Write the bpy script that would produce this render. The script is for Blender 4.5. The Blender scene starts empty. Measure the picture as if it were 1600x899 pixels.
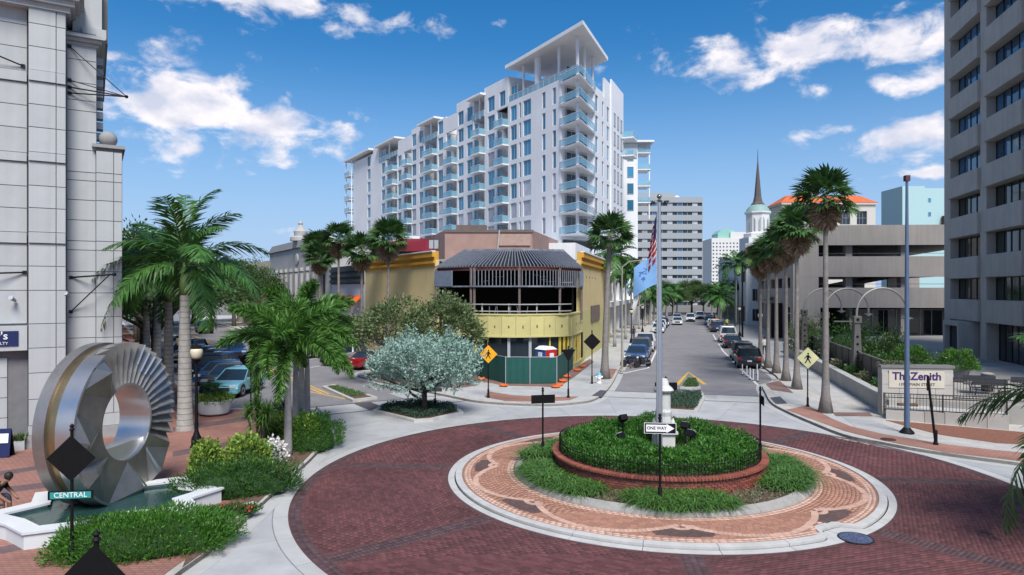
import bpy, bmesh, math, random
import numpy as np
from mathutils import Vector, Matrix

# ------------------------------------------------------------------ camera, sky, sun, exposure
SC = bpy.context.scene
COL = SC.collection
RAD = math.radians
F, H, Y0 = 1050.0, 6.4, 455.0            # focal length in photo pixels, eye height, horizon row

cam_d = bpy.data.cameras.new('camera')
cam = bpy.data.objects.new('camera', cam_d)
COL.objects.link(cam)
cam.location = (0, 0, H)
cam.rotation_euler = (RAD(90), 0, 0)
cam_d.sensor_width = 36.0
cam_d.lens = 36.0 * F / 1600.0
cam_d.shift_y = (Y0 - 449.5) / 1600.0
cam_d.clip_end = 6000
SC.camera = cam

SUN_EL, SUN_AZ = 52.0, 166.0             # azimuth clockwise from +Y: from behind the camera, to the right
world = bpy.data.worlds.new('World')
SC.world = world
world.use_nodes = True


def sky_nodes():
    nt = world.node_tree
    nt.nodes.clear()
    N, L = nt.nodes.new, nt.links.new
    out = N('ShaderNodeOutputWorld')
    bg = N('ShaderNodeBackground')
    bg.inputs['Strength'].default_value = 0.088
    L(bg.outputs[0], out.inputs[0])
    sky = N('ShaderNodeTexSky')
    sky.sky_type = 'NISHITA'
    sky.sun_disc = False
    sky.sun_elevation = RAD(SUN_EL)
    sky.sun_rotation = RAD(SUN_AZ)
    sky.altitude = 0
    sky.air_density = 1.1
    sky.dust_density = 0.2
    sky.ozone_density = 3.0
    hs = N('ShaderNodeHueSaturation')
    hs.inputs['Saturation'].default_value = 1.42
    hs.inputs['Hue'].default_value = 0.502
    hs.inputs['Value'].default_value = 0.8
    L(sky.outputs[0], hs.inputs['Color'])
    tc = N('ShaderNodeTexCoord')
    vec = tc.outputs['Generated']
    sep = N('ShaderNodeSeparateXYZ')
    L(vec, sep.inputs[0])
    hz = N('ShaderNodeMapRange')
    hz.interpolation_type = 'SMOOTHSTEP'
    hz.inputs['From Min'].default_value = -.02
    hz.inputs['From Max'].default_value = .36
    hz.inputs['To Min'].default_value = .92
    hz.inputs['To Max'].default_value = 0
    L(sep.outputs['Z'], hz.inputs['Value'])
    hzm = N('ShaderNodeMix')
    hzm.data_type = 'RGBA'
    hzm.inputs['B'].default_value = (2.3, 3.35, 5.45, 1)
    L(hz.outputs[0], hzm.inputs['Factor'])
    L(hs.outputs[0], hzm.inputs['A'])

    def math_(op, a, b=None, c=None):
        n = N('ShaderNodeMath')
        n.operation = op
        for i, v in enumerate((a, b, c)):
            if v is None:
                continue
            if isinstance(v, (int, float)):
                n.inputs[i].default_value = v
            else:
                L(v, n.inputs[i])
        return n.outputs[0]

    def dot(v):
        n = N('ShaderNodeVectorMath')
        n.operation = 'DOT_PRODUCT'
        L(vec, n.inputs[0])
        n.inputs[1].default_value = v
        return n.outputs['Value']
    # cloud banks: direction (photo pixel), half width, half height (pixels), weight
    banks = [(300, 165, 125, 64, 1.55), (405, 200, 105, 44, 1.5), (440, 5, 190, 34, 1.15), (170, 175, 45, 34, .95), (1250, 78, 230, 40, 1.1),
             (1420, 212, 120, 30, 1.15), (1450, 271, 75, 9, 1.1), (1440, 130, 80, 22, 1.0), (1300, 205, 70, 14, .85), (690, 70, 90, 20, .25),
             (470, 362, 110, 10, .55), (1005, 90, 60, 28, .6), (200, 245, 30, 10, .6), (1290, 140, 50, 14, .7),
             (1700, 150, 200, 60, .8), (-160, 220, 220, 70, .9), (860, -260, 420, 90, .9), (1900, 60, 260, 60, .8),
             (-500, 60, 300, 90, .9), (200, -420, 380, 110, .9)]
    total = None
    for (px, py, w, h, a) in banks:
        d = Vector(((px - 800) / F, 1, (Y0 - py) / F)).normalized()
        r = Vector((d.y, -d.x, 0)).normalized()
        u = r.cross(d)
        k = 1.0 / math.sqrt(1 + ((px - 800) / F) ** 2 + ((Y0 - py) / F) ** 2)
        du = math_('MULTIPLY', dot(r), F / (w * k))
        dv = math_('MULTIPLY', dot(u), F / (h * k))
        q = math_('ADD', math_('MULTIPLY', du, du), math_('MULTIPLY', dv, dv))
        e = math_('EXPONENT', math_('MULTIPLY', q, -0.9))
        front = math_('GREATER_THAN', dot(d), 0.0)
        e = math_('MULTIPLY', math_('MULTIPLY', e, a), front)
        total = e if total is None else math_('MAXIMUM', total, e)
    # the rest of the sky carries scattered banks of the same kind
    mp0 = N('ShaderNodeMapping')
    mp0.inputs['Scale'].default_value = (1.0, 1.0, 2.2)
    L(vec, mp0.inputs['Vector'])
    n0 = N('ShaderNodeTexNoise')
    n0.inputs['Scale'].default_value = 2.1
    n0.inputs['Detail'].default_value = 1
    L(mp0.outputs[0], n0.inputs['Vector'])
    behind = math_('MULTIPLY', math_('SUBTRACT', 0.62, dot((0, 1, 0))), 2.5)
    behind = math_('MINIMUM', math_('MAXIMUM', behind, 0.0), 1.0)
    gen = math_('MULTIPLY', math_('MULTIPLY', math_('SUBTRACT', n0.outputs[0], 0.36), 3.0), behind)
    total = math_('MAXIMUM', total, gen)
    mp = N('ShaderNodeMapping')
    mp.inputs['Scale'].default_value = (1.0, 1.0, 1.7)
    L(vec, mp.inputs['Vector'])
    n1 = N('ShaderNodeTexNoise')
    n1.inputs['Scale'].default_value = 15.0
    n1.inputs['Detail'].default_value = 9
    n1.inputs['Roughness'].default_value = .58
    n1.inputs['Distortion'].default_value = .25
    L(mp.outputs[0], n1.inputs['Vector'])
    dens = math_('ADD', total, math_('MULTIPLY', math_('SUBTRACT', n1.outputs[0], 0.52), 3.4))
    mr = N('ShaderNodeMapRange')
    mr.interpolation_type = 'SMOOTHSTEP'
    mr.inputs['From Min'].default_value = 0.36
    mr.inputs['From Max'].default_value = 1.15
    L(math_('MULTIPLY', dens, math_('GREATER_THAN', total, 0.03)), mr.inputs['Value'])
    n2 = N('ShaderNodeTexNoise')
    n2.inputs['Scale'].default_value = 17.0
    n2.inputs['Detail'].default_value = 5
    L(mp.outputs[0], n2.inputs['Vector'])
    cr = N('ShaderNodeValToRGB')
    cr.color_ramp.elements[0].position = .36
    cr.color_ramp.elements[0].color = (4.3, 4.5, 5.4, 1)
    cr.color_ramp.elements[1].position = .58
    cr.color_ramp.elements[1].color = (6.9, 6.5, 6.6, 1)
    L(n2.outputs[0], cr.inputs[0])
    # thin clouds let the blue through
    mix = N('ShaderNodeMix')
    mix.data_type = 'RGBA'
    L(math_('MULTIPLY', mr.outputs[0], 0.94), mix.inputs['Factor'])
    L(hzm.outputs['Result'], mix.inputs['A'])
    L(cr.outputs[0], mix.inputs['B'])
    L(mix.outputs['Result'], bg.inputs['Color'])


sky_nodes()
sun_d = bpy.data.lights.new('sun', 'SUN')
sun_d.energy = 3.0
sun_d.angle = RAD(24)
sun_d.color = (1.0, .96, .9)
sun = bpy.data.objects.new('sun', sun_d)
COL.objects.link(sun)
_sd = Vector((math.sin(RAD(SUN_AZ)) * math.cos(RAD(SUN_EL)), math.cos(RAD(SUN_AZ)) * math.cos(RAD(SUN_EL)), math.sin(RAD(SUN_EL))))
sun.rotation_euler = _sd.to_track_quat('Z', 'Y').to_euler()
sun.location = (20, -20, 60)

vs = SC.view_settings
vs.view_transform = 'Standard'
vs.look = 'None'
vs.gamma = 1
vs.use_curve_mapping = False
vs.exposure = 0.85

# ------------------------------------------------------------------ pixel geometry
def G(px, py, z=0.0):
    d = F * (H - z) / (py - Y0)
    return Vector(((px - 800) * d / F, d, z))


def A(px, py, Y):
    return Vector(((px - 800) * Y / F, Y, H - (py - Y0) * Y / F))


def GP(pts, z=0.0):
    return [tuple(G(x, y, z)[:2]) for x, y in pts]


UM = Vector((math.sin(RAD(14.4)), math.cos(RAD(14.4)), 0)); NM = Vector((UM.y, -UM.x, 0))
UL = Vector((-math.sin(RAD(32)), math.cos(RAD(32)), 0)); NL = Vector((UL.y, -UL.x, 0))
UR = Vector((math.sin(RAD(21.8)), math.cos(RAD(21.8)), 0))
CEN = Vector((5.1, 23.6, 0))
RC, RR = Vector((4.8, 22.75, 0)), 11.75      # the red brick circle is a little off the island's centre
ANG_M = -RAD(14.4)      # rotation that turns +Y into the Main street direction
ANG_L = RAD(32)
KERB = .13

# ------------------------------------------------------------------ materials
MATS = {}


def lin(c):
    return tuple(((v / 255.0) / 12.92 if v <= 10 else ((v / 255.0 + .055) / 1.055) ** 2.4) for v in c)


def mat(name, col, rough=.6, metal=0.0, var=.12, scale=3.0, bump=0.0, bscale=30.0, island=0.0, obj=0.0, spec=.5,
        dirt=0.0, streak=0.0, emit=None, alpha=1.0, transl=0.0, trans=0.0, coat=0.0, ior=1.45):
    if name in MATS:
        return MATS[name]
    m = bpy.data.materials.new(name)
    MATS[name] = m
    m.use_nodes = True
    nt = m.node_tree
    N, L = nt.nodes.new, nt.links.new
    b = nt.nodes['Principled BSDF']
    b.inputs['Roughness'].default_value = rough
    b.inputs['Metallic'].default_value = metal
    b.inputs['Specular IOR Level'].default_value = spec
    b.inputs['Coat Weight'].default_value = coat
    b.inputs['IOR'].default_value = ior
    b.inputs['Alpha'].default_value = alpha
    b.inputs['Transmission Weight'].default_value = trans
    tc = N('ShaderNodeTexCoord')
    src = N('ShaderNodeRGB')
    src.outputs[0].default_value = (*col, 1)
    cur = src.outputs[0]

    def value_by(fac_socket, amount, center=.5):
        nonlocal cur
        mr = N('ShaderNodeMapRange')
        mr.inputs['From Min'].default_value = 0
        mr.inputs['From Max'].default_value = 1
        mr.inputs['To Min'].default_value = 1 - amount
        mr.inputs['To Max'].default_value = 1 + amount
        L(fac_socket, mr.inputs['Value'])
        mx = N('ShaderNodeVectorMath')
        mx.operation = 'SCALE'
        L(cur, mx.inputs[0])
        L(mr.outputs[0], mx.inputs['Scale'])
        cur = mx.outputs[0]
    if var:
        n = N('ShaderNodeTexNoise')
        n.inputs['Scale'].default_value = scale
        n.inputs['Detail'].default_value = 6
        n.inputs['Roughness'].default_value = .65
        L(tc.outputs['Object'], n.inputs['Vector'])
        cr = N('ShaderNodeMapRange')
        cr.inputs['From Min'].default_value = .3
        cr.inputs['From Max'].default_value = .7
        L(n.outputs[0], cr.inputs['Value'])
        value_by(cr.outputs[0], var)
    if streak:
        mp = N('ShaderNodeMapping')
        mp.inputs['Scale'].default_value = (2.2, 2.2, .12)
        L(tc.outputs['Object'], mp.inputs['Vector'])
        n = N('ShaderNodeTexNoise')
        n.inputs['Scale'].default_value = 1.6
        n.inputs['Detail'].default_value = 5
        L(mp.outputs[0], n.inputs['Vector'])
        cr = N('ShaderNodeMapRange')
        cr.inputs['From Min'].default_value = .35
        cr.inputs['From Max'].default_value = .62
        L(n.outputs[0], cr.inputs['Value'])
        value_by(cr.outputs[0], streak)
    if island:
        g = N('ShaderNodeNewGeometry')
        value_by(g.outputs['Random Per Island'], island)
    if obj:
        o = N('ShaderNodeObjectInfo')
        value_by(o.outputs['Random'], obj)
    if dirt:
        n = N('ShaderNodeTexNoise')
        n.inputs['Scale'].default_value = scale * .23
        n.inputs['Detail'].default_value = 8
        n.inputs['Roughness'].default_value = .7
        L(tc.outputs['Object'], n.inputs['Vector'])
        cr = N('ShaderNodeMapRange')
        cr.inputs['From Min'].default_value = .48
        cr.inputs['From Max'].default_value = .75
        L(n.outputs[0], cr.inputs['Value'])
        mx = N('ShaderNodeMix')
        mx.data_type = 'RGBA'
        mx.inputs['B'].default_value = (col[0] * .45, col[1] * .42, col[2] * .38, 1)
        mm = N('ShaderNodeMath')
        mm.operation = 'MULTIPLY'
        mm.inputs[1].default_value = dirt
        L(cr.outputs[0], mm.inputs[0])
        L(mm.outputs[0], mx.inputs['Factor'])
        L(cur, mx.inputs['A'])
        cur = mx.outputs['Result']
    L(cur, b.inputs['Base Color'])
    if bump:
        n = N('ShaderNodeTexNoise')
        n.inputs['Scale'].default_value = bscale
        n.inputs['Detail'].default_value = 5
        L(tc.outputs['Object'], n.inputs['Vector'])
        bp = N('ShaderNodeBump')
        bp.inputs['Strength'].default_value = bump
        bp.inputs['Distance'].default_value = .02
        L(n.outputs[0], bp.inputs['Height'])
        L(bp.outputs[0], b.inputs['Normal'])
    if emit:
        b.inputs['Emission Color'].default_value = (*emit[0], 1)
        b.inputs['Emission Strength'].default_value = emit[1]
    if transl:
        out = nt.nodes['Material Output']
        t = N('ShaderNodeBsdfTranslucent')
        L(cur, t.inputs['Color'])
        ms = N('ShaderNodeMixShader')
        ms.inputs[0].default_value = transl
        L(b.outputs[0], ms.inputs[1])
        L(t.outputs[0], ms.inputs[2])
        L(ms.outputs[0], out.inputs['Surface'])
    return m


# ------------------------------------------------------------------ mesh building
class MB:
    def __init__(s):
        s.v = []; s.f = []; s.m = []

    def add(s, vs_, fs, mi=0):
        o = len(s.v)
        s.v.extend([tuple(v) for v in vs_])
        for f in fs:
            s.f.append(tuple(o + i for i in f)); s.m.append(mi)
        return s

    def box(s, x0, x1, y0, y1, z0, z1, mi=0):
        return s.add([(x0, y0, z0), (x1, y0, z0), (x1, y1, z0), (x0, y1, z0), (x0, y0, z1), (x1, y0, z1), (x1, y1, z1), (x0, y1, z1)],
                     [(3, 2, 1, 0), (4, 5, 6, 7), (0, 1, 5, 4), (1, 2, 6, 5), (2, 3, 7, 6), (3, 0, 4, 7)], mi)

    def rbox(s, c, size, rz=0, mi=0, rx=0, ry=0):
        M = Matrix.Translation(Vector(c)) @ Matrix.Rotation(rz, 4, 'Z') @ Matrix.Rotation(ry, 4, 'Y') @ Matrix.Rotation(rx, 4, 'X')
        hx, hy, hz = size[0] / 2, size[1] / 2, size[2] / 2
        vs_ = [M @ Vector(p) for p in ((-hx, -hy, -hz), (hx, -hy, -hz), (hx, hy, -hz), (-hx, hy, -hz), (-hx, -hy, hz), (hx, -hy, hz), (hx, hy, hz), (-hx, hy, hz))]
        return s.add(vs_, [(3, 2, 1, 0), (4, 5, 6, 7), (0, 1, 5, 4), (1, 2, 6, 5), (2, 3, 7, 6), (3, 0, 4, 7)], mi)

    def prism(s, poly, z0, z1, mi=0, bottom=True):
        n = len(poly)
        ar = sum(poly[i][0] * poly[(i + 1) % n][1] - poly[(i + 1) % n][0] * poly[i][1] for i in range(n))
        if ar < 0:
            poly = list(reversed(poly))
        z0f = z0 if callable(z0) else (lambda p: z0)
        z1f = z1 if callable(z1) else (lambda p: z1)
        vs_ = [(p[0], p[1], z0f(p)) for p in poly] + [(p[0], p[1], z1f(p)) for p in poly]
        fs = [tuple(range(n, 2 * n))] + [(i, (i + 1) % n, n + (i + 1) % n, n + i) for i in range(n)]
        if bottom:
            fs.append(tuple(reversed(range(n))))
        return s.add(vs_, fs, mi)

    def xprism(s, prof, y0, y1, mi=0):      # profile in x,z extruded along y
        n = len(prof)
        ar = sum(prof[i][0] * prof[(i + 1) % n][1] - prof[(i + 1) % n][0] * prof[i][1] for i in range(n))
        if ar < 0:
            prof = list(reversed(prof))
        vs_ = [(p[0], y0, p[1]) for p in prof] + [(p[0], y1, p[1]) for p in prof]
        fs = [tuple(range(n)), tuple(reversed(range(n, 2 * n)))] + [(n + i, n + (i + 1) % n, (i + 1) % n, i) for i in range(n)]
        return s.add(vs_, fs, mi)

    def tube(s, pts, rad, n=8, mi=0, cap=True):
        pts = [Vector(p) for p in pts]
        if not isinstance(rad, (list, tuple)):
            rad = [rad] * len(pts)
        rings = []
        up = None
        for i, p in enumerate(pts):
            t = (pts[min(i + 1, len(pts) - 1)] - pts[max(i - 1, 0)]).normalized()
            if up is None:
                up = Vector((1, 0, 0)) if abs(t.x) < .8 else Vector((0, 1, 0))
            a = (up - t * up.dot(t)).normalized()
            b = t.cross(a)
            up = a
            rings.append([p + (a * math.cos(2 * math.pi * k / n) + b * math.sin(2 * math.pi * k / n)) * rad[i] for k in range(n)])
        vs_ = [q for r in rings for q in r]
        fs = []
        for i in range(len(pts) - 1):
            for k in range(n):
                fs.append((i * n + k, i * n + (k + 1) % n, (i + 1) * n + (k + 1) % n, (i + 1) * n + k))
        if cap:
            fs.append(tuple(reversed(range(n))))
            fs.append(tuple(range((len(pts) - 1) * n, len(pts) * n)))
        return s.add(vs_, fs, mi)

    def lathe(s, prof, c=(0, 0), n=16, mi=0, z=0.0):
        vs_ = []
        for r, h in prof:
            for k in range(n):
                a = 2 * math.pi * k / n
                vs_.append((c[0] + r * math.cos(a), c[1] + r * math.sin(a), z + h))
        fs = []
        for i in range(len(prof) - 1):
            for k in range(n):
                fs.append((i * n + k, i * n + (k + 1) % n, (i + 1) * n + (k + 1) % n, (i + 1) * n + k))
        if prof[0][0] > .001:
            fs.append(tuple(reversed(range(n))))
        if prof[-1][0] > .001:
            fs.append(tuple(range((len(prof) - 1) * n, len(prof) * n)))
        return s.add(vs_, fs, mi)

    def ball(s, c, r, n=12, m=8, mi=0, sz=1.0):
        return s.lathe([(max(.0005, r * math.sin(math.pi * i / m)), -r * sz * math.cos(math.pi * i / m)) for i in range(m + 1)], (c[0], c[1]), n, mi, c[2])

    def strip(s, pts, th, z0, z1, mi=0, closed=False, off=0.0):
        """wall along a polyline; th > 0 thickens to the right of travel, off shifts to the right"""
        P = [Vector((p[0], p[1])) for p in pts]
        n = len(P)
        def nrm(a, b):
            d = (b - a).normalized()
            return Vector((d.y, -d.x))
        offs = []
        for i in range(n):
            if closed or 0 < i < n - 1:
                n1 = nrm(P[i - 1], P[i]); n2 = nrm(P[i], P[(i + 1) % n])
                m = (n1 + n2).normalized()
                offs.append(m / max(.35, m.dot(n1)))
            elif i == 0:
                offs.append(nrm(P[0], P[1]))
            else:
                offs.append(nrm(P[-2], P[-1]))
        a = [P[i] + offs[i] * off for i in range(n)]
        b = [P[i] + offs[i] * (off + th) for i in range(n)]
        for i in range(n if closed else n - 1):
            j = (i + 1) % n
            q = [a[i], a[j], b[j], b[i]]
            vs_ = [(p.x, p.y, z0) for p in q] + [(p.x, p.y, z1) for p in q]
            fs = [(0, 1, 2, 3), (7, 6, 5, 4), (4, 5, 1, 0), (6, 7, 3, 2)]
            if not closed and i == 0:
                fs.append((7, 4, 0, 3))
            if not closed and i == n - 2:
                fs.append((5, 6, 2, 1))
            if th < 0:
                fs = [tuple(reversed(f)) for f in fs]
            s.add(vs_, fs, mi)
        return s

    def mesh(s, name, mats, smooth=False, bevel=0.0, inv=None):
        me = bpy.data.meshes.new(name)
        vs_ = s.v
        if inv is not None:
            vs_ = [inv @ Vector(v) for v in vs_]
        me.from_pydata(vs_, [], s.f)
        if not isinstance(mats, (list, tuple)):
            mats = [mats]
        for m in mats:
            me.materials.append(m)
        if len(mats) > 1:
            me.polygons.foreach_set('material_index', s.m)
        if bevel:
            bm = bmesh.new(); bm.from_mesh(me)
            bmesh.ops.remove_doubles(bm, verts=bm.verts, dist=.0005)
            bmesh.ops.bevel(bm, geom=[e for e in bm.edges if e.is_manifold and e.calc_face_angle(0) > .5], offset=bevel, segments=2, affect='EDGES', profile=.6)
            bm.to_mesh(me); bm.free()
        if smooth:
            me.polygons.foreach_set('use_smooth', [True] * len(me.polygons))
            if smooth == 'auto':
                me.set_sharp_from_angle(angle=RAD(38))
        me.update()
        return me

    def build(s, name, mats, parent=None, world=False, **k):
        inv = None
        if parent is not None and world:
            inv = parent.matrix_basis.inverted()
        return link(name, s.mesh(name, mats, inv=inv, **k), parent)


def link(name, me, parent=None, loc=None, rz=None, scale=None):
    o = bpy.data.objects.new(name, me)
    COL.objects.link(o)
    if parent is not None:
        o.parent = parent
        CH.setdefault(parent.name, []).append(o)
    if loc is not None:
        o.location = loc
    if rz is not None:
        o.rotation_euler = (0, 0, rz) if not hasattr(rz, '__len__') else rz
    if scale is not None:
        o.scale = scale if hasattr(scale, '__len__') else (scale,) * 3
    return o


def tag(o, label=None, cat=None, group=None, kind=None):
    if label: o['label'] = label
    if cat: o['category'] = cat
    if group: o['group'] = group
    if kind: o['kind'] = kind
    return o


def thing(name, label, cat, loc=(0, 0, 0), rz=0.0, group=None, scale=None):
    o = bpy.data.objects.new(name, None)
    o.empty_display_size = .2
    COL.objects.link(o)
    o.location = loc
    o.rotation_euler = (0, 0, rz)
    if scale: o.scale = scale if hasattr(scale, '__len__') else (scale,) * 3
    M = Matrix.Translation(Vector(loc)) @ Matrix.Rotation(rz, 4, 'Z')
    o.matrix_basis = M if not scale else M @ Matrix.Diagonal((*o.scale, 1))
    return tag(o, label, cat, group)


def copy_tree(o, parent=None):
    c = o.copy()
    COL.objects.link(c)
    c.parent = parent
    if parent is not None:
        CH.setdefault(parent.name, []).append(c)
    for ch in list(KIDS(o)):
        copy_tree(ch, c)
    return c


CH = {}


def KIDS(o):
    return CH.get(o.name, [])


def place(o, loc, rz=0.0, label=None, scale=None, group=None):
    o.location = loc
    o.rotation_euler = (0, 0, rz)
    if scale: o.scale = scale if hasattr(scale, '__len__') else (scale,) * 3
    if label: o['label'] = label
    if group: o['group'] = group
    return o


def struct(name, mb, m, **k):
    o = mb.build(name, m, **k)
    o['kind'] = 'structure'
    return o


def arc(c, r, a0, a1, n):
    return [(c[0] + r * math.cos(RAD(a0 + (a1 - a0) * i / n)), c[1] + r * math.sin(RAD(a0 + (a1 - a0) * i / n))) for i in range(n + 1)]


def text_mesh(txt, size, name, m, depth=.004, align='CENTER', bold=0.0, xs=1.0):
    cu = bpy.data.curves.new(name, 'FONT')
    cu.body = txt
    cu.size = size
    cu.extrude = depth
    cu.offset = bold
    cu.align_x = align
    cu.align_y = 'CENTER'
    cu.resolution_u = 3
    t = bpy.data.objects.new(name, cu)
    COL.objects.link(t)
    dg = bpy.context.evaluated_depsgraph_get()
    me = bpy.data.meshes.new_from_object(t.evaluated_get(dg))
    bpy.data.objects.remove(t)
    bpy.data.curves.remove(cu)
    for v in me.vertices:       # stand it up: local x right, z up, facing -y
        x, y, z = v.co
        v.co = (x * xs, -z, y)
    me.materials.clear()
    me.materials.append(m)
    me.name = name
    return me


def np_mesh(name, V, Q, m, smooth=False):
    me = bpy.data.meshes.new(name)
    V = np.asarray(V, dtype=np.float32); Q = np.asarray(Q, dtype=np.int32)
    k = Q.shape[1]
    me.vertices.add(len(V)); me.vertices.foreach_set('co', V.ravel())
    me.loops.add(Q.size); me.loops.foreach_set('vertex_index', Q.ravel())
    me.polygons.add(len(Q))
    me.polygons.foreach_set('loop_start', np.arange(0, Q.size, k, dtype=np.int32))
    me.update(calc_edges=True)
    me.materials.append(m)
    if smooth:
        me.polygons.foreach_set('use_smooth', np.ones(len(Q), dtype=bool))
    return me


RNG = np.random.default_rng(7)
random.seed(11)


def rand_unit(n, rng=None):
    v = (rng or RNG).normal(size=(n, 3))
    return v / np.linalg.norm(v, axis=1, keepdims=True)


def leaf_quads(P, D, length, width, up=.0, rng=None):
    """pointed leaves at points P heading along D (n,3)"""
    rng = rng or RNG
    n = len(P)
    D = D / np.linalg.norm(D, axis=1, keepdims=True)
    r = rand_unit(n, rng)
    S = np.cross(D, r); S /= np.linalg.norm(S, axis=1, keepdims=True) + 1e-9
    L = length * rng.uniform(.7, 1.25, (n, 1)); W = width * rng.uniform(.7, 1.25, (n, 1))
    a = P; b = P + D * L * .5 + S * W * .5; c = P + D * L; d = P + D * L * .5 - S * W * .5
    V = np.stack([a, b, c, d], 1).reshape(-1, 3)
    Q = np.arange(4 * n).reshape(-1, 4)
    return V, Q


def merge(parts):
    Vs, Qs, o = [], [], 0
    for V, Q in parts:
        Vs.append(V); Qs.append(Q + o); o += len(V)
    return np.concatenate(Vs), np.concatenate(Qs)

# ------------------------------------------------------------------ palette
M_conc = mat('street_concrete', (.36, .365, .37), .85, var=.14, scale=.8, bump=.15, bscale=60, obj=.07, dirt=.35)
M_walk = mat('sidewalk_concrete', (.39, .39, .38), .85, var=.1, scale=1.2, bump=.12, bscale=60, obj=.07, dirt=.25)
M_kerb = mat('kerb_concrete', (.42, .40, .37), .85, var=.16, scale=2.5, bump=.2, bscale=40, dirt=.4)
M_kerbw = mat('apron_kerb_concrete', (.44, .435, .42), .8, var=.12, scale=2.5, bump=.15, bscale=40, dirt=.3)
M_asph = mat('asphalt', (.20, .192, .20), .9, var=.16, scale=.6, bump=.3, bscale=120, dirt=.25)
M_asphd = mat('dark_paver_band', (.075, .072, .08), .9, var=.2, scale=4, bump=.2)
M_ground = mat('far_ground', (.16, .15, .13), .95, var=.2, scale=.1)
M_yel = mat('road_paint_yellow', (.62, .36, .05), .7, var=.25, scale=2)
M_wht = mat('road_paint_white', (.62, .62, .6), .7, var=.18, scale=2)
M_red = mat('road_brick_red', (.118, .043, .043), .75, var=.32, scale=.3, island=.3, bump=.2, bscale=80, obj=.3, dirt=.35)
M_redd = mat('road_brick_dark', (.075, .042, .046), .8, var=.2, scale=.8, island=.3, bump=.2, bscale=80)
M_mort = mat('paver_joint_sand', (.085, .04, .04), .95, var=.2, scale=6)
M_tan = mat('apron_brick_salmon', (.345, .175, .12), .8, var=.12, scale=1.2, island=.16, bump=.15, bscale=80, obj=.16)
M_pink = mat('apron_brick_pale', (.50, .32, .245), .8, var=.1, scale=1.5, island=.13, bump=.12, bscale=80)
M_brown = mat('apron_brick_brown', (.10, .062, .055), .8, var=.15, scale=2, island=.2, bump=.15, bscale=80)
M_tanj = mat('apron_joint', (.25, .135, .095), .95, var=.2, scale=6)
M_soil = mat('mulch_soil', (.12, .075, .05), .95, var=.35, scale=9, bump=.9, bscale=25)
M_gravel = mat('pale_gravel', (.42, .40, .37), .95, var=.35, scale=30, bump=.9, bscale=60)
M_blk = mat('black_paint', (.006, .006, .008), .6, var=.1, scale=8, spec=.2)
M_iron = mat('cast_iron', (.05, .05, .06), .55, .6, var=.3, scale=12, bump=.5, bscale=30)


def brick_tex_mat(name, c1, c2, cm, bw, bh, off=.5, mort=.012):
    m = bpy.data.materials.new(name)
    m.use_nodes = True
    nt = m.node_tree; N, L = nt.nodes.new, nt.links.new
    b = nt.nodes['Principled BSDF']
    b.inputs['Roughness'].default_value = .85
    tc = N('ShaderNodeTexCoord')
    t = N('ShaderNodeTexBrick')
    t.inputs['Color1'].default_value = (*c1, 1); t.inputs['Color2'].default_value = (*c2, 1); t.inputs['Mortar'].default_value = (*cm, 1)
    t.inputs['Scale'].default_value = 1
    t.inputs['Brick Width'].default_value = bw; t.inputs['Row Height'].default_value = bh
    t.inputs['Mortar Size'].default_value = mort
    t.offset = off
    L(tc.outputs['Object'], t.inputs['Vector'])
    n = N('ShaderNodeTexNoise'); n.inputs['Scale'].default_value = .5; n.inputs['Detail'].default_value = 7
    L(tc.outputs['Object'], n.inputs['Vector'])
    mr = N('ShaderNodeMapRange'); mr.inputs['From Min'].default_value = .3; mr.inputs['From Max'].default_value = .7
    mr.inputs['To Min'].default_value = .75; mr.inputs['To Max'].default_value = 1.2
    L(n.outputs[0], mr.inputs['Value'])
    s = N('ShaderNodeVectorMath'); s.operation = 'SCALE'
    L(t.outputs['Color'], s.inputs[0]); L(mr.outputs[0], s.inputs['Scale'])
    L(s.outputs[0], b.inputs['Base Color'])
    bp = N('ShaderNodeBump'); bp.inputs['Strength'].default_value = .3; bp.inputs['Distance'].default_value = .01
    L(t.outputs['Fac'], bp.inputs['Height']); bp.invert = True
    L(bp.outputs[0], b.inputs['Normal'])
    return m


M_plaza = brick_tex_mat('plaza_brick', (.27, .125, .095), (.32, .155, .12), (.17, .09, .075), .22, .11)
M_plazad = brick_tex_mat('plaza_brick_dark', (.12, .075, .085), (.15, .09, .10), (.08, .06, .06), .22, .11)
M_walkb = brick_tex_mat('walk_brick', (.29, .145, .105), (.34, .17, .125), (.17, .1, .08), .22, .11)
M_walkd = brick_tex_mat('walk_brick_dull', (.20, .12, .10), (.24, .14, .12), (.12, .08, .07), .22, .11)


def smooth_line(pts, n=5):
    P = [Vector((p[0], p[1])) for p in pts]
    out = []
    for i in range(len(P) - 1):
        p0, p1, p2, p3 = P[max(i - 1, 0)], P[i], P[i + 1], P[min(i + 2, len(P) - 1)]
        for k in range(n):
            t = k / n
            out.append(.5 * ((2 * p1) + (p2 - p0) * t + (2 * p0 - 5 * p1 + 4 * p2 - p3) * t * t + (3 * p1 - p0 - 3 * p2 + p3) * t ** 3))
    out.append(P[-1])
    return [(p.x, p.y) for p in out]


def inside(p, poly):
    x, y = p[0], p[1]
    c = False
    j = len(poly) - 1
    for i in range(len(poly)):
        xi, yi = poly[i][0], poly[i][1]; xj, yj = poly[j][0], poly[j][1]
        if (yi > y) != (yj > y) and x < (xj - xi) * (y - yi) / (yj - yi) + xi:
            c = not c
        j = i
    return c


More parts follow.
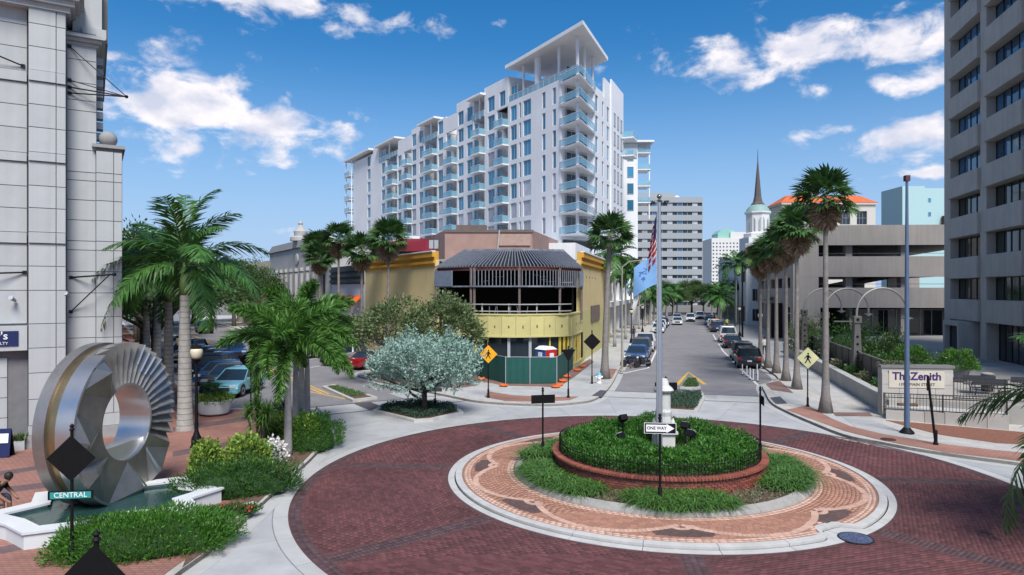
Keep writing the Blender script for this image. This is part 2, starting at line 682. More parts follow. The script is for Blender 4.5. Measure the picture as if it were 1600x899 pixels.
def slab_field(parent, poly, ang, sx, sy, z, m, name='slab', gap=.012, lift=.012, maxd=75, origin=(0, 0)):
    """cut a flat polygon into slabs, each one an object with an open joint round it"""
    bm = bmesh.new()
    vs_ = [bm.verts.new((p[0], p[1], 0)) for p in poly]
    f = bm.faces.new(vs_)
    if f.normal.z < 0: f.normal_flip()
    bmesh.ops.triangulate(bm, faces=[f])
    ux, uy = Vector((math.cos(ang), math.sin(ang), 0)), Vector((-math.sin(ang), math.cos(ang), 0))
    for u, s in ((ux, sx), (uy, sy)):
        d = [v.co.dot(u) for v in bm.verts]
        o = Vector((*origin, 0)).dot(u)
        k = math.ceil((min(d) - o) / s)
        while o + k * s < max(d):
            bmesh.ops.bisect_plane(bm, geom=bm.verts[:] + bm.edges[:] + bm.faces[:], plane_co=u * (o + k * s), plane_no=u)
            k += 1
    # group triangles by cell
    cells = {}
    for f in bm.faces:
        c = f.calc_center_median()
        if c.y > maxd or c.y < 9: continue
        cells.setdefault((math.floor((c.dot(ux) - Vector((*origin, 0)).dot(ux)) / sx), math.floor((c.dot(uy) - Vector((*origin, 0)).dot(uy)) / sy)), []).append(f)
    n = 0
    for fs in cells.values():
        b2 = bmesh.new()
        mp = {}
        for f in fs:
            b2.faces.new([mp.setdefault(v, b2.verts.new(v.co)) if v not in mp else mp[v] for v in f.verts])
        bmesh.ops.dissolve_limit(b2, angle_limit=.01, verts=b2.verts, edges=b2.edges)
        b2.faces.ensure_lookup_table()
        if sum(f.calc_area() for f in b2.faces) < .12:
            b2.free(); continue
        try:
            bmesh.ops.inset_region(b2, faces=b2.faces[:], thickness=gap, use_boundary=True, use_even_offset=True)
        except Exception:
            pass
        # outer ring faces drop to the joint, inner ones are lifted
        outer = {v for e in b2.edges if e.is_boundary for v in e.verts}
        dz = random.uniform(-.002, .002)
        for v in b2.verts:
            v.co.z = z if v in outer else z + lift + dz
        me = bpy.data.meshes.new(name)
        b2.to_mesh(me); b2.free()
        me.materials.append(m)
        link(name, me, parent)
        n += 1
    bm.free()
    return n


def np_bricks(name, C, ang, Ls, Ws, z0, z1, m, parent=None):
    """boxes without bottoms: C (n,2), ang (n,), z1 (n,)"""
    C = np.asarray(C, float); n = len(C)
    ang = np.broadcast_to(ang, (n,)); z1 = np.broadcast_to(z1, (n,)); z0 = np.broadcast_to(z0, (n,))
    Ls = np.broadcast_to(Ls, (n,)); Ws = np.broadcast_to(Ws, (n,))
    ca, sa = np.cos(ang), np.sin(ang)
    V = np.zeros((n, 8, 3))
    for k, (sx, sy, top) in enumerate([(-1, -1, 0), (1, -1, 0), (1, 1, 0), (-1, 1, 0), (-1, -1, 1), (1, -1, 1), (1, 1, 1), (-1, 1, 1)]):
        x, y = sx * Ls / 2 * (.97 if top else 1), sy * Ws / 2 * (.95 if top else 1)
        V[:, k, 0] = C[:, 0] + x * ca - y * sa
        V[:, k, 1] = C[:, 1] + x * sa + y * ca
        V[:, k, 2] = z1 if top else z0
    base = np.array([(4, 5, 6, 7), (0, 1, 5, 4), (1, 2, 6, 5), (2, 3, 7, 6), (3, 0, 4, 7)])
    Q = (base[None] + (np.arange(n) * 8)[:, None, None]).reshape(-1, 4)
    return link(name, np_mesh(name, V.reshape(-1, 3), Q, m), parent)


def brick_parts(C, ang, L_, W_, h, z0, m, parent, count, name='brick'):
    """the bricks that show largest, one object each, sharing a mesh; returns the rest's mask"""
    C = np.asarray(C, float)
    px = 800 + C[:, 0] / C[:, 1] * F
    py = Y0 + F * H / C[:, 1]
    vis = (px > 5) & (px < 1595) & (py < 896)
    d = np.where(vis, np.hypot(C[:, 0], C[:, 1]), 1e9)
    idx = np.argsort(d)[:count]
    me = MB().add([(-L_ / 2, -W_ / 2, 0), (L_ / 2, -W_ / 2, 0), (L_ / 2, W_ / 2, 0), (-L_ / 2, W_ / 2, 0),
                   (-L_ * .485, -W_ * .475, h), (L_ * .485, -W_ * .475, h), (L_ * .485, W_ * .475, h), (-L_ * .485, W_ * .475, h)],
                  [(4, 5, 6, 7), (0, 1, 5, 4), (1, 2, 6, 5), (2, 3, 7, 6), (3, 0, 4, 7)]).mesh(name, m)
    for i in idx:
        link(name, me, parent, (C[i, 0], C[i, 1], z0), float(np.broadcast_to(ang, (len(C),))[i]))
    mask = np.ones(len(C), bool); mask[idx] = False
    return mask


# ------------------------------------------------------------------ ground and streets
gb = MB(); gb.add([(-2500, -300, -.06), (2500, -300, -.06), (2500, 4000, -.06), (-2500, 4000, -.06)], [(0, 1, 2, 3)])
struct('ground', gb, M_ground)

plaza_k = smooth_line([(-4.2, 6.5), (-5.2, 9.0), (-6.6, 11.5)] + GP([(255, 925), (333, 862), (415, 787), (452, 752), (487, 720), (510, 692), (514, 673), (503, 653), (478, 641)])
                      + [tuple((UL * a + NL * n)[:2]) for a, n in ((37.4, 9.0), (38.2, 6.5), (39.6, 5.1), (44, 5.0), (60, 5.0))]) + [tuple((UL * 190 + NL * 5)[:2])]
corner_k = [tuple((UM * 190 - NM * 5.2)[:2])] + smooth_line([tuple((UM * 75 - NM * 5.2)[:2])] + GP([(973, 571), (955, 604), (932, 625.5), (896, 633), (843, 635.5), (754, 631), (704, 622), (634, 607), (566, 592), (559.6, 587), (567, 582), (585, 579.5)])
                      + [tuple((UL * 54 + NL * 20.5)[:2])]) + [tuple((UL * 190 + NL * 20.5)[:2])]
right_k = [tuple((UM * 190 + NM * 6.4)[:2])] + smooth_line([tuple((UM * 75 + NM * 6.4)[:2])] + GP([(1190, 573), (1216, 594), (1193, 604), (1196, 617), (1206, 633), (1231, 647), (1267, 663), (1320, 684), (1374, 695), (1429, 705.6), (1490, 715), (1556, 724), (1640, 735)])) + [(27, 21), (42, 12), (60, 2)]
plaza_poly = plaza_k + [tuple((UL * 190 - NL * 60)[:2]), (-90, -12), (-14, -12)]
corner_poly = corner_k
right_poly = right_k + [(240, 2), (240, 190)]

struct('roundabout_road', MB().prism(arc(CEN, 27, 0, 360, 72)[:-1], -.05, 0.0), mat('road_joint', (.2, .195, .19), .95, var=.2))
road = COL.objects['roundabout_road']
mb = MB()
q = [UM * 43.2 - NM * 6.5, UM * 43.2 + NM * 8, UM * 205 + NM * 8, UM * 205 - NM * 6.5]
mb.prism([(p.x, p.y) for p in q], -.05, .004)
struct('main_street', mb, M_asph)
# the main street bends a little to the right where it goes on to the trees
q = [UL * 37.2 + NL * 3.5, UL * 37.2 + NL * 22, UL * 205 + NL * 22, UL * 205 + NL * 3.5]
struct('side_street', MB().prism([(p.x, p.y) for p in q], -.05, .004), M_asph)

# concrete road panels round the brick circle
conc_poly_main = [UM * 30 - NM * 9, UM * 30 + NM * 12, UM * 40.6 + NM * 12, UM * 40.6 - NM * 9]


def ring_poly_panels():
    n = 0
    for k in range(30):
        a0, a1 = k * 12 + 3, k * 12 + 15
        for r0, r1 in ((12.17, 15.2), (15.2, 18.6), (18.6, 22.9)):
            am = RAD((a0 + a1) / 2); rm = (r0 + r1) / 2
            c = (RC.x + rm * math.cos(am), RC.y + rm * math.sin(am))
            if c[1] < 11: continue
            cu, cm_ = Vector((*c, 0)).dot(UL), Vector((*c, 0)).dot(UM)
            if inside(c, plaza_poly) and r0 > 16 or inside(c, corner_poly) and r0 > 16 or inside(c, right_poly) and r0 > 16: continue
            g = .02 / rm
            gd = math.degrees(g) * .5
            out = arc(RC, r1 - .01, a0 + gd, a1 - gd, 6); inn = arc(RC, r0 + .01, a1 - gd, a0 + gd, 6)
            MB().prism(out + inn, 0, .0035 + random.uniform(0, .0015), bottom=False).build('concrete_panel', M_conc, road)
            n += 1
    # circular gutter strip next to the bricks
    for k in range(40):
        a0, a1 = k * 9, k * 9 + 9
        if RC.y + 12 * math.sin(RAD(a0 + 4.5)) < 11: continue
        out = arc(RC, 12.15, a0 + .06, a1 - .06, 5); inn = arc(RC, 11.75, a1 - .06, a0 + .06, 5)
        MB().prism(out + inn, 0, .007, bottom=False).build('gutter_panel', M_walk, road)


ring_poly_panels()
# crosswalk bands
cw = MB()
for a, w in ((40.7, .13), (43.15, .13)):
    q = [UM * a - NM * 5.0, UM * a + NM * 5.6, UM * (a + w) + NM * 5.6, UM * (a + w) - NM * 5.0]
    cw.prism([(p.x, p.y) for p in q], 0, .0125)
for a, w in ((34.5, .14), (37.1, .14)):
    for n0, n1 in ((9.8, 14.8), (15.2, 22.0)):
        q = [UL * a + NL * n0, UL * a + NL * n1, UL * (a + w) + NL * n1, UL * (a + w) + NL * n0]
        cw.prism([(p.x, p.y) for p in q], 0, .0125)
for n0, n1 in ((12.6, 13.6), (15.6, 16.6)):
    q = [UL * 34.6 + NL * n0, UL * 34.6 + NL * n1, UL * 37.1 + NL * n1, UL * 37.1 + NL * n0]
    cw.prism([(p.x, p.y) for p in q], 0, .009)
struct('crosswalk_border', cw, M_asphd)
# white crosswalk fields
cw = MB()
for (a0, a1, n0, n1, U, N_) in ((40.87, 43.1, -4.9, -.3, UM, NM), (40.87, 43.1, 1.9, 5.4, UM, NM), (34.68, 37.05, 9.9, 12.5, UL, NL), (34.68, 37.05, 13.7, 15.5, UL, NL), (34.68, 37.05, 16.7, 21.0, UL, NL)):
    q = [U * a0 + N_ * n0, U * a0 + N_ * n1, U * a1 + N_ * n1, U * a1 + N_ * n0]
    cw.prism([(p.x, p.y) for p in q], 0, .0075)
struct('crosswalk', cw, M_walk)

# sidewalks
for nm, kk, poly, sgn, m in (('plaza', plaza_k, plaza_poly, 1, M_plaza), ('corner_sidewalk', corner_k, corner_poly, -1, M_kerb), ('right_sidewalk', right_k, right_poly, -1 * -1, M_kerb)):
    o = struct(nm, MB().prism(poly, -.05, KERB), m)
    struct('kerb', MB().strip(kk, -.2 * sgn, -.05, KERB + .012), M_kerb)
    struct('gutter', MB().strip(kk, .42 * sgn, -.03, .011), M_walk)
cs, rs, pl = COL.objects['corner_sidewalk'], COL.objects['right_sidewalk'], COL.objects['plaza']


def inset_poly(px_pts, z=KERB):
    return [tuple(G(x, y, z)[:2]) for x, y in px_pts]


# corner walk: concrete slabs and brick beds
slab_field(cs, inset_poly([(964, 574), (950, 600), (930, 620), (893, 627), (845, 629), (757, 625), (640, 604), (700, 596), (735, 588), (790, 606), (868, 606), (905, 582), (945, 545), (985, 545)]), ANG_M, 1.8, 1.8, KERB, M_walk)
slab_field(cs, [tuple((UM * a - NM * n)[:2]) for a, n in ((60, 5.5), (60, 9.6), (100, 9.6), (100, 5.5))], ANG_M, 2.0, 2.0, KERB, M_walk, maxd=110)
sheet = lambda nm, pts, m, z=KERB + .018, z0=KERB - .02: struct(nm, MB().prism(pts, z0, z), m)
sheet('brick_bed', inset_poly([(757, 621), (763, 612), (800, 618), (860, 621), (905, 620), (890, 626), (845, 628.5), (790, 627)]), M_walkb)
sheet('brick_bed', inset_poly([(735, 585), (790, 596), (868, 597), (893, 578), (922, 561), (928, 566), (897, 590), (872, 606), (842, 604), (790, 603), (735, 594)]), M_walkd)
sheet('brick_bed', inset_poly([(570, 588), (580, 582), (690, 590), (750, 602), (720, 607), (634, 603)]), M_walkd)
sheet('brick_bed', inset_poly([(934, 590), (943, 577), (964, 577), (956, 592)]), M_walkb)
sheet('tactile_pad', inset_poly([(924, 619), (938, 610), (948, 611), (940, 620)]), mat('tactile_dark', (.07, .075, .085), .8, var=.1, bump=.4, bscale=80))
sheet('brick_bed', inset_poly([(985, 575), (985, 540), (1026, 525), (1026, 530)]), M_walkd)

# right walk
slab_field(rs, inset_poly([(1203, 606), (1215, 604), (1238, 611), (1300, 640), (1362, 656), (1440, 688), (1600, 706), (1600, 716), (1540, 711), (1470, 700), (1370, 679), (1330, 668), (1260, 640), (1213, 622)]), ANG_M, 1.9, 1.9, KERB, M_walk)
slab_field(rs, [tuple((UM * a + NM * n)[:2]) for a, n in ((43, 7.9), (43, 10.5), (58, 10.5), (100, 10.5), (100, 7.3), (50, 7.3))], ANG_M, 2.0, 2.0, KERB, M_walk, maxd=100)
sheet('brick_bed', inset_poly([(1196, 600), (1218, 595), (1240, 615), (1206, 610)]), M_walkd)
sheet('brick_bed', inset_poly([(1228, 641), (1262, 634), (1300, 655), (1330, 667), (1380, 679), (1478, 695), (1556, 704), (1640, 712), (1640, 726), (1556, 717), (1478, 708), (1380, 689), (1320, 674), (1268, 655)]), M_walkb)
sheet('tactile_pad', inset_poly([(1203, 622), (1219, 620), (1230, 631), (1212, 632)]), COL.objects['tactile_pad'].data.materials[0])
sheet('brick_bed', inset_poly([(1300, 645), (1358, 645), (1364, 651), (1306, 651)]), M_walkd)

# plaza dark bands, left of the flower bed
mbp = MB()
for (p0, p1, p2, p3) in (((270, 668), (395, 650), (395, 656), (270, 675)), ((270, 706), (360, 690), (360, 697), (270, 714)), ((-60, 745), (60, 728), (60, 734), (-60, 752)), ((-60, 770), (120, 748), (120, 756), (-60, 779)), ((-60, 868), (120, 830), (130, 838), (-60, 879))):
    mbp.prism([tuple(G(x, y, KERB)[:2]) for x, y in (p0, p1, p2, p3)], KERB - .02, KERB + .006)
struct('plaza_band', mbp, M_plazad)

# ------------------------------------------------------------------ the brick circle
TH0 = 264.0
rb = struct('brick_circle', MB().prism(arc(RC, RR, 0, 360, 120)[:-1], -.01, .0065), M_mort)


def road_bricks():
    L_, W_ = .212, .106
    C, Aang = [], []
    for k in range(8):
        am = RAD(TH0 + 22.5 + 45 * k)
        e = np.array([math.cos(am), math.sin(am)]); t = np.array([-e[1], e[0]])
        for i in range(40, 117):
            for j in range(-26, 27):
                u = i * (W_ + .007); v = (j + .5 * (i % 2)) * (L_ + .007)
                r = math.hypot(u, v); a = math.degrees(math.atan2(v, u))
                edge = (22.5 - abs(a))
                if r < 7.42 or edge <= 0 or r * math.sin(RAD(edge)) < .34: continue
                p = e * u + t * v
                y = CEN.y + p[1]
                if math.hypot(CEN.x + p[0] - RC.x, y - RC.y) > RR - .4: continue
                if y < 12.2: continue
                C.append((CEN.x + p[0], y)); Aang.append(am + math.pi / 2)
    C = np.array(C); Aang = np.array(Aang)
    m = brick_parts(C, Aang, L_, W_, .005, .0065, M_red, rb, 300)
    o = np_bricks('brick_paving', C[m], Aang[m], L_, W_, .0065, .0105 + RNG.uniform(0, .003, m.sum()), M_red, rb)
    o['kind'] = 'stuff'
    # darker radial bands and border courses
    C, Aang = [], []
    for k in range(8):
        a = RAD(TH0 + 45 * k)
        for r in np.arange(7.42, 12.8, .116):
            if math.hypot(CEN.x + r * math.cos(a) - RC.x, CEN.y + r * math.sin(a) - RC.y) > RR - .36: continue
            for off in (-.165, .055 - .11 + .055, .165):
                C.append((CEN.x + r * math.cos(a) - off * math.sin(a), CEN.y + r * math.sin(a) + off * math.cos(a))); Aang.append(a)
    dark_len = len(C)
    for r in (RR - .27, RR - .115):
        n = int(2 * math.pi * r / .116)
        for i in range(n):
            a = 2 * math.pi * i / n
            C.append((RC.x + r * math.cos(a), RC.y + r * math.sin(a))); Aang.append(a)
    C = np.array(C); Aang = np.array(Aang)
    Ls = np.where(np.arange(len(C)) < dark_len, .104, .14); Ws = np.where(np.arange(len(C)) < dark_len, .155, .106)
    o = np_bricks('dark_brick_band', C, Aang, Ls, Ws, .0065, .0115 + RNG.uniform(0, .003, len(C)), M_redd, rb)
    o['kind'] = 'stuff'


road_bricks()


# ------------------------------------------------------------------ truck apron of the island
def notch(adeg):
    d = abs((adeg - 301 + 180) % 360 - 180)
    return .5 * (1 - 1 / (1 + math.exp(-(d - 4.6) / .55)))


def polar_ring(mbx, r0, r1, z0, z1, base, n=240, mi=0, a0=0, a1=360):
    r0f = r0 if callable(r0) else (lambda a: r0); r1f = r1 if callable(r1) else (lambda a: r1)
    vs_, fs = [], []
    for k in range(n):
        a = a0 + (a1 - a0) * k / n
        c, s = math.cos(RAD(a)), math.sin(RAD(a))
        for r, z in ((r0f(a), base), (r0f(a), z0), (r1f(a), z1), (r1f(a), base)):
            vs_.append((CEN.x + r * c, CEN.y + r * s, z))
    for k in range(n):
        j = (k + 1) % n
        for q in range(3):
            fs.append((4 * k + q, 4 * j + q, 4 * j + q + 1, 4 * k + q + 1)[::-1])
    mbx.add(vs_, fs, mi)


island = thing('roundabout_island', 'round traffic island with scalloped salmon brick apron and white concrete kerb', 'traffic island', tuple(CEN))


def seg_ring(name, r0, r1, z0, z1, base, m, nseg, gap=.12):
    """kerb ring in separate cast segments"""
    for k in range(nseg):
        a0, a1 = 360 / nseg * k + gap / 2, 360 / nseg * (k + 1) - gap / 2
        r0f = r0 if callable(r0) else (lambda a: r0); r1f = r1 if callable(r1) else (lambda a: r1)
        vs_, fs = [], []
        n = 10
        for i in range(n + 1):
            a = a0 + (a1 - a0) * i / n
            c, s = math.cos(RAD(a)), math.sin(RAD(a))
            rm = r0f(a) * .22 + r1f(a) * .78
            for r, z in ((r0f(a), base), (r0f(a), z0), (rm, z0 * .1 + z1 * .9 if z1 > z0 else z0 * .6 + z1 * .4), (r1f(a), z1), (r1f(a), base)):
                vs_.append((r * c, r * s, z))
        for i in range(n):
            for q in range(4):
                fs.append((5 * i + q + 1, 5 * i + 5 + q + 1, 5 * i + 5 + q, 5 * i + q)[::-1])
        fs.append((0, 1, 2, 3, 4)); fs.append(tuple(reversed(range(5 * n, 5 * n + 5))))
        MB().add(vs_, fs).build(name, m, island, smooth='auto')


KO = lambda a: 7.06 - notch(a)
seg_ring('outer_kerb', lambda a: 6.84 - notch(a), KO, .115, .10, -.01, M_kerbw, 24)
seg_ring('gutter', lambda a: KO(a) + .035, lambda a: 7.31, .03, .02, -.01, M_kerbw, 24)
polar = MB(); polar_ring(polar, KO, lambda a: KO(a) + .035, .022, .022, -.01)
polar.build('kerb_joint', mat('dark_joint', (.012, .012, .012), .8, var=0), island, world=True)  # near-black strip filling the gap between kerb and gutter
seg_ring('inner_kerb', 4.72, 5.05, .31, .15, .0, mat('planter_kerb', (.30, .29, .27), .85, var=.2, scale=2, bump=.2, dirt=.5), 16)


def apz(r):
    return .155 - (r - 5.05) / 1.8 * .055


def apron():
    base = MB(); polar_ring(base, 5.0, lambda a: 6.86 - notch(a), apz(5.0) - .006, apz(6.86) - .006, -.01)
    base.build('apron_bed', M_tanj, island, world=True)

    def scallop(a):                      # radius of the pale scalloped band at an angle
        d = (a - TH0) % 45.0
        t = abs(d - 22.5) / 22.5         # 1 at motif, 0 midway
        return 5.6 + .88 * (1 - t ** 1.9)

    def motif_uv(a, r):
        d = (a - TH0 + 22.5) % 45.0 - 22.5
        return RAD(d) * r, r - 5.62

    def in_motif(u, v, s):
        e = (u / .36) ** 2 + (v / .36) ** 2
        if v > .03 and e < .3: return 'b'
        if v > .0 and e < 1.0: return 'loop'
        if s - 5.62 + .08 < v < .84 - u * u * .16 and abs(u) < .80: return 'b'
        return None
    groups = {'t': [], 'p': []}
    W_ = .106; r = 5.05 + .06
    while r < 6.84:
        n = int(2 * math.pi * r / .205); off = random.random()
        for i in range(n):
            a = 360 * (i + off) / n
            if r > 6.80 - notch(a): continue
            y = CEN.y + r * math.sin(RAD(a))
            u, v = motif_uv(a, r)
            key = 't'
            if r < 5.26 or r > 6.58 - notch(a): key = 'p'
            s = scallop(a)
            if abs(r - s) < .085: key = None
            w = in_motif(u, v, s)
            if w: key = None
            if key: groups[key].append((a, r))
        r += W_ + .008
    for key, m, nm in (('t', M_tan, 'apron_brick_field'), ('p', M_pink, 'border_brick_course')):
        g = np.array(groups[key]); a = np.radians(g[:, 0]); r = g[:, 1]
        C = np.stack([r * np.cos(a), r * np.sin(a)], 1)
        z = .155 - (r - 5.05) / 1.8 * .055
        L_ = .195
        if key == 't':
            W = C + np.array([CEN.x, CEN.y])
            px = 800 + W[:, 0] / W[:, 1] * F; d = np.where((px > 690) & (px < 1400), W[:, 1], 1e9)
            idx = np.argsort(d)[:300]
            me = MB().add([(-L_ / 2, -W_ / 2, -.012), (L_ / 2, -W_ / 2, -.012), (L_ / 2, W_ / 2, -.012), (-L_ / 2, W_ / 2, -.012), (-L_ * .485, -W_ * .475, 0), (L_ * .485, -W_ * .475, 0), (L_ * .485, W_ * .475, 0), (-L_ * .485, W_ * .475, 0)],
                          [(4, 5, 6, 7), (0, 1, 5, 4), (1, 2, 6, 5), (2, 3, 7, 6), (3, 0, 4, 7)]).mesh('brick', M_tan)
            for i in idx:
                link('brick', me, island, (C[i, 0], C[i, 1], z[i] + random.uniform(-.001, .002)), float(a[i] + math.pi / 2))
            k = np.ones(len(C), bool); k[idx] = False
            C, a, z = C[k], a[k], z[k]
        o = np_bricks(nm, C, a + math.pi / 2, L_, W_, z - .014, z + RNG.uniform(-.001, .002, len(z)), m, island)
        o['kind'] = 'stuff'
    # pale scallop bands and dark motifs: bricks cut to the curves
    P = lambda a, r, dz=.0: (r * math.cos(RAD(a)), r * math.sin(RAD(a)), apz(r) + dz)

    def band(mbx, c, half, dz):
        """c: list of (angle, radius); lays cut bricks across the curve"""
        pts = [Vector(P(a, r)) for a, r in c]
        S = [pts[0]]
        for p_ in pts[1:]:
            if (p_ - S[-1]).length >= .105: S.append(p_)
        for i in range(len(S) - 1):
            p, q = S[i], S[i + 1]
            d0 = (S[min(i + 1, len(S) - 1)] - S[max(i - 1, 0)]).normalized(); d1 = (S[min(i + 2, len(S) - 1)] - p).normalized()
            n0, n1 = Vector((-d0.y, d0.x, 0)) * half, Vector((-d1.y, d1.x, 0)) * half
            g = (q - p) * .035
            vs_ = [p + g + n0, q - g + n1, q - g - n1, p + g - n0]
            z = Vector((0, 0, dz + random.uniform(0, .0012)))
            mbx.add([v + z for v in vs_] + [v - Vector((0, 0, .012)) for v in vs_], [(3, 2, 1, 0), (0, 1, 5, 4), (1, 2, 6, 5), (2, 3, 7, 6), (3, 0, 4, 7)])
    bm_, dk = MB(), MB()
    for k in range(8):
        a0 = TH0 + 45 * k
        band(bm_, [(a0 + .3 + 44.4 * i / 260, min(scallop(a0 + .3 + 44.4 * i / 260), 6.66 - notch(a0 + 44.4 * i / 260))) for i in range(261)], .095, .003)
        lp = []
        for i in range(31):
            t = math.pi * i / 30
            r = 5.64 + .29 * math.sin(t)
            lp.append((a0 + math.degrees(.29 * math.cos(t) / r), r))
        band(bm_, lp, .075, .0045)
        st = .055
        for i in range(-15, 16):
            for j in range(0, 16):
                u, v = i * st, .04 + j * st
                r = 5.62 + v
                if in_motif(u, v, scallop(a0 + math.degrees(u / r))) == 'b':
                    h_ = st * .485
                    vs_ = [P(a0 + math.degrees((u + su * h_) / r), r + sv * h_, .0015) for su, sv in ((-1, -1), (1, -1), (1, 1), (-1, 1))]
                    dk.add([Vector(x) for x in vs_] + [Vector(x) - Vector((0, 0, .012)) for x in vs_], [(3, 2, 1, 0), (0, 1, 5, 4), (1, 2, 6, 5), (2, 3, 7, 6), (3, 0, 4, 7)])
        for j in range(14):      # pale filling of the loop edge
            pass
    o = bm_.build('pale_scallop_band', M_pink, island); o['kind'] = 'stuff'
    o = dk.build('dark_motif_bricks', M_brown, island); o['kind'] = 'stuff'


apron()
# manholes and covers
def manhole(c, r, label, m=M_iron):
    t = thing('manhole_cover', label, 'manhole cover', c, group=None)
    MB().lathe([(r * .96, -.02), (r, 0), (r, .018), (r * .93, .018), (r * .92, .012)], n=32).build('ring', M_iron, t)
    mbx = MB().lathe([(r * .9, 0), (r * .9, .014)], n=32)
    for q in range(3):
        for k in range(4 + 6 * q):
            a = 2 * math.pi * k / (4 + 6 * q)
            mbx.rbox((r * (.2 + .27 * q) * math.cos(a), r * (.2 + .27 * q) * math.sin(a), .017), (.09, .05, .008), a)
    mbx.build('lid', m, t)


manhole(G(1337, 843) + Vector((0, 0, .028)), .43, 'bluish round manhole cover in the notch of the apron kerb', mat('steel_lid', (.13, .15, .24), .4, .5, var=.4, scale=10, bump=.5, bscale=20))
manhole(G(1388, 687, KERB + .02), .3, 'rusty oval manhole cover in the brick strip of the right walk', mat('rusty_lid', (.09, .035, .03), .8, .2, var=.3))

# main street paint
pm = MB()
def pline(mbx, pts, w, z=.0085):
    mbx.strip(pts, w, .004, z)
pw = MB()
pline(pw, [tuple((UM * a + NM * n)[:2]) for a, n in ((44.5, 4.9), (58, 4.4), (75, 3.9), (85, 3.9))], .16)
pline(pw, [tuple((UM * a + NM * n)[:2]) for a, n in ((88, 3.9), (104, 4.0))], .16)
pline(pw, [tuple((UM * a + NM * n)[:2]) for a, n in ((52, -5.0), (57, -3.0), (82, -3.0))], .16)
for a in (104, 112, 120):
    pline(pw, [tuple((UM * a + NM * n)[:2]) for n in (2.2, 5.5)], .14)
struct('parking_line', pw, M_wht)
py_ = MB()
pline(py_, [tuple((UL * a + NL * 12.1)[:2]) for a in (41.5, 110)], .14)
pline(py_, [tuple((UL * a + NL * 12.4)[:2]) for a in (41.5, 110)], .14)
pline(py_, [tuple((UL * a + NL * n)[:2]) for a, n in ((44.5, 11.4), (37.6, 13.2))], .14)
pline(py_, [tuple((UL * a + NL * n)[:2]) for a, n in ((44.5, 13.2), (40.4, 14.4))], .14)
ap = [G(1061, 602), G(1076, 583), G(1098, 601)]
pline(py_, [tuple(p[:2]) for p in ap], -.3)
struct('yellow_line', py_, M_yel)
ps = MB()
for k in range(5):
    a = 56 + 5.2 * k
    pline(ps, [tuple((UL * (a + dn * .9) + NL * (14.8 + dn))[:2]) for dn in (0, 5.2)], .12)
struct('bay_line', ps, M_wht)

# planting bed along the plaza kerb
sheet('planting_bed', inset_poly([(285, 888), (300, 850), (345, 800), (390, 760), (430, 725), (462, 700), (500, 660), (507, 672), (503, 692), (478, 718), (445, 748), (410, 780), (338, 850)]), M_soil, z=KERB + .03)
sheet('gravel_bed', inset_poly([(318, 812), (345, 796), (396, 784), (402, 786), (372, 812), (330, 848), (312, 850)], KERB + .03), M_gravel, z=KERB + .045)

# ------------------------------------------------------------------ building helpers
M_white = mat('white_stucco', (.70, .71, .73), .8, streak=.025, var=.05, scale=.25, bump=.05, dirt=.06)
M_glassb = mat('blue_reflection_glass', (.04, .20, .34), .06, var=.25, scale=.05, obj=.35, spec=.9)  # blue base colour paints in the reflected sky
M_glassp = mat('pale_reflection_glass', (.36, .36, .41), .08, var=.25, scale=.6, obj=.3, spec=.9)  # pale tone paints in the reflection of the bright building opposite
M_glassd = mat('dark_window_glass', (.02, .028, .035), .05, var=.2, scale=.3, obj=.3, spec=.8)
M_frame = mat('window_frame_grey', (.35, .37, .40), .5, var=.05)
M_rail = mat('balcony_glass', (.26, .50, .62), .06, var=.1, spec=.8, alpha=.5)
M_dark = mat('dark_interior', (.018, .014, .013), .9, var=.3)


class Face:
    def __init__(s, root, origin, U):
        s.root = root
        s.U = Vector((U[0], U[1], 0)).normalized()
        M = Matrix.Translation(Vector((origin[0], origin[1], origin[2] if len(origin) > 2 else 0))) @ Matrix.Rotation(math.atan2(U[1], U[0]), 4, 'Z')
        s.T = root.matrix_basis.inverted() @ M

    def build(s, mb_, name, mats, parent=None, **k):
        return link(name, mb_.mesh(name, mats, inv=s.T, **k), parent or s.root)

    def put(s, name, me, x, y, z, parent=None, scale=None, rz=0):
        o = link(name, me, parent or s.root)
        M = s.T @ Matrix.Translation((x, y, z)) @ Matrix.Rotation(rz, 4, 'Z')
        if scale: M = M @ Matrix.Diagonal((*scale, 1))
        o.matrix_local = M
        return o


def gaps(iv, a, b):
    out = []; c = a
    for p, q in sorted(iv):
        if p > c: out.append((c, p))
        c = max(c, q)
    if c < b: out.append((c, b))
    return out


def wall_grid(mb_, cols, rows, x0, x1, z0, z1, th, y=0.0, mi=0):
    for a, b in gaps(cols, x0, x1):
        mb_.box(a, b, y, y + th, z0, z1, mi)
    for c in cols:
        for a, b in gaps(rows, z0, z1):
            mb_.box(c[0], c[1], y, y + th, a, b, mi)


_WM = {}


def win_mesh(w, h, glass, fr=None, bars=1, hb=0, t=.06, key=''):
    k = (round(w, 2), round(h, 2), glass.name, bars, hb, key)
    if k in _WM: return _WM[k]
    fr = fr or M_frame
    m = MB()
    m.box(t, w - t, .05, .07, t, h - t, 1)
    m.box(0, w, 0, .1, 0, t, 0); m.box(0, w, 0, .1, h - t, h, 0)
    m.box(0, t, 0, .1, t, h - t, 0); m.box(w - t, w, 0, .1, t, h - t, 0)
    for i in range(bars):
        x = w * (i + 1) / (bars + 1)
        m.box(x - t / 2, x + t / 2, .012, .09, t, h - t, 0)
    for i in range(hb):
        z = h * (i + 1) / (hb + 1)
        m.box(t, w - t, .016, .085, z - t / 2, z + t / 2, 0)
    _WM[k] = m.mesh('window', [fr, glass])
    return _WM[k]


# ------------------------------------------------------------------ condominium tower
K = Vector((9.3, 93, 0))
FZ = [14.5 + 3.12 * k for k in range(9)]
tower = thing('condominium_tower', 'tall white condominium tower with blue windows and stacked glass balconies', 'apartment tower', tuple(K))


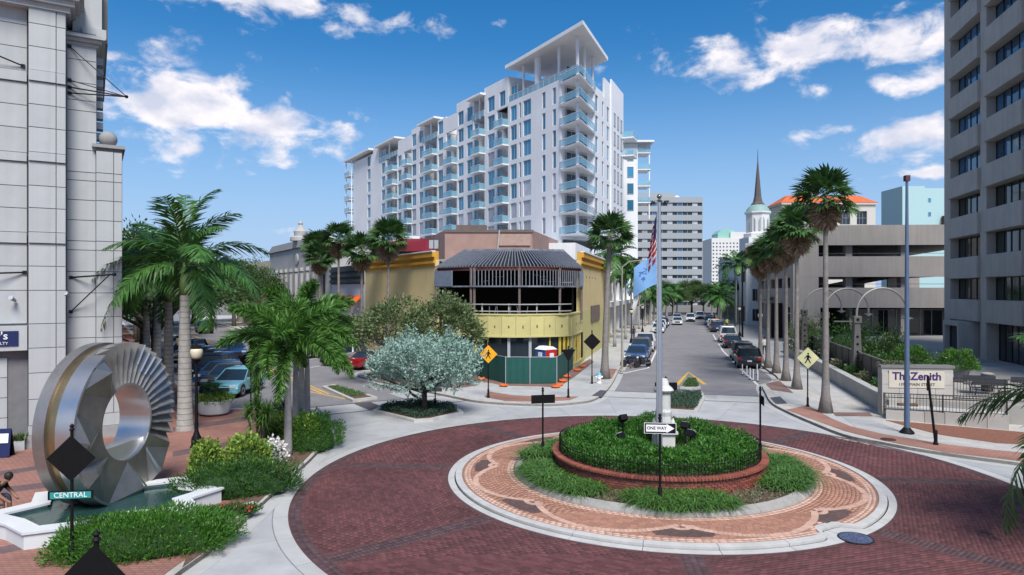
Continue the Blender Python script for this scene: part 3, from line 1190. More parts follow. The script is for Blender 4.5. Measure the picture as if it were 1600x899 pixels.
def sL(px):
    q = (px - 800) / F
    return (K.x - K.y * q) / (-UL.x + UL.y * q)


def sR(px):
    q = (px - 800) / F
    return (K.y * q - K.x) / (UR.x - UR.y * q)


LEN = sL(552)
fl = Face(tower, K + UL * LEN, -UL)
fr_ = Face(tower, K, UR)
XL = lambda px: LEN - sL(px)


def tower_build():
    wins = [(576.6, 4.5), (599, 5.5), (624.5, 5.5), (647, 6.5), (658.3, 6.5), (688.4, 7.5), (720, 8.5), (734, 9), (767.5, 10.5), (802.5, 9.5), (812.5, 3), (823.5, 12), (849.6, 5.2), (866, 5.2)]
    balc = [(604, 620), (631, 643), (663, 682.5), (697, 713.5), (740, 757), (776, 793.5)]
    wc = [(XL(c - w / 2), XL(c + w / 2)) for c, w in wins]
    bc = [(XL(a), XL(b)) for a, b in balc]
    rows = [(z + .45, z + 2.85) for z in FZ[:7]]
    wall = MB()
    x_end = LEN - sL(876)
    xA = XL(757); xT = XL(794)
    # wall, floors 0..6
    wall.box(0, x_end, 0, .35, -.05, FZ[0] - .6)
    cols = sorted(wc + bc)
    for a, b in gaps(cols, 0, x_end): wall.box(a, b, 0, .35, FZ[0] - .6, FZ[7] + .1)
    for c in wc:
        for a, b in gaps(rows, FZ[0] - .6, FZ[7] + .1): wall.box(c[0], c[1], 0, .35, a, b)
    for c in bc:
        for z in FZ[:7]: wall.box(c[0], c[1], .0, .35, z - .6 if z == FZ[0] else z - .18, z + .02)
        wall.box(c[0] - .02, c[0] + .02, .352, 2.2, FZ[0] - .6, FZ[7]); wall.box(c[1] - .02, c[1] + .02, .352, 2.2, FZ[0] - .6, FZ[7])
    # top storey: blocks of different height, open loggias between
    top_wins = [(c, w) for c, w in wins if c < 812]
    tc_ = [(XL(c - w / 2), XL(c + w / 2)) for c, w in top_wins] + [(XL(785 - 4.5), XL(785 + 4.5))]
    blocks = [(XL(583), XL(592), 40.6), (XL(643), XL(663), 40.4), (XL(684), XL(697), 39.6), (XL(713.5), XL(740), 41.0), (xA, xT, 41.2)]
    logg = [(XL(592), XL(622)), (XL(660), XL(684)), (XL(738), XL(757))]
    for a, b, zt in blocks:
        cc = [c for c in tc_ if c[0] > a and c[1] < b]
        wall_grid(wall, cc, [(FZ[7] + .45, FZ[7] + 2.9)], a, b, FZ[7] + .1, zt, .35)
        wall.box(a, b, .352, 6, zt - .5, zt - .004)
        wall.box(a, a + .3, .352, 5, FZ[7] + .1, zt - .502); wall.box(b - .3, b, .352, 5, FZ[7] + .1, zt - .502)
    for a, b in gaps([(p, q) for p, q, _ in blocks] + logg, 0, x_end):
        if b - a < .3: continue
        if a > xT - .2:
            wall.box(a, b, 0, .3, FZ[7] + .1, FZ[7] + .55)
        else:
            cc = [c for c in tc_ if c[0] > a and c[1] < b]
            wall_grid(wall, cc, [(FZ[7] + .45, FZ[7] + 2.9)], a, b, FZ[7] + .1, 39.4, .35)
    fl.build(wall, 'wall', M_white)
    # loggia roofs
    for a, b in logg:
        fl.build(MB().box(a - .6, b + .3, -1.0, 5, 40.0, 40.35), 'loggia_roof', M_white)
        fl.build(MB().tube([((a + b) / 2, .3, FZ[7] + .1), ((a + b) / 2, .3, 40.0)], .18), 'column', M_white)
        rail(fl, a, b, -.1, FZ[7] + .12)
    # left end canopy with open corner balconies
    fl.build(MB().box(-4.5, XL(583), -1.2, 7, 40.2, 40.6), 'loggia_roof', M_white)
    for x in (-3.9, .5):
        fl.build(MB().tube([(x, -.6, FZ[0] - 3), (x, -.6, 40.2)], .16), 'column', M_white)
    sl = MB().box(-4.5, 0, -1.0, 6, -.2, 0)
    for k in range(8):
        fl.put('balcony_slab', _WM.setdefault('endslab', sl.mesh('balcony_slab', M_white)), 0, 0, FZ[k])
        rail(fl, -4.4, 0, -.95, FZ[k], side=5)
    # core behind the facade and glazed backs of the recesses
    core = MB()
    pin = [K + UL * LEN + NL * 2.2, K + UL * 8.5 + NL * 2.0, K + UR * 11 - Vector((UR.y, -UR.x, 0)) * .9, K + UR * 28 - Vector((UR.y, -UR.x, 0)) * .5, K + UR * 28 + UL * 14, K + UL * LEN + NL * 22]
    core.prism([(p.x, p.y) for p in pin], -.05, FZ[7] + .08)
    core.build('core', mat('tower_inner', (.5, .5, .5), .8, var=.05), tower, world=True)
    pin = [K + UL * LEN + NL * 5, K + UL * 12 + NL * 4.0, K + UR * 12 - Vector((UR.y, -UR.x, 0)) * 3, K + UR * 27 - Vector((UR.y, -UR.x, 0)) * 2, K + UR * 27 + UL * 14, K + UL * LEN + NL * 20]
    MB().prism([(p.x, p.y) for p in pin], FZ[7] + .1, 40.3).build('penthouse', M_white, tower, world=True)
    for k, z in enumerate(FZ[:7]):
        for c in wc:
            w = c[1] - c[0]
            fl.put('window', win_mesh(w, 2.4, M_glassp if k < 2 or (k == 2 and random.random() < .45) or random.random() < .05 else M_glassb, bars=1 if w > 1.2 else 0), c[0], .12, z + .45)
        for c in bc:
            w = c[1] - c[0]
            fl.put('balcony_door', win_mesh(w * .8, 2.5, M_glassd, bars=2), c[0] + w * .1, 2.05, z + .05)
            fl.put('window', win_mesh(w * .34, 2.4, M_glassb, bars=0), c[0] + .02, .2, z + .3)
            balcony(fl, c[0] + w * .25, c[1] + .25, z)
    for c in tc_:
        fl.put('window', win_mesh(c[1] - c[0], 2.45, M_glassb, bars=1), c[0], .12, FZ[7] + .45)
    # penthouse glazing and terrace rail
    for px in range(800, 872, 12):
        fl.put('window', win_mesh(XL(px + 9) - XL(px), 2.6, M_glassd, bars=1), XL(px), 3.9 + .0, FZ[7] + .3)
    rail(fl, xT, x_end + sL(876) - .3, .1, FZ[7] + .55)
    # right face
    rc = [(932.3, 4.2), (942, 2.4), (950, 3.6), (958.5, 2.6), (963.5, 2.2)]
    rcol = [(sR(c - w / 2), sR(c + w / 2)) for c, w in rc]
    x0 = sR(928.5)
    wl = MB()
    wl.box(x0, 27, 0, .35, -.05, FZ[0] - .6)
    wall_grid(wl, rcol, rows, x0, 27, FZ[0] - .6, FZ[7] + .6, .35)
    wl.box(14.5, 27, 0.0, .35, FZ[7] + .6, 40.2)
    wl.box(18, 27, -.25, -.02, FZ[0], 41.0)
    fr_.build(wl, 'wall', M_white)
    for z in FZ[:7]:
        for c in rcol:
            if c[0] > 18: continue
            fr_.put('window', win_mesh(c[1] - c[0], 2.4, M_glassb, bars=0), c[0], .1, z + .45)
        for x in (19.5, 22, 24.5):
            fr_.put('window', win_mesh(1.3, 2.2, M_frame, bars=0, key='r'), x, -.33, z + .5)
    for z in (FZ[5], FZ[6]):
        balcony(fr_, 26.2, 29.5, z, 2.2)
    # corner balconies at the acute tip
    a, b = sL(876), sR(928.5)
    No = Vector((UR.y, -UR.x, 0))
    tri = [K - NL * .2 + No * .2 - (UL + UR) * .3, K + UR * b + No * .15, K + UL * 8.5 + NL * 2.0 + UR * .5, K + UL * a - NL * .15]
    slab = MB().prism([(p.x, p.y) for p in tri], -.22, 0).mesh('corner_balcony', M_white, inv=tower.matrix_basis.inverted())
    dw = (K + UL * a + NL * .4) - (K + UR * b - No * .4)
    fd = Face(tower, K + UL * a + NL * .5, (-dw).normalized())
    dl = dw.length
    MB().prism([(p.x, p.y) for p in (K + UL * a + NL * .36, K + UR * b - No * .36, K + UR * (b + 2) - No * 1.5, K + UL * (a + 4) + NL * 2)], FZ[0] - .6, FZ[7]).build('core', M_white, tower, world=True)
    for k, z in enumerate(FZ[:8]):
        o = link('corner_balcony', slab, tower, (0, 0, z))
        fd.put('balcony_door', win_mesh(dl * .36, 2.6, M_glassd, bars=1), dl * .06, -.25, z + .02)
        fd.put('balcony_door', win_mesh(dl * .26, 2.6, M_glassd, bars=1), dl * .52, -.25, z + .02)
        pts = [tri[3], tri[0], tri[1]]
        rl = MB()
        rl.strip([(p.x, p.y) for p in pts], .03, z + .08, z + 1.02, 0, off=.08)
        rl.strip([(p.x, p.y) for p in pts], .06, z + 1.02, z + 1.08, 1, off=.065)
        rl.build('railing', [M_rail, M_white], tower, world=True)
        q = K + UL * .9 + UR * 1.1
        if k < 8:
            MB().tube([(q.x, q.y, z), (q.x, q.y, z + 2.9 if k < 7 else 42.3)], .24, 10).build('column', M_white, tower, world=True)
    # big roof canopy
    cp = [K - (UL + UR) * 1.3 - NL * .4 + No * .4, K + UR * 13 + No * .9, K + UR * 13 + UL * 12, K + UL * sL(794) + NL * 6, K + UL * sL(794) - NL * .6, K + UL * sL(812) - NL * .6]
    MB().prism([(p.x, p.y) for p in cp], 42.3, 42.85).build('roof_canopy', M_white, tower, world=True)
    for s in (6, 11.5, 15.5):
        q = K + UL * s + NL * .9
        MB().tube([(q.x, q.y, FZ[7]), (q.x, q.y, 42.3)], .2 if s != 11.5 else .5, 10).build('column', M_white, tower, world=True)
    for s in (6, 10.5):
        q = K + UR * s - No * .9
        MB().tube([(q.x, q.y, FZ[7]), (q.x, q.y, 42.3)], .2, 10).build('column', M_white, tower, world=True)
    # rear wing seen past the right face
    o = K + UR * 36 - Vector((.6, 0, 0))
    fw = Face(tower, o - Vector((7, 0, 0)), (1, 0))
    wg = MB().box(0, 8.6, 0, 14, -.05, 34.2)
    fw.build(wg, 'rear_wing', M_white)
    fw.build(MB().box(5, 11.5, -1, 8, 34.25, 34.6), 'loggia_roof', M_white)
    for k in range(3, 7):
        fw.build(MB().box(8.6, 11, 0, 4, FZ[k] - .9, FZ[k] - .65), 'balcony_slab', M_white)
        fw.build(MB().box(8.6, 11, -.05, 0, FZ[k] - .65, FZ[k] + .3), 'railing', M_rail)
    fw.build(MB().tube([(10.8, .3, 20), (10.8, .3, 34.2)], .15), 'column', M_white)
    for k in range(2, 6):
        fw.put('window', win_mesh(1.2, 2, M_glassb, bars=0), 6.6, -.1, FZ[k] + .8)
    # podium terrace rail
    rail(fl, XL(690), x_end - 8, -.3, FZ[0] - .3)


def rail(face, a, b, y, z, side=0, h=1.0):
    k = ('rail', round(b - a, 1), side)
    if k not in _WM:
        m = MB(); w = b - a
        m.box(0, w, 0, .03, .06, h, 0); m.box(0, w, -.02, .05, h, h + .06, 1)
        for i in range(int(w / 1.4) + 1):
            m.box(i * w / max(1, int(w / 1.4)) - .02, i * w / max(1, int(w / 1.4)) + .02, -.012, .042, 0, h, 1)
        if side:
            m.box(0, .03, .035, side, .06, h, 0); m.box(-.01, .05, .055, side, h, h + .06, 1)
        _WM[k] = m.mesh('railing', [M_rail, M_white])
    return face.put('railing', _WM[k], a, y, z)


def balcony(face, a, b, z, d=1.2):
    k = ('balc', round(b - a, 1), d)
    if k not in _WM:
        m = MB(); w = b - a
        m.box(0, w, -d, .0, -.22, -.0, 0)
        m.box(.03, w - .03, -d + .03, -d + .06, .05, 1.0, 1); m.box(.03, .06, -d + .065, 0, .05, 1.0, 1); m.box(w - .06, w - .03, -d + .065, 0, .05, 1.0, 1)
        m.box(0, w, -d + .01, -d + .08, 1.0, 1.06, 0)
        _WM[k] = m.mesh('balcony', [M_white, M_rail])
    return face.put('balcony', _WM[k], a, 0, z)


tower_build()

# ------------------------------------------------------------------ stone clad building on the left
M_clad = mat('stone_cladding', (.385, .40, .405), .7, streak=.035, var=.05, scale=1.0, bump=.06, obj=.04, dirt=.1)
M_joint = mat('cladding_joint', (.16, .16, .165), .9, var=.1)
M_plinth = mat('grey_plinth', (.27, .27, .27), .8, var=.1, bump=.1)
M_black = mat('black_metal', (.012, .013, .016), .4, .3, var=.1)
lb = thing('office_building', 'pale stone clad office building behind the steel ring sculpture', 'building', (-16.9, 29.2, 0))
fb = Face(lb, (-16.9, 29.2, 0), NL)


def left_building():
    Yd = 27.6
    zz = lambda py, Yq: H - (py - Y0) * Yq / F
    core = MB()
    core.box(-30, -3.35, -.30, 12, .1, 26)
    core.box(-3.3, -2.05, -.72, 12, .1, 26)
    core.box(-2.05, -1.0, .2, 12, .1, 17.4)
    core.box(-2.05, -.55, 1.2, 12, 17.4, 24)
    core.box(-1.0, -.03, .03, 40, .1, 12.55)
    fb.build(core, 'core', M_joint)
    pan = {}

    def panel(x0, x1, z0, z1, y, th=.05, m=M_clad, nm='panel'):
        g = .008
        k = (round(x1 - x0, 3), round(z1 - z0, 3), th, m.name)
        if k not in pan:
            w, h = x1 - x0 - 2 * g, z1 - z0 - 2 * g
            c = .008
            v = [(0, 0, 0), (w, 0, 0), (w, 0, h), (0, 0, h), (c, -th, c), (w - c, -th, c), (w - c, -th, h - c), (c, -th, h - c)]
            v = [(p[0], p[1], p[2]) for p in v]
            pan[k] = MB().add(v, [(4, 5, 6, 7), (0, 1, 5, 4), (1, 2, 6, 5), (2, 3, 7, 6), (3, 0, 4, 7)]).mesh(nm, m)
        return fb.put(nm, pan[k], x0 + g, y, z0 + g)
    rows = [zz(p, Yd) for p in (660, 620, 580, 542, 505, 454, 417, 382, 365, 328, 294, 257, 243, 205, 170, 135, 118, 82, 47, 14, -20, -55)]
    belts = {7, 11, 15}
    for i in range(len(rows) - 1):
        z0, z1 = rows[i], rows[i + 1]
        e = .08 if i in belts else 0
        panel(-3.3, -2.38, z0, z1, -.72 - e)
        panel(-2.38, -2.05, z0, z1, -.70 - e)
        if z0 > zz(520, Yd):
            for j in range(4):
                panel(-3.36 - 2.0 * (j + 1), -3.36 - 2.0 * j, z0, z1, -.30 - e)
    panel(-3.32, -2.03, .62, rows[0], -.72)
    # recess and corner pier
    r2 = [zz(p, 29.0) for p in (645, 605, 565, 527, 495, 458, 425, 392, 378, 346, 315, 285, 272, 238)]
    for i in range(len(r2) - 1):
        panel(-2.05, -1.0, r2[i], r2[i + 1], .2)
        panel(-1.0, -.35, r2[i], r2[i + 1], .03)
        panel(-.35, -.03, r2[i], r2[i + 1], .05)
    panel(-1.0, -.03, .62, r2[0], .03)
    r3 = [zz(p, 29.0) for p in (238, 210, 178, 162, 135, 100, 72)]
    for i in range(len(r3) - 1):
        panel(-2.05, -.98, r3[i], r3[i + 1], .2)
    fb.build(MB().box(-2.06, -.98, .205, 3.0, r2[-1], 17.3), 'upper_wall', M_clad)
    # plinths, belt cornice, caps
    fb.build(MB().box(-3.4, -1.98, -.86, 0, .1, .62), 'plinth', M_plinth)
    fb.build(MB().box(-1.08, .06, -.1, 1.5, .1, .62), 'plinth', M_plinth)
    fb.build(MB().box(-2.0, -1.09, .1, .5, .1, .62), 'plinth', M_plinth)
    zc = zz(232, 29.0)
    fb.build(MB().box(-1.15, .08, -.1, 3, zc - .02, zc + .12), 'cap_stone', M_plinth)
    fb.build(MB().lathe([(.16, .0), (.1, .06), (.1, .1)], (-.55, .45), 14, z=zc + .12).ball((-.55, .45, zc + .44), .36, 16, 10), 'ball_finial', M_plinth, smooth='auto')
    ch = zz(72, 28.5)
    cor = MB()
    for k in range(3):
        cor.box(-2.06 - .0, -.9 + .12 * k, .1 - .16 * k, 3, ch + .14 * k + .002 * k, ch + .14 * (k + 1))
    fb.build(cor, 'cornice', M_clad)
    cor = MB()
    for k in range(4):
        cor.box(-30, -1.9 + .16 * k, -.85 - .18 * k, 3 - k * .01, 17.75 + .22 * k + .002 * k, 17.75 + .22 * (k + 1))
    fb.build(cor, 'cornice', M_clad)
    # upper bay of the set back storey with brackets
    up = MB().box(-1.85, -.78, .6, 6, ch + .45, ch + 3)
    up.box(-1.5, -.62, .3, 6, ch + .5, ch + .9)
    fb.build(up, 'upper_bay', M_clad)
    side = MB()
    for k in range(9):
        z = zz(90 + 16 * k, 29.5)
        side.box(-.98, -.72, 1.0 + .1 * k, 1.6 + .1 * k, z - .3, z)
    fb.build(side, 'side_louvre', M_frame)
    # shop entrance
    fb.build(MB().box(-12, -3.36, -.28, -.24, .13, 3.6), 'shop_glass', M_glassd)
    for x in (-4.6, -6.6, -8.8):
        for i in range(4):
            panel(x - .6, x + .6, .55 + .8 * i, .55 + .8 * (i + 1), -.31)
        fb.build(MB().box(x - .65, x + .65, -.45, -.3, .13, .55), 'plinth', M_plinth)
    fb.build(MB().box(-12, -3.34, -.7, -.31, zz(545, Yd), zz(508, Yd)), 'sign_band', M_clad)
    s0, s1 = zz(540, Yd), zz(514, Yd)
    xs = -4.25
    sg = fb.build(MB().box(-7.6, -3.62, -.74, -.7, s0 + .06, s1 - .03), 'shop_sign', mat('navy_sign', (.012, .02, .085), .4, var=.05))
    M_sw = mat('sign_white', (.75, .75, .75), .5, var=0)
    t1 = text_mesh("Sotheby's", .42, 'sign_letters', M_sw, align='RIGHT', bold=.004)
    fb.put('sign_letters', t1, -3.95, -.745, (s0 + s1) / 2 + .12)
    t2 = text_mesh("INTERNATIONAL REALTY", .15, 'sign_letters', M_sw, align='RIGHT')
    fb.put('sign_letters', t2, -3.95, -.745, s0 + .17)
    # tie rods and awning arms
    def arm(p, q, nm='awning_arm', r=.035, knob=True):
        m = MB().tube([p, q], r, 8)
        if knob: m.ball(q, r * 2.4, 10, 6)
        m.box(p[0] - .07, p[0] + .07, p[1] - .02, p[1] + .12, p[2] - .07, p[2] + .07)
        return fb.build(m, nm, M_black, smooth='auto')
    zz2 = zz(436, 28)
    arm((-1.9, .15, zz(434, 28.6)), (-.35, -.75, zz(429, 28.4)))
    arm((-1.9, .15, zz(487, 28.6)), (-.55, -.7, zz(431, 28.4)), r=.025, knob=False)
    arm((-3.45, -.4, zz(426, 27.2)), (-5.5, -1.0, zz(430, 26.5)), knob=False)
    tip = (.1, -.85, zz(150, 28.4))
    for p in ((-1.95, .12, zz(77, 28.6)), (-1.95, .12, zz(129, 28.6)), (-1.95, .12, zz(140, 28.6)), (-1.95, .12, zz(149, 28.6))):
        arm(p, tip, r=.02 if p[2] > 15 else .03)
    arm((-3.5, -.4, zz(107, 27.3)), (-5.2, -.9, zz(80, 26.6)), r=.03, knob=False)
    # floodlights on the wall
    for x, py, Yq in ((-3.75, 470, 27.2), (-1.95, 463, 28.6)):
        fb.build(MB().tube([(x, -.45, zz(py, Yq)), (x - .12, -.75, zz(py - 5, Yq))], [.06, .09], 10), 'wall_floodlight', M_frame, smooth='auto')
    # window box and planter by the door
    fb.build(MB().box(-4.3, -3.4, -1.1, -.75, .13, .5), 'planter_box', M_clad)
    V, Q = leaf_quads(np.stack([RNG.uniform(-4.3, -3.4, 220), RNG.uniform(-1.1, -.75, 220), np.full(220, .5)], 1), np.stack([RNG.normal(0, .5, 220), RNG.normal(0, .5, 220), np.ones(220)], 1), .3, .06)
    me = np_mesh('planter_leaves', V, Q, mat('leaf_plain', (.05, .10, .02), .5, island=.4, var=0, transl=.2))
    me.transform(fb.T)
    link('planter_leaves', me, lb)
    # doorway blocked with a grey shutter beside the corner pier
    fb.build(MB().box(-1.98, -1.02, .16, .19, .13, 2.75), 'shutter', mat('shutter_grey', (.16, .165, .17), .5, var=.1))
    # street side wall with red awnings
    for k in range(5):
        x = 3 + 6 * k
        aw = MB().add([(-.02, x, 2.9), (1.4, x, 2.35), (1.4, x + 3, 2.35), (-.02, x + 3, 2.9), (1.4, x, 2.15), (1.4, x + 3, 2.15)], [(0, 1, 2, 3), (1, 4, 5, 2)])
        fb.build(aw, 'awning', mat('red_awning', (.42, .03, .03), .7, var=.1))


left_building()

# ------------------------------------------------------------------ yellow corner building, gutted for rebuilding
M_yw = mat('yellow_stucco', (.60, .475, .235), .85, streak=.04, var=.07, scale=.6, bump=.1, dirt=.12)
M_yb = mat('pale_yellow_panel', (.53, .475, .20), .75, var=.08, scale=.8, obj=.05, dirt=.15)
M_yc = mat('ochre_cornice', (.58, .30, .04), .8, var=.1, scale=.8, dirt=.15)
M_yp = mat('yellow_paint_post', (.62, .45, .05), .6, var=.1)
M_stud = mat('galvanised_stud', (.20, .215, .25), .55, .3, var=.25, scale=3, island=.3)
M_rust = mat('red_oxide_steel', (.10, .035, .03), .7, var=.3, scale=3)
M_post = mat('dusty_brown_steel', (.13, .10, .09), .7, var=.25, scale=3)
yb = thing('corner_building', 'yellow corner building stripped to its roof framing above a curved parapet', 'building', (0, 56, 0))
PL0 = Vector((-6.6, 58, 0)); PR0 = Vector((4.85, 54.4, 0))
FRONT = smooth_line([tuple((PL0 - UL * 1.2)[:2]), (-4.6, 54.9), (-2.4, 53.0), (.3, 52.3), (3.0, 53.0), (4.85, 54.5), tuple((PR0 + UM * 6)[:2])], 5)
EAVE = smooth_line([(-6.55, 57.6), (-3.6, 55.0), (0, 54.15), (3.3, 54.9), (6.1, 58.4)], 8)
RIDGE = smooth_line([(-4.3, 60.6), (-2.3, 60.0), (0, 59.7), (2.4, 60.0), (4.6, 60.6)], 8)


def yellow_building():
    B = lambda m, nm, mt, **k: m.build(nm, mt, yb, world=True, **k)
    # wings
    rw0 = PR0 + UM * 4.6; rw1 = PR0 + UM * 28.6
    lw0 = PL0; lw1 = PL0 + UL * 17.6
    inner = Vector((2, 80, 0))
    B(MB().strip([tuple(rw1[:2]), tuple(rw0[:2])], .35, 4.6, 9.1), 'right_wall', M_yw)
    B(MB().strip([tuple(rw1[:2]), tuple((rw0 - UM * 4.4)[:2])], .35, .0, 4.6), 'lower_wall', M_yb)
    B(MB().strip([tuple(lw0[:2]), tuple(lw1[:2])], .35, 0, 9.1), 'left_wall', M_yw)
    B(MB().prism([(p.x, p.y) for p in (lw0 + NL * .5 + UL * 3, rw0 - NM * .5 + UM * 3, rw1 - NM * .5, lw1 + NL * .5)], 9.0, 9.3), 'roof', mat('gravel_roof', (.3, .29, .27), .95, var=.2))
    for k, (o, z0, z1) in enumerate(((.0, 8.55, 8.8), (.13, 8.8, 9.02), (.04, 9.02, 9.35), (.24, 9.35, 9.8), (.32, 9.8, 9.9))):
        mtx = M_yc if k < 4 else M_white
        B(MB().strip([tuple((rw1)[:2]), tuple(rw0[:2])], -(.06 + o), z0, z1), 'cornice', mtx)
        B(MB().strip([tuple(lw0[:2]), tuple((lw1)[:2])], -(.06 + o), z0, z1), 'cornice', mtx)
    B(MB().strip([tuple(rw1[:2]), tuple(rw0[:2])], .3, 9.1, 9.86), 'parapet', M_yc)
    B(MB().strip([tuple(lw0[:2]), tuple(lw1[:2])], .3, 9.1, 9.86), 'parapet', M_yc)
    # curved band in panels, ghost marks of the old letters
    n = len(FRONT) - 1
    acc = 0
    pts = [FRONT[0]]
    for i in range(1, len(FRONT)):
        if math.dist(FRONT[i], pts[-1]) > .85: pts.append(FRONT[i])
    for i in range(len(pts) - 1):
        p, q = Vector((*pts[i], 0)), Vector((*pts[i + 1], 0))
        d = (q - p).normalized() * .012
        B(MB().strip([tuple((p + d)[:2]), tuple((q - d)[:2])], -.28, 2.82, 4.5), 'panel', M_yb)
        nn = Vector((d.y, -d.x, 0)).normalized()
        c = (p + q) / 2 + nn * .012
        if 2 <= i <= 15:
            B(MB().rbox((c.x, c.y, 3.62 + random.uniform(-.03, .03)), (.09 + .05 * random.random(), .02, .16 + .1 * random.random()), math.atan2(d.y, d.x)), 'letter_scar', mat('letter_rust', (.16, .12, .04), .9, var=.3))
    B(MB().strip(FRONT, .14, 4.5, 4.62, off=-.1), 'coping', M_yb)
    B(MB().strip(FRONT, .06, 2.78, 2.9), 'drip_edge', M_yb)
    # floor, back wall, ceiling of the gutted room
    room = [(p[0] * .94, p[1] + .45) for p in FRONT[4:-5]]
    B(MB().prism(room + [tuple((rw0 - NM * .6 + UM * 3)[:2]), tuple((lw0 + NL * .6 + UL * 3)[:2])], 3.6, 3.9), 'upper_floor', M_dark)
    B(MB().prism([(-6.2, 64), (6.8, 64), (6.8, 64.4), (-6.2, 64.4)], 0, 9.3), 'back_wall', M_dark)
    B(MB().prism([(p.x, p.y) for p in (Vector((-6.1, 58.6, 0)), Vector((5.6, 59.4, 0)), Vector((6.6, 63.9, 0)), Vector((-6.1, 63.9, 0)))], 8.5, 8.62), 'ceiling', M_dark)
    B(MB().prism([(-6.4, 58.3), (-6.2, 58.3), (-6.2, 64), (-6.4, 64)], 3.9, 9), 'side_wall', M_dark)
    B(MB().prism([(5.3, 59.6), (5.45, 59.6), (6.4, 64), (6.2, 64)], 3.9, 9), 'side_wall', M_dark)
    for k in range(9):        # debris and hangers inside
        x = random.uniform(-4.5, 4.8); y = random.uniform(57, 60)
        B(MB().rbox((x, y, random.uniform(6.4, 8.0)), (random.uniform(.3, 1.2), .05, .06), random.uniform(-.3, .3)), 'loose_conduit', M_frame)
    for k in range(6):
        x = random.uniform(-2, 3.8)
        B(MB().tube([(x, 56.5, 3.9), (x + random.uniform(-.3, .3), 56.5 + random.uniform(-.3, .3), 5.1)], .03, 5), 'leaning_stud', M_frame)
    # steel frame, posts and rail
    B(MB().strip(EAVE, .16, 8.08, 8.4, off=-.3), 'eave_beam', M_rust)
    B(MB().strip(EAVE, .12, 6.72, 6.84, off=-.02), 'lower_track', M_stud)
    EL = [0]
    for i in range(1, len(EAVE)): EL.append(EL[-1] + math.dist(EAVE[i], EAVE[i - 1]))

    def on(path, t):
        L_ = [0]
        for i in range(1, len(path)): L_.append(L_[-1] + math.dist(path[i], path[i - 1]))
        s = t * L_[-1]
        for i in range(1, len(path)):
            if L_[i] >= s:
                k = (s - L_[i - 1]) / (L_[i] - L_[i - 1])
                return Vector((path[i - 1][0] + (path[i][0] - path[i - 1][0]) * k, path[i - 1][1] + (path[i][1] - path[i - 1][1]) * k, 0))
        return Vector((*path[-1], 0))
    for t in (0.005, .27, .29, .53, .77, .995):
        p = on(EAVE, t) + Vector((0, .12, 0))
        B(MB().box(p.x - .09, p.x + .09, p.y - .09, p.y + .09, 3.9, 8.3), 'post', M_post)
    for k in range(52):
        t = k / 51
        p, q = on(EAVE, t), on(RIDGE, t)
        d = (q - p); L_ = math.hypot(d.length, 1.62)
        m = MB()
        w = .034
        pr = Vector((d.y, -d.x, 0)).normalized() * w
        a, b = p + Vector((0, 0, 8.36)), q + Vector((0, 0, 10.0))
        u = Vector((0, 0, .14))
        m.add([a - pr, a + pr, b + pr, b - pr, a - pr + u, a + pr + u, b + pr + u, b - pr + u], [(0, 1, 2, 3), (7, 6, 5, 4), (0, 4, 5, 1), (1, 5, 6, 2), (2, 6, 7, 3), (3, 7, 4, 0)])
        B(m, 'rafter', M_stud)
        if k < 11 or k % 1 == 0:
            s = on(EAVE, min(.999, (k + .3) / 52))
            if .15 < t < .26: continue
            B(MB().box(s.x - .03, s.x + .03, s.y - .04, s.y + .05, 6.84, 8.1), 'stud', M_stud)
    for k in range(10):
        s = on(EAVE, .01 + .014 * k)
        B(MB().box(s.x - .03, s.x + .03, s.y - .04, s.y + .05, 6.84, 8.1), 'stud', M_stud)
    B(MB().strip([tuple(on(EAVE, t)[:2]) for t in (.0, .05, .1, .145)], .02, 6.8, 8.1, off=.12), 'sheathing', mat('grey_sheathing', (.16, .19, .25), .6, var=.2))
    B(MB().strip([tuple(on(EAVE, t)[:2]) for t in (.955, .98, 1.0)], .02, 6.8, 8.1, off=.12), 'sheathing', MATS['grey_sheathing'])
    # roof deck under the rafters, dark
    dk = MB()
    for k in range(24):
        p, q, p2, q2 = on(EAVE, k / 24), on(RIDGE, k / 24), on(EAVE, (k + 1) / 24), on(RIDGE, (k + 1) / 24)
        dk.add([p + Vector((0, .1, 8.3)), p2 + Vector((0, .1, 8.3)), q2 + Vector((0, 0, 9.93)), q + Vector((0, 0, 9.93))], [(0, 1, 2, 3)])
    B(dk, 'roof_deck', mat('dark_deck', (.012, .012, .016), .8, var=.3))
    B(MB().strip(RIDGE, .25, 9.9, 10.14), 'ridge_track', M_stud)
    rp = [tuple((Vector((*p, 0)) + Vector((0, .9, 0)))[:2]) for p in FRONT[6:-5]]
    for z in (4.75, 5.3):
        B(MB().strip(rp, .06, z, z + .08), 'guard_rail', M_walk)
    for k in range(0, len(rp), 4):
        B(MB().box(rp[k][0] - .05, rp[k][0] + .05, rp[k][1] + .07, rp[k][1] + .16, 3.9, 5.4), 'guard_post', M_walk)
    # ground floor: posts, glazing, mullions
    G1 = [tuple((Vector((*p, 0)) + Vector((0, .45, 0)))[:2]) for p in FRONT]
    B(MB().strip(G1, .05, .5, 2.8), 'shop_glazing', M_glassd)
    B(MB().strip(G1, .3, .0, .5, off=-.1), 'sill_wall', M_yb)
    L_ = len(G1)
    for k, wd in ((2, .16), (6, .1), (9, .16), (11, .1), (20, .12), (22, .2), (23, .2), (24, .2), (25, .2), (26, .16), (27, .16), (28, .16), (29, .16)):
        if k < L_:
            p = G1[k]
            B(MB().box(p[0] - wd / 2, p[0] + wd / 2, p[1] - .2, p[1] - .03, 0, 2.8), 'mullion', M_yp)
    for k in (14, 17):
        p = G1[k]
        B(MB().box(p[0] - .11, p[0] + .11, p[1] - .2, p[1] - .03, 0, 2.8), 'mullion', M_frame)
    B(MB().strip(G1[19:31], .1, .95, 1.05, off=-.14), 'transom', M_yp)
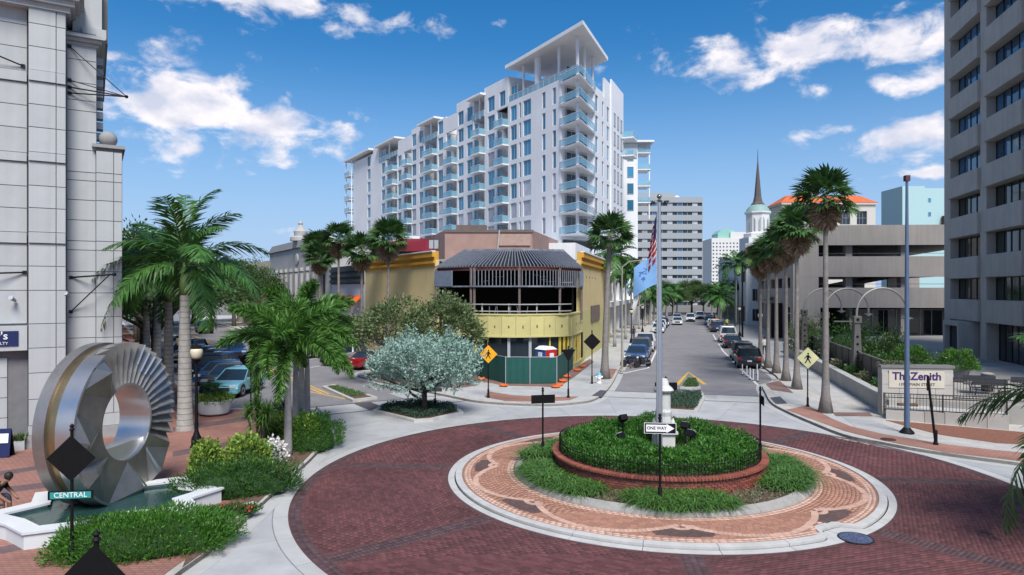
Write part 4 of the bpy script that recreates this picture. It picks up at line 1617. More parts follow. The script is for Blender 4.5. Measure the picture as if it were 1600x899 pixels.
    # slatted vent, side openings
    fR = Face(yb, PR0 + UM * 2.2, UM)
    v = MB().box(9, 15.6, -.06, -.02, 3.35, 4.95)
    fR.build(v, 'vent_back', M_dark)
    for k in range(17):
        fR.build(MB().box(9.05 + .385 * k, 9.2 + .385 * k, -.12, -.062, 3.35, 4.95), 'vent_slat', M_post)
    fR.build(MB().box(2.6, 3.6, -.05, -.01, .1, 2.9), 'side_door', M_dark)
    for x in (6, 8, 10, 12.5):
        fR.build(MB().rbox((x, -.03, 7.7), (.16, .05, .12)), 'anchor_plate', M_post)
    fR.build(MB().box(23, 23.5, -.3, -.02, 4.3, 4.5), 'wall_light', M_frame)


yellow_building()

# ------------------------------------------------------------------ low rear roofs
M_pink = MATS.get('apron_brick_pale')
M_pinkw = brick_tex_mat('pale_brick_wall', (.30, .19, .16), (.34, .22, .18), (.30, .2, .17), .6, .2, mort=.02)
M_pinkw2 = mat('faded_brick_wall', (.32, .205, .175), .9, var=.12, scale=.7, bump=.15, bscale=8, dirt=.15)
pb = thing('brick_building', 'blank pinkish brick building rising behind the yellow roof framing', 'building', (0, 76, 0))
def brick_back():
    Yq = 76
    B = lambda m, nm, mt: m.build(nm, mt, pb, world=True)
    a, b, c, d = A(695, 360, Yq), A(832, 360, Yq), A(655, 368, 88), A(832, 355, 90)
    zt = a.z
    B(MB().prism([(a.x, Yq), (b.x, Yq), (b.x + 4, 92), (-12.4, 92)], 0, zt), 'wall', M_pinkw2)
    B(MB().prism([(a.x, Yq - .12), (b.x + .1, Yq - .12), (b.x + .1, Yq - .004), (a.x, Yq - .004)], zt - .25, zt + .06), 'coping', M_post)
    p, q = A(780, 362, Yq), A(829, 384, Yq)
    B(MB().box(p.x, q.x, Yq - .16, Yq - .125, q.z, p.z - .3), 'painted_panel', mat('rough_render', (.36, .25, .21), .95, var=.15, bump=.4, bscale=5))
    p = A(775, 362, Yq)
    B(MB().tube([(p.x + .4, Yq - .2, zt), (p.x, Yq - .2, 9)], .09, 6), 'downpipe', M_walk)
    p, q = A(712, 351, Yq), A(760, 358, Yq)
    B(MB().box(p.x, q.x, Yq + .5, Yq + 2, zt, p.z), 'roof_box', M_post)
    for x in (675, 683, 691):
        p = A(x, 384, 80)
        B(MB().box(p.x - .25, p.x + .25, 79.2, 79.9, p.z - .4, p.z + .6), 'roof_unit', M_frame)
brick_back()
rr = thing('red_roof_pavilion', 'low pavilion with a red ribbed metal roof behind the yellow cornice', 'building', (-11, 84, 0))
def red_roof():
    B = lambda m, nm, mt: m.build(nm, mt, rr, world=True)
    M_rr = mat('red_metal_roof', (.23, .02, .03), .45, .3, var=.1)
    z0 = A(640, 393, 82).z; z1 = A(640, 373, 86).z
    x0, x1 = A(596, 390, 82).x, A(680, 390, 82).x
    m = MB().add([(x0, 82, z0), (x1, 82, z0), (x1 - 1.6, 86, z1), (x0 + 1.5, 86, z1), (x0, 90, z0), (x1, 90, z0)], [(0, 1, 2, 3), (3, 2, 5, 4), (1, 5, 2), (0, 3, 4)])
    B(m, 'roof', M_rr)
    for k in range(22):
        x = x0 + .3 + (x1 - x0 - 1.9) * k / 21
        B(MB().add([(x, 82.0, z0 + .02), (x + .06, 82.0, z0 + .02), (x + .06, 86, z1 + .02), (x, 86, z1 + .02), (x, 82, z0 + .09), (x + .06, 82, z0 + .09), (x + .06, 86, z1 + .09), (x, 86, z1 + .09)],
                   [(4, 5, 6, 7), (0, 1, 5, 4), (1, 2, 6, 5), (3, 0, 4, 7)]), 'roof_rib', M_rr)
    B(MB().box(x0 + .4, x1 - .4, 82.5, 89.5, 0, z0 + .05), 'wall', M_dark)
    B(MB().box(x0 + 2, x1 - 2.4, 85.8, 86.4, z1 - .05, z1 + .3), 'ridge_vent', M_white)
red_roof()

# shops along the side street beyond the yellow wing
def side_shops():
    M_sw2 = mat('white_shop_wall', (.55, .58, .63), .8, var=.05, dirt=.1)
    o = PL0 + UL * 17.7
    t = thing('white_shop', 'white shop with a dark slatted fascia and orange awnings by the yellow building', 'shop', tuple(o))
    f = Face(t, o + UL * 12, -UL)
    f.build(MB().box(0, 11.95, 0, 10, 0, 7.4), 'wall', M_sw2)
    f.build(MB().box(.0, 11.9, -.1, -.004, 7.2, 9.3), 'fascia', mat('dark_fascia', (.04, .05, .065), .5, var=.1))
    for k in range(3):
        f.build(MB().box(.0, 11.9, -.28, -.11, 7.35 + .65 * k, 7.72 + .65 * k), 'fascia_slat', MATS['dark_fascia'])
    for x in (3.0, 6.2, 9.2):
        f.build(MB().add([(x, -.01, 5.9), (x + 2.2, -.01, 5.9), (x + 2.2, -1.1, 4.9), (x, -1.1, 4.9), (x + 2.2, -1.1, 4.6), (x, -1.1, 4.6)], [(0, 1, 2, 3), (3, 2, 4, 5)]), 'awning', mat('orange_awning', (.80, .13, .01), .6, var=.1))
    f.build(MB().box(.5, 11.5, -.06, -.01, .3, 3.6), 'shop_glazing', M_glassd)
    # art deco hall
    o2 = o + UL * 12.1
    t = thing('stone_hall', 'grey stone hall with carved pilasters and a scrolled crest further up the side street', 'building', tuple(o2))
    f = Face(t, o2 + UL * 34, -UL)
    Mh = mat('grey_hall_stone', (.38, .37, .36), .85, var=.08, scale=.6, bump=.2, dirt=.15)
    f.build(MB().box(0, 34, 0, 14, 0, 12.6), 'wall', Mh)
    f.build(MB().add([(0, -.3, 12.6), (34, -.3, 12.6), (34, 1, 12.6), (0, 1, 12.6), (3, -.3, 13.6), (31, -.3, 13.6), (31, 1, 13.6), (3, 1, 13.6)], [(0, 1, 5, 4), (1, 2, 6, 5), (2, 3, 7, 6), (3, 0, 4, 7), (4, 5, 6, 7)]), 'parapet', Mh)
    f.build(MB().lathe([(1.5, 0), (1.5, .5), (.9, .7), (1.0, 1.4), (.5, 1.9), (.28, 2.3), (.35, 2.6), (.02, 3)], (18, .4), 12, z=13.6), 'crest', Mh, smooth='auto')
    link('roundel', MB().lathe([(.8, 0), (.8, .2), (.2, .25)], (0, 0), 16).mesh('roundel', Mh), t).matrix_local = f.T @ Matrix.Translation((18, -.05, 11)) @ Matrix.Rotation(RAD(90), 4, 'X')
    for k in range(9):
        f.build(MB().box(5 + 3 * k, 5.9 + 3 * k, -.35, -.004, 2, 9.2).box(4.8 + 3 * k, 6.1 + 3 * k, -.45, -.003, 9.2, 9.7), 'pilaster', Mh)
        f.build(MB().box(6.5 + 3 * k, 7.5 + 3 * k, -.05, -.004, 5, 8.6), 'window', M_glassd)
    o3 = o2 + UL * 34.2
    t = thing('cream_block', 'cream building glimpsed behind the trees past the grey stone hall', 'building', tuple(o3))
    f = Face(t, o3 + UL * 30, -UL)
    f.build(MB().box(0, 30, 0, 12, 0, 11.5), 'wall', mat('cream_wall', (.55, .47, .33), .85, var=.08))
    for k in range(7):
        for z in (2, 5.5, 8.6):
            f.put('window', win_mesh(1.6, 2.0, M_glassd), 2 + 4 * k, -.08, z)
    # left-hand side of the street, mostly behind trees
    o4 = UL * 75 - NL * 1.0
    t = thing('street_block', 'long pale block half hidden behind the oaks of the side street', 'building', tuple(o4))
    f = Face(t, o4, UL)
    f.build(MB().box(0, 90, 0, 14, 0, 8.5), 'wall', mat('pale_block_wall', (.45, .44, .42), .85, var=.08))
    for k in range(20):
        f.put('window', win_mesh(2.6, 2.2, M_glassd, bars=2), 1 + 4.4 * k, -.08, 1.0)
        f.put('window', win_mesh(1.6, 1.8, M_glassd), 1.5 + 4.4 * k, -.08, 5.2)
side_shops()

# ------------------------------------------------------------------ parking garage
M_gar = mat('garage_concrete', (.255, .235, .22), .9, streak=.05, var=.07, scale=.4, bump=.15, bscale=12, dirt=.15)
gar = thing('parking_garage', 'three level brown grey concrete parking garage with long dark openings', 'parking garage', (33.8, 80.8, 0))


def garage():
    c = Vector((33.8, 80.8, 0))
    Uf = Vector((math.cos(RAD(-3)), math.sin(RAD(-3)), 0))
    W = 24.5
    ff = Face(gar, c, Uf)
    lv = ((11.9, 14.3), (8.1, 10.55), (4.4, 6.8))
    DP = 46
    fs = Face(gar, c + UM * DP, -UM)
    for z0, z1 in lv:
        ff.build(MB().box(0, W, 0, .3, z0, z1), 'spandrel', M_gar)
        fs.build(MB().box(0, DP - .305, 0, .3, z0, z1), 'spandrel', M_gar)
        P = [c + Uf * .32 + UM * .35, c + Uf * W + UM * .35, c + Uf * W + UM * (DP + 2), c + UM * DP + NM * .35]
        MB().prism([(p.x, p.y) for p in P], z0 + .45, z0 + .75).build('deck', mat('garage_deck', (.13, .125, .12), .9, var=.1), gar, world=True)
    ff.build(MB().box(19.2, 21.4, -.28, -.004, 0, 14.8), 'pier', M_gar)
    ff.build(MB().box(24.6, 25.5, -.1, 2, 0, 14.3), 'pier', M_gar)
    ff.build(MB().box(.0, 3.2, -.02, .28, .0, 4.395), 'pier', M_gar)
    for z0, z1 in ((6.802, 8.098), (10.552, 11.898)):
        ff.build(MB().box(0, 3.0, .01, .29, z0, z1), 'corner_infill', M_gar)
    for x in (6.5, 13, 19.6):
        ff.build(MB().box(x, x + .8, .8, 1.6, 0, 14), 'column', M_gar)
        ff.build(MB().box(x, x + .8, 14, 14.8, 0, 14), 'column', M_gar)
    for k in range(7):
        x = DP - 1.6 - 7 * k
        fs.build(MB().box(x - 1.1, x + 1.1, .02, .28, 0, 4.395), 'pier', M_gar)
        for z0, z1 in ((6.802, 8.098), (10.552, 11.898)):
            fs.build(MB().box(x - .9, x + .9, .02, .28, z0, z1), 'pier', M_gar)
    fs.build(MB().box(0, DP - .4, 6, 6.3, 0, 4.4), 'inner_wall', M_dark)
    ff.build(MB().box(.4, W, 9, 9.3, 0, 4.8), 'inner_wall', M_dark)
    # glazed lobby behind the ground opening
    for k in range(4):
        ff.put('lobby_glass', win_mesh(2.8, 3.2, M_glassd, bars=1), 8 + 2.9 * k, 3.5, .9)
    # ramps seen through the slots, and a pair of parked roofs
    r = MB().add([(3, 16, 5), (20, 16, 8.3), (20, 22, 8.3), (3, 22, 5), (3, 16, 5.5), (20, 16, 8.8), (20, 22, 8.8), (3, 22, 5.5)], [(0, 1, 5, 4), (4, 5, 6, 7), (3, 2, 1, 0)])
    ff.build(r, 'ramp', M_gar)
    for z in (6.9, 10.6):
        ff.build(MB().tube([(1, .9, z + .35), (W - .5, .9, z + .35)], .03, 6), 'cable_rail', M_walk)
    ff.build(MB().box(W - 3, W, 5, 5.3, 0, 14), 'inner_wall', M_gar)
    for x0, x1, z0, z1 in ((1, 9, 6, 14), (11.5, 15, 6, 10.4), (12.5, 19, 10.4, 14), (17, 24, 6, 9)):
        ff.build(MB().box(x0 + 10.8, x1 + 9, 34, 34.3, z0, z1), 'inner_wall', M_gar)


garage()

# ------------------------------------------------------------------ office tower on the right
M_zen = mat('zenith_precast', (.36, .35, .33), .85, streak=.055, var=.08, scale=.7, bump=.3, bscale=14, dirt=.12, obj=.03)
zt = thing('office_tower', 'grey precast concrete office tower with banded windows on the terrace', 'office tower', (39.3, 59.7, 0))
TER = 1.0


def zenith():
    far = Vector((39.3, 59.7, 0)) + UM * 1.4
    fz = Face(zt, far, -UM)
    L_ = 30
    z0 = TER
    FH = 3.52
    base = H - (505 - Y0) * 55.5 / F        # underside of the first spandrel
    fz.build(MB().box(.3, L_, .9, 14, 0, 34), 'core', M_dark)
    fz.build(MB().box(-.0, .9, -.05, 14, 0, 34), 'end_pier', M_zen)
    piers = [1.1, 8.3, 15.6, 22.9]
    fz.build(MB().box(.05, 1.5, -.35, .85, 0, 34), 'pier', M_zen)
    for x in piers[1:]:
        fz.build(MB().box(x - .55, x + .55, -.35, .85, 0, 34), 'pier', M_zen)
    pane = {}
    for k in range(9):
        zb = 3.95 + FH * k
        for i in range(3):
            xa, xb = (1.52 if i == 0 else piers[i] + .57), piers[i + 1] - .57
            fz.build(MB().box(xa, xb, -.6, .7, zb, zb + 1.75), 'spandrel', M_zen, bevel=.05)
            w = (xb - xa) / 5
            gl = M_glassb if k in (3, 4, 5, 6) else M_glassd
            for j in range(5):
                fz.put('window', win_mesh(w, FH - 1.77, M_glassz[0] if k > 2 else M_glassz[1], fr=M_black, bars=0, t=.05), xa + w * j, .3, zb + 1.76)
    for i in range(3):
        xa, xb = (1.52 if i == 0 else piers[i] + .57), piers[i + 1] - .57
        for j in range(3):
            w = (xb - xa) / 3
            fz.put('lobby_glass', win_mesh(w, 3.95 - TER, M_glassd, fr=M_black, bars=1), xa + w * j, .5, TER)
    # entrance vestibule
    v = MB().box(2.9, 3.3, -1.4, .3, TER, 3.5).box(6.0, 6.4, -1.4, .3, TER, 3.5).box(2.9, 6.4, -1.4, .3, 3.5, 3.9)
    fz.build(v, 'vestibule', M_zen)
    fz.put('entrance_door', win_mesh(2.66, 2.48, M_glassd, fr=M_black, bars=1), 3.32, -1.0, TER)


M_glassz = (mat('tower_glass_sky', (.03, .10, .2), .04, var=.2, obj=.5, spec=1.0), mat('tower_glass_dim', (.02, .03, .03), .06, var=.2, obj=.4, spec=.7))
zenith()

# ------------------------------------------------------------------ far buildings up the main street
def far_block(name, label, cat, px0, px1, ptop, Y, depth, wall, rows, cols, glass=M_glassd, rowh=.45, rz=0.0, band=False, top_skip=1, z0=0):
    a, b = A(px0, ptop, Y), A(px1, ptop, Y)
    t = thing(name, label, cat, (a.x, Y, 0))
    f = Face(t, (a.x, Y, 0), (math.cos(rz), math.sin(rz)))
    W = (b.x - a.x); Ht = a.z
    fh = Ht / rows
    if band:
        for k in range(rows):
            zz_ = k * fh
            f.build(MB().box(0, W, 0, .6, zz_ + fh * rowh, zz_ + fh - .02), 'spandrel', wall)
            n = cols
            for j in range(n):
                f.put('window', win_mesh(W / n, fh * rowh, glass[j % len(glass)] if isinstance(glass, tuple) else glass, bars=0, t=.08), W / n * j, .4, zz_)
        f.build(MB().box(.3, W - .3, .62, depth, 0, Ht - .1), 'core', wall)
        f.build(MB().box(W - .3, W, -.02, depth, 0, Ht), 'side_wall', wall)
    else:
        cc = [(W * (j + .28) / cols, W * (j + .72) / cols) for j in range(cols)]
        rw = [(fh * k + fh * .3, fh * k + fh * (.3 + rowh)) for k in range(rows - top_skip)]
        m = MB(); wall_grid(m, cc, rw, 0, W, 0, Ht, .4)
        f.build(m, 'wall', wall)
        f.build(MB().box(.2, W - .2, .42, depth, 0, Ht - .3), 'core', wall)
        for c in cc:
            for r in rw:
                f.put('window', win_mesh(c[1] - c[0], r[1] - r[0], glass, bars=0), c[0], .2, r[0])
    return t, f, W, Ht


def far_buildings():
    Mg = mat('grey_office_panel', (.31, .335, .35), .8, var=.04, scale=.05)
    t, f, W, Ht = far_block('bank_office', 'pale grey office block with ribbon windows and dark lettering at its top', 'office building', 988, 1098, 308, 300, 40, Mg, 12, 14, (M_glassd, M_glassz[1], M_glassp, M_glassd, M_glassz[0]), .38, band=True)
    me = text_mesh('NORTHERN TRUST', 1.9, 'sign_letters', M_blk, depth=.1, align='CENTER', bold=.05)
    f.put('sign_letters', me, W * .25 + .3, -.2, Ht - 2.4)
    f.build(MB().box(-2, W * .62, 3, 20, Ht, Ht + 2.2), 'roof_house', Mg)
    f.build(MB().lathe([(1.4, 0), (1.4, .5), (.9, 1.2), (.02, 1.5)], (W * .68, 6), 10, z=Ht), 'roof_dome', M_white)
    t, f, W, Ht = far_block('white_condominium', 'distant white condominium with small windows and a green curved roof', 'apartment tower', 1112, 1160, 372, 560, 30, mat('far_white', (.62, .62, .60), .8, var=.04), 17, 9, M_glassd, .4)
    f.build(MB().xprism([(6, 0), (22, 0), (22, 4), (19, 7), (14, 8), (9, 7), (6, 4)], 3, 20).add([], []), 'green_roof', mat('green_copper', (.25, .48, .42), .6, var=.1)).location.z = 0
    KIDS(t)[-1].matrix_local = Matrix.Translation((0, 0, Ht))
    f.build(MB().box(16, 30, 1, 20, Ht, Ht + 5), 'stair_tower', MATS['far_white'])
    far_block('pale_slab', 'narrow pale slab between the bank office and the distant condominium', 'building', 1096, 1112, 375, 590, 20, MATS['far_white'], 12, 2, M_glassb, .3)
    # church with steeple
    Yc = 165
    c = A(1184, 455, Yc)
    ch = thing('church', 'white church tower with a brown needle spire above a green dome', 'church', (c.x, Yc, 0))
    zz = lambda py: H - (py - Y0) * Yc / F
    k = Yc / F
    Mch = mat('church_white', (.60, .61, .60), .8, var=.04)
    MB().box(-3.4, 3.4, -3.4, 3.4, 0, zz(372)).build('base', Mch, ch)
    MB().lathe([(3.5, zz(372)), (3.5, zz(366)), (2.9, zz(364)), (2.9, zz(336)), (3.3, zz(334)), (3.3, zz(332))], n=8).build('belfry', Mch, ch)
    MB().lathe([(2.9, zz(332)), (2.5, zz(326)), (1.7, zz(321)), (1.3, zz(320))], n=16).build('dome', mat('verdigris_dome', (.22, .33, .31), .6, var=.1), ch, smooth='auto')
    MB().lathe([(1.7, zz(320)), (1.2, zz(316)), (.9, zz(308)), (.12, zz(252)), (.05, zz(234))], n=8).build('spire', mat('brown_spire', (.09, .075, .07), .7, var=.1), ch)
    for a in (-90, -45, -135, 0):
        o = MB().xprism([(-.7, 0), (.7, 0), (.7, 2.6), (.4, 3.2), (0, 3.4), (-.4, 3.2), (-.7, 2.6)], -.06, .06).build('arched_louvre', MATS['grey_office_panel'], ch)
        o.location = (2.75 * math.cos(RAD(a)), 2.75 * math.sin(RAD(a)), zz(362)); o.rotation_euler = (0, 0, RAD(a + 90))
    MB().box(-2, 6, -4, 25, 0, zz(400)).build('nave', Mch, ch)
    # shop with red band at the end of the garage
    o = UM * 128 + NM * 10.8
    t = thing('white_corner_shop', 'narrow white shop with a brick red top band beside the garage', 'shop', tuple(o))
    f = Face(t, o + UM * 16, -UM)
    ft = Face(t, o, NM)
    Mws = mat('shop_white', (.52, .56, .58), .8, var=.05)
    MB().prism([(p.x, p.y) for p in (o, o + NM * 9, o + NM * 9 + UM * 16, o + UM * 16)], 0, 14).build('wall', Mws, t, world=True)
    ft.build(MB().box(-.1, 9.1, -.12, -.004, 11.2, 14.2), 'red_band', mat('brick_red_band', (.26, .05, .04), .8, var=.1))
    ft.build(MB().box(-.2, 9.1, -.25, -.004, 14.2, 15.0), 'cornice', M_frame)
    for z in (1, 4.6):
        for x in (1, 4):
            ft.put('window', win_mesh(1.2, 2.2, M_glassd), x, -.08, z)
    # orange roofed civic building
    Yo = 190
    a, b = A(1222, 320, Yo), A(1368, 320, Yo)
    t = thing('orange_roof_building', 'cream arcaded building with an orange tiled roof above the garage', 'building', (a.x, Yo, 0))
    f = Face(t, (a.x, Yo, 0), (1, 0))
    W = b.x - a.x; zt_ = a.z
    Mo = mat('cream_arcade', (.50, .48, .43), .8, var=.05)
    zz = lambda py: H - (py - Y0) * Yo / F
    cols = [(W * .08 + j * W * .9 / 5, W * .08 + j * W * .9 / 5 + 2.9) for j in range(5)]
    m = MB(); wall_grid(m, cols, [(zz(351), zz(330))], 0, W, 0, zt_, .8); f.build(m, 'wall', Mo)
    for c_ in cols:
        f.put('arched_window', win_mesh(2.9, zz(330) - zz(351), M_glassd, bars=2, hb=1), c_[0], .5, zz(351))
    f.build(MB().box(-.4, W + .4, -.5, 10, zt_, zt_ + .5), 'cornice', Mo)
    f.build(MB().add([(-.6, -.6, zt_ + .5), (W + .6, -.6, zt_ + .5), (W + .6, 11, zt_ + .5), (-.6, 11, zt_ + .5), (3, 3.5, zz(303)), (W - 3, 3.5, zz(303)), (W - 3, 6.5, zz(303)), (3, 6.5, zz(303))], [(0, 1, 5, 4), (1, 2, 6, 5), (2, 3, 7, 6), (3, 0, 4, 7), (4, 5, 6, 7)]), 'roof', mat('orange_tile', (.52, .12, .04), .8, var=.15, scale=1))
    f.build(MB().box(.2, W - .2, .85, 12, 0, zt_ - .1), 'core', Mo)
    f.build(MB().box(W * .3, W * .3 + 3, 3, 6, zz(303), zz(303) + 1.5), 'chimney', Mo)
    # pale green slab
    Yg = 210
    a, b = A(1410, 292, Yg), A(1482, 292, Yg)
    t = thing('mint_tower', 'plain pale mint tower with two tiny windows behind the garage', 'building', (a.x, Yg, 0))
    f = Face(t, (a.x, Yg, 0), (1, 0))
    Mm = mat('mint_wall', (.36, .52, .53), .8, var=.04)
    W = b.x - a.x
    z_ = lambda py: H - (py - Y0) * Yg / F
    f.build(MB().box(0, 7, 0, 12, 0, z_(291)).box(7.005, W, .3, 12, 0, z_(294)), 'wall', Mm)
    for py in (316, 338):
        f.put('window', win_mesh(.9, 1.3, M_glassb, bars=0), 8.2, .2, z_(py))
    f.build(MB().box(W - 2.2, W - .4, -1.5, -.02, z_(352), z_(338)), 'roof_unit', M_rust)


far_buildings()

# buildings on the left of the main street, under the tower
def banner_building():
    o = UM * 84 - NM * 10.3
    t = thing('arcade_building', 'white arcade building hung with banners along the main street', 'building', tuple(o))
    f = Face(t, o, UM)
    Mw = M_white
    f.build(MB().box(0, 60, 3, 14, 0, 12.5), 'wall', M_white)
    f.build(MB().box(0, 60, 0, 3, 8.2, 9.0).box(0, 60, -1.0, 2, 4.3, 4.9), 'canopy', M_white)
    for k in range(11):
        f.build(MB().box(.3 + 5.6 * k, .8 + 5.6 * k, .2, .7, 0, 8.2), 'column', M_white)
    cols_ = [(.55, .6, .66), (.65, .30, .30), (.10, .5, .75), (.6, .6, .6), (.12, .28, .6), (.75, .7, .68), (.15, .45, .7)]
    for k in range(12):
        c = cols_[k % 7]
        f.build(MB().box(1.2 + 4.4 * k, 3.4 + 4.4 * k, -.12, -.06, 6.0 if k % 2 else 9.2, 9.4 if k % 2 else 12.6), 'banner', mat('banner_%d' % (k % 7), c, .8, var=.12, scale=2))
    for k in range(12):
        f.put('shop_glass', win_mesh(4.2, 3.2, M_glassd, bars=2), .9 + 4.6 * k, 2.9, .3)
    for k in range(20):
        f.put('window', win_mesh(1.4, 1.6, M_glassd), 1 + 2.9 * k, 2.9, 9.8)
    # far shops that close the street on both sides
    for nm, lab, a0, n0, Ln, ht, col, side in (('row_shop', 'low white row shop past the banner arcade on the main street', 146, -9.5, 42, 8, (.5, .5, .5), -1),
                                               ('row_shop', 'beige row shop across from the banner arcade past the church', 146, 10.5, 46, 6.5, (.42, .38, .33), 1)):
        o = UM * a0 + NM * n0
        t = thing(nm, lab, 'shop', tuple(o))
        f = Face(t, o, UM) if side < 0 else Face(t, o + UM * Ln, -UM)
        f.build(MB().box(0, Ln, 0, 10, 0, ht), 'wall', mat('row_%d' % side, col, .85, var=.08))
        f.build(MB().box(0, Ln, -1.5, -.004, 3.2, 3.5), 'canopy', M_frame)
        for k in range(int(Ln / 4)):
            f.put('shop_glass', win_mesh(3, 2.6, M_glassd, bars=1), .5 + 4 * k, -.08, .3)


banner_building()

# ------------------------------------------------------------------ vegetation
M_palm = mat('palm_leaf', (.055, .145, .030), .45, var=0, island=.45, transl=.25)
M_fox = mat('foxtail_leaf', (.075, .185, .030), .45, var=0, island=.45, transl=.25)
M_fan = mat('fan_palm_leaf', (.055, .125, .034), .5, var=0, island=.45, transl=.2)
M_deadp = mat('dead_palm_leaf', (.30, .215, .14), .8, var=0, island=.35)
M_oak = mat('oak_leaf', (.060, .115, .030), .5, var=0, island=.5, transl=.22)
M_olive = mat('olive_leaf', (.135, .185, .075), .55, var=0, island=.45, transl=.2)
M_silver = mat('silver_leaf', (.27, .40, .34), .6, var=0, island=.3, transl=.12)
M_shrub = mat('shrub_leaf', (.058, .17, .018), .5, var=0, island=.45, transl=.2)
M_shrubd = mat('shrub_leaf_dark', (.036, .108, .018), .5, var=0, island=.45, transl=.2)
M_varie = mat('variegated_leaf', (.19, .30, .05), .5, var=0, island=.6, transl=.2)
M_lily = mat('strap_leaf', (.085, .19, .038), .45, var=0, island=.45, transl=.25)
M_dryg = mat('grey_ground_leaf', (.11, .125, .065), .7, var=0, island=.45)
M_flow = mat('white_flower', (.70, .68, .66), .6, var=0, island=.2)
M_flowr = mat('red_flower', (.42, .05, .04), .6, var=0, island=.4)
M_bark = mat('grey_bark', (.13, .11, .09), .9, var=.3, scale=6, bump=.7, bscale=14)
M_ptrunk = mat('palm_trunk_grey', (.30, .285, .265), .85, var=.2, scale=4, bump=.5, bscale=12)
M_wtrunk = mat('fan_palm_trunk', (.20, .18, .165), .9, var=.25, scale=5, bump=.6, bscale=18)
M_shaft = mat('crownshaft_green', (.10, .17, .05), .5, var=.2, scale=3)


def frond(L, n, ll, rise=.55, droop=.75, plum=0.0, w=.045, rng=RNG, tw=.0):
    """leaflets of one feather frond heading +x; returns V,Q"""
    t = np.linspace(.14, 1, n)
    def rach(t):
        return np.stack([L * (t - .22 * t ** 3), 0 * t, L * (rise * t - droop * t ** 2.1)], 1)
    P = rach(t); T = rach(np.minimum(t + .02, 1.05)) - rach(t - .02)
    T /= np.linalg.norm(T, axis=1, keepdims=True)
    parts = []
    side = np.array([0, 1.0, 0])
    up = np.cross(T, np.broadcast_to(side, T.shape)) * -1
    env = np.sin(np.clip(t * .92 + .1, 0, 1) * math.pi) ** .55
    angs = [(1, 0), (-1, 0)] if not plum else [(math.cos(a), math.sin(a)) for a in np.linspace(0, 2 * math.pi, 7)[:-1]]
    for (c, s) in angs:
        j = rng.normal(0, .13, (n, 3))
        D = T * (.75 if not plum else .62) + side * c * .8 + up * (s * .8 + (.18 if not plum else .0)) + j
        D /= np.linalg.norm(D, axis=1, keepdims=True)
        ln = (ll * env * rng.uniform(.85, 1.1, n))[:, None]
        # two-piece drooping leaflet: base quad and tip quad
        W = np.cross(D, up); W /= np.linalg.norm(W, axis=1, keepdims=True) + 1e-9
        if plum: W = np.cross(D, rand_unit(n, rng)); W /= np.linalg.norm(W, axis=1, keepdims=True) + 1e-9
        mid = P + D * ln * .55
        tip = P + D * ln + np.array([0, 0, -1.0]) * ln * (.22 if not plum else .12)
        ww = w * np.ones((n, 1))
        V = np.stack([P - W * ww * .4, P + W * ww * .4, mid + W * ww, mid - W * ww, mid - W * ww, mid + W * ww, tip + W * ww * .12, tip - W * ww * .12], 1).reshape(-1, 3)
        parts.append((V, np.arange(8 * n).reshape(-1, 4)))
    # rachis
    m = 9; tt = np.linspace(0, 1, m); R_ = rach(tt); r = .035 * (1 - .8 * tt)[:, None]
    V = np.stack([R_ + side * r, R_ - side * r], 1).reshape(-1, 3)
    Q = np.array([(2 * i, 2 * i + 1, 2 * i + 3, 2 * i + 2) for i in range(m - 1)])
    parts.append((V, Q))
    return merge(parts)


def rot(V, yaw, pitch=0.0, roll=0.0):
    M = np.array(Matrix.Rotation(yaw, 3, 'Z') @ Matrix.Rotation(-pitch, 3, 'Y') @ Matrix.Rotation(roll, 3, 'X'))
    return V @ M.T


def feather_crown(nf, L, n, ll, plum, w, seed, lo=-.25, hi=1.2):
    rng = np.random.default_rng(seed)
    parts = []
    for k in range(nf):
        u = k / max(1, nf - 1)
        pitch = hi + (lo - hi) * u ** .8 + rng.normal(0, .08)
        V, Q = frond(L * rng.uniform(.85, 1.1), n, ll, rise=.22, droop=.42 + .3 * u + rng.uniform(0, .15), plum=plum, w=w, rng=rng)
        V = rot(V, 2.399 * k + rng.normal(0, .2), pitch, rng.normal(0, .35))
        parts.append((V, Q))
    return merge(parts)


def fan_leaf(rng, R_=.75, nb=16, pet=.8):
    a = np.linspace(-1.9, 1.9, nb) + rng.normal(0, .04, nb)
    z = np.zeros(nb)
    D = np.stack([np.cos(a), np.sin(a), z], 1)
    c = np.array([pet, 0, 0])
    W = np.stack([-np.sin(a), np.cos(a), z], 1)
    ln = (R_ * (1 - .12 * np.abs(a)) * rng.uniform(.9, 1.1, nb))[:, None]
    fold = np.array([0, 0, 1.0]) * .03
    b0 = c + D * .03
    m = c + D * ln * .6 + fold * rng.uniform(-1, 1, (nb, 1))
    tip = c + D * ln + np.array([0, 0, -1.0]) * ln * .22
    ww = ln * .6 * 3.8 / nb * .62
    V1 = np.stack([b0, m - W * ww, tip, m + W * ww], 1).reshape(-1, 3)
    p = np.array([[0, -.015, 0], [0, .015, 0], [pet, .01, 0], [pet, -.01, 0]])
    return merge([(V1, np.arange(4 * nb).reshape(-1, 4)), (p, np.array([[0, 1, 2, 3]]))])


def fan_crown(nl, R_, seed, dead):
    rng = np.random.default_rng(seed)
    parts = []
    for k in range(nl):
        u = (k + .5) / nl
        if dead: pitch = rng.uniform(-1.54, -1.22)
        else: pitch = 1.35 - 1.85 * u + rng.normal(0, .1)
        V, Q = fan_leaf(rng, R_ * rng.uniform(.85, 1.1), pet=(R_ * 1.05 if not dead else R_ * .32) * rng.uniform(.8, 1.1))
        V = rot(V, 2.399 * k + rng.normal(0, .2), pitch, rng.normal(0, .4))
        if dead: V[:, 2] -= .28
        parts.append((V, Q))
    return merge(parts)


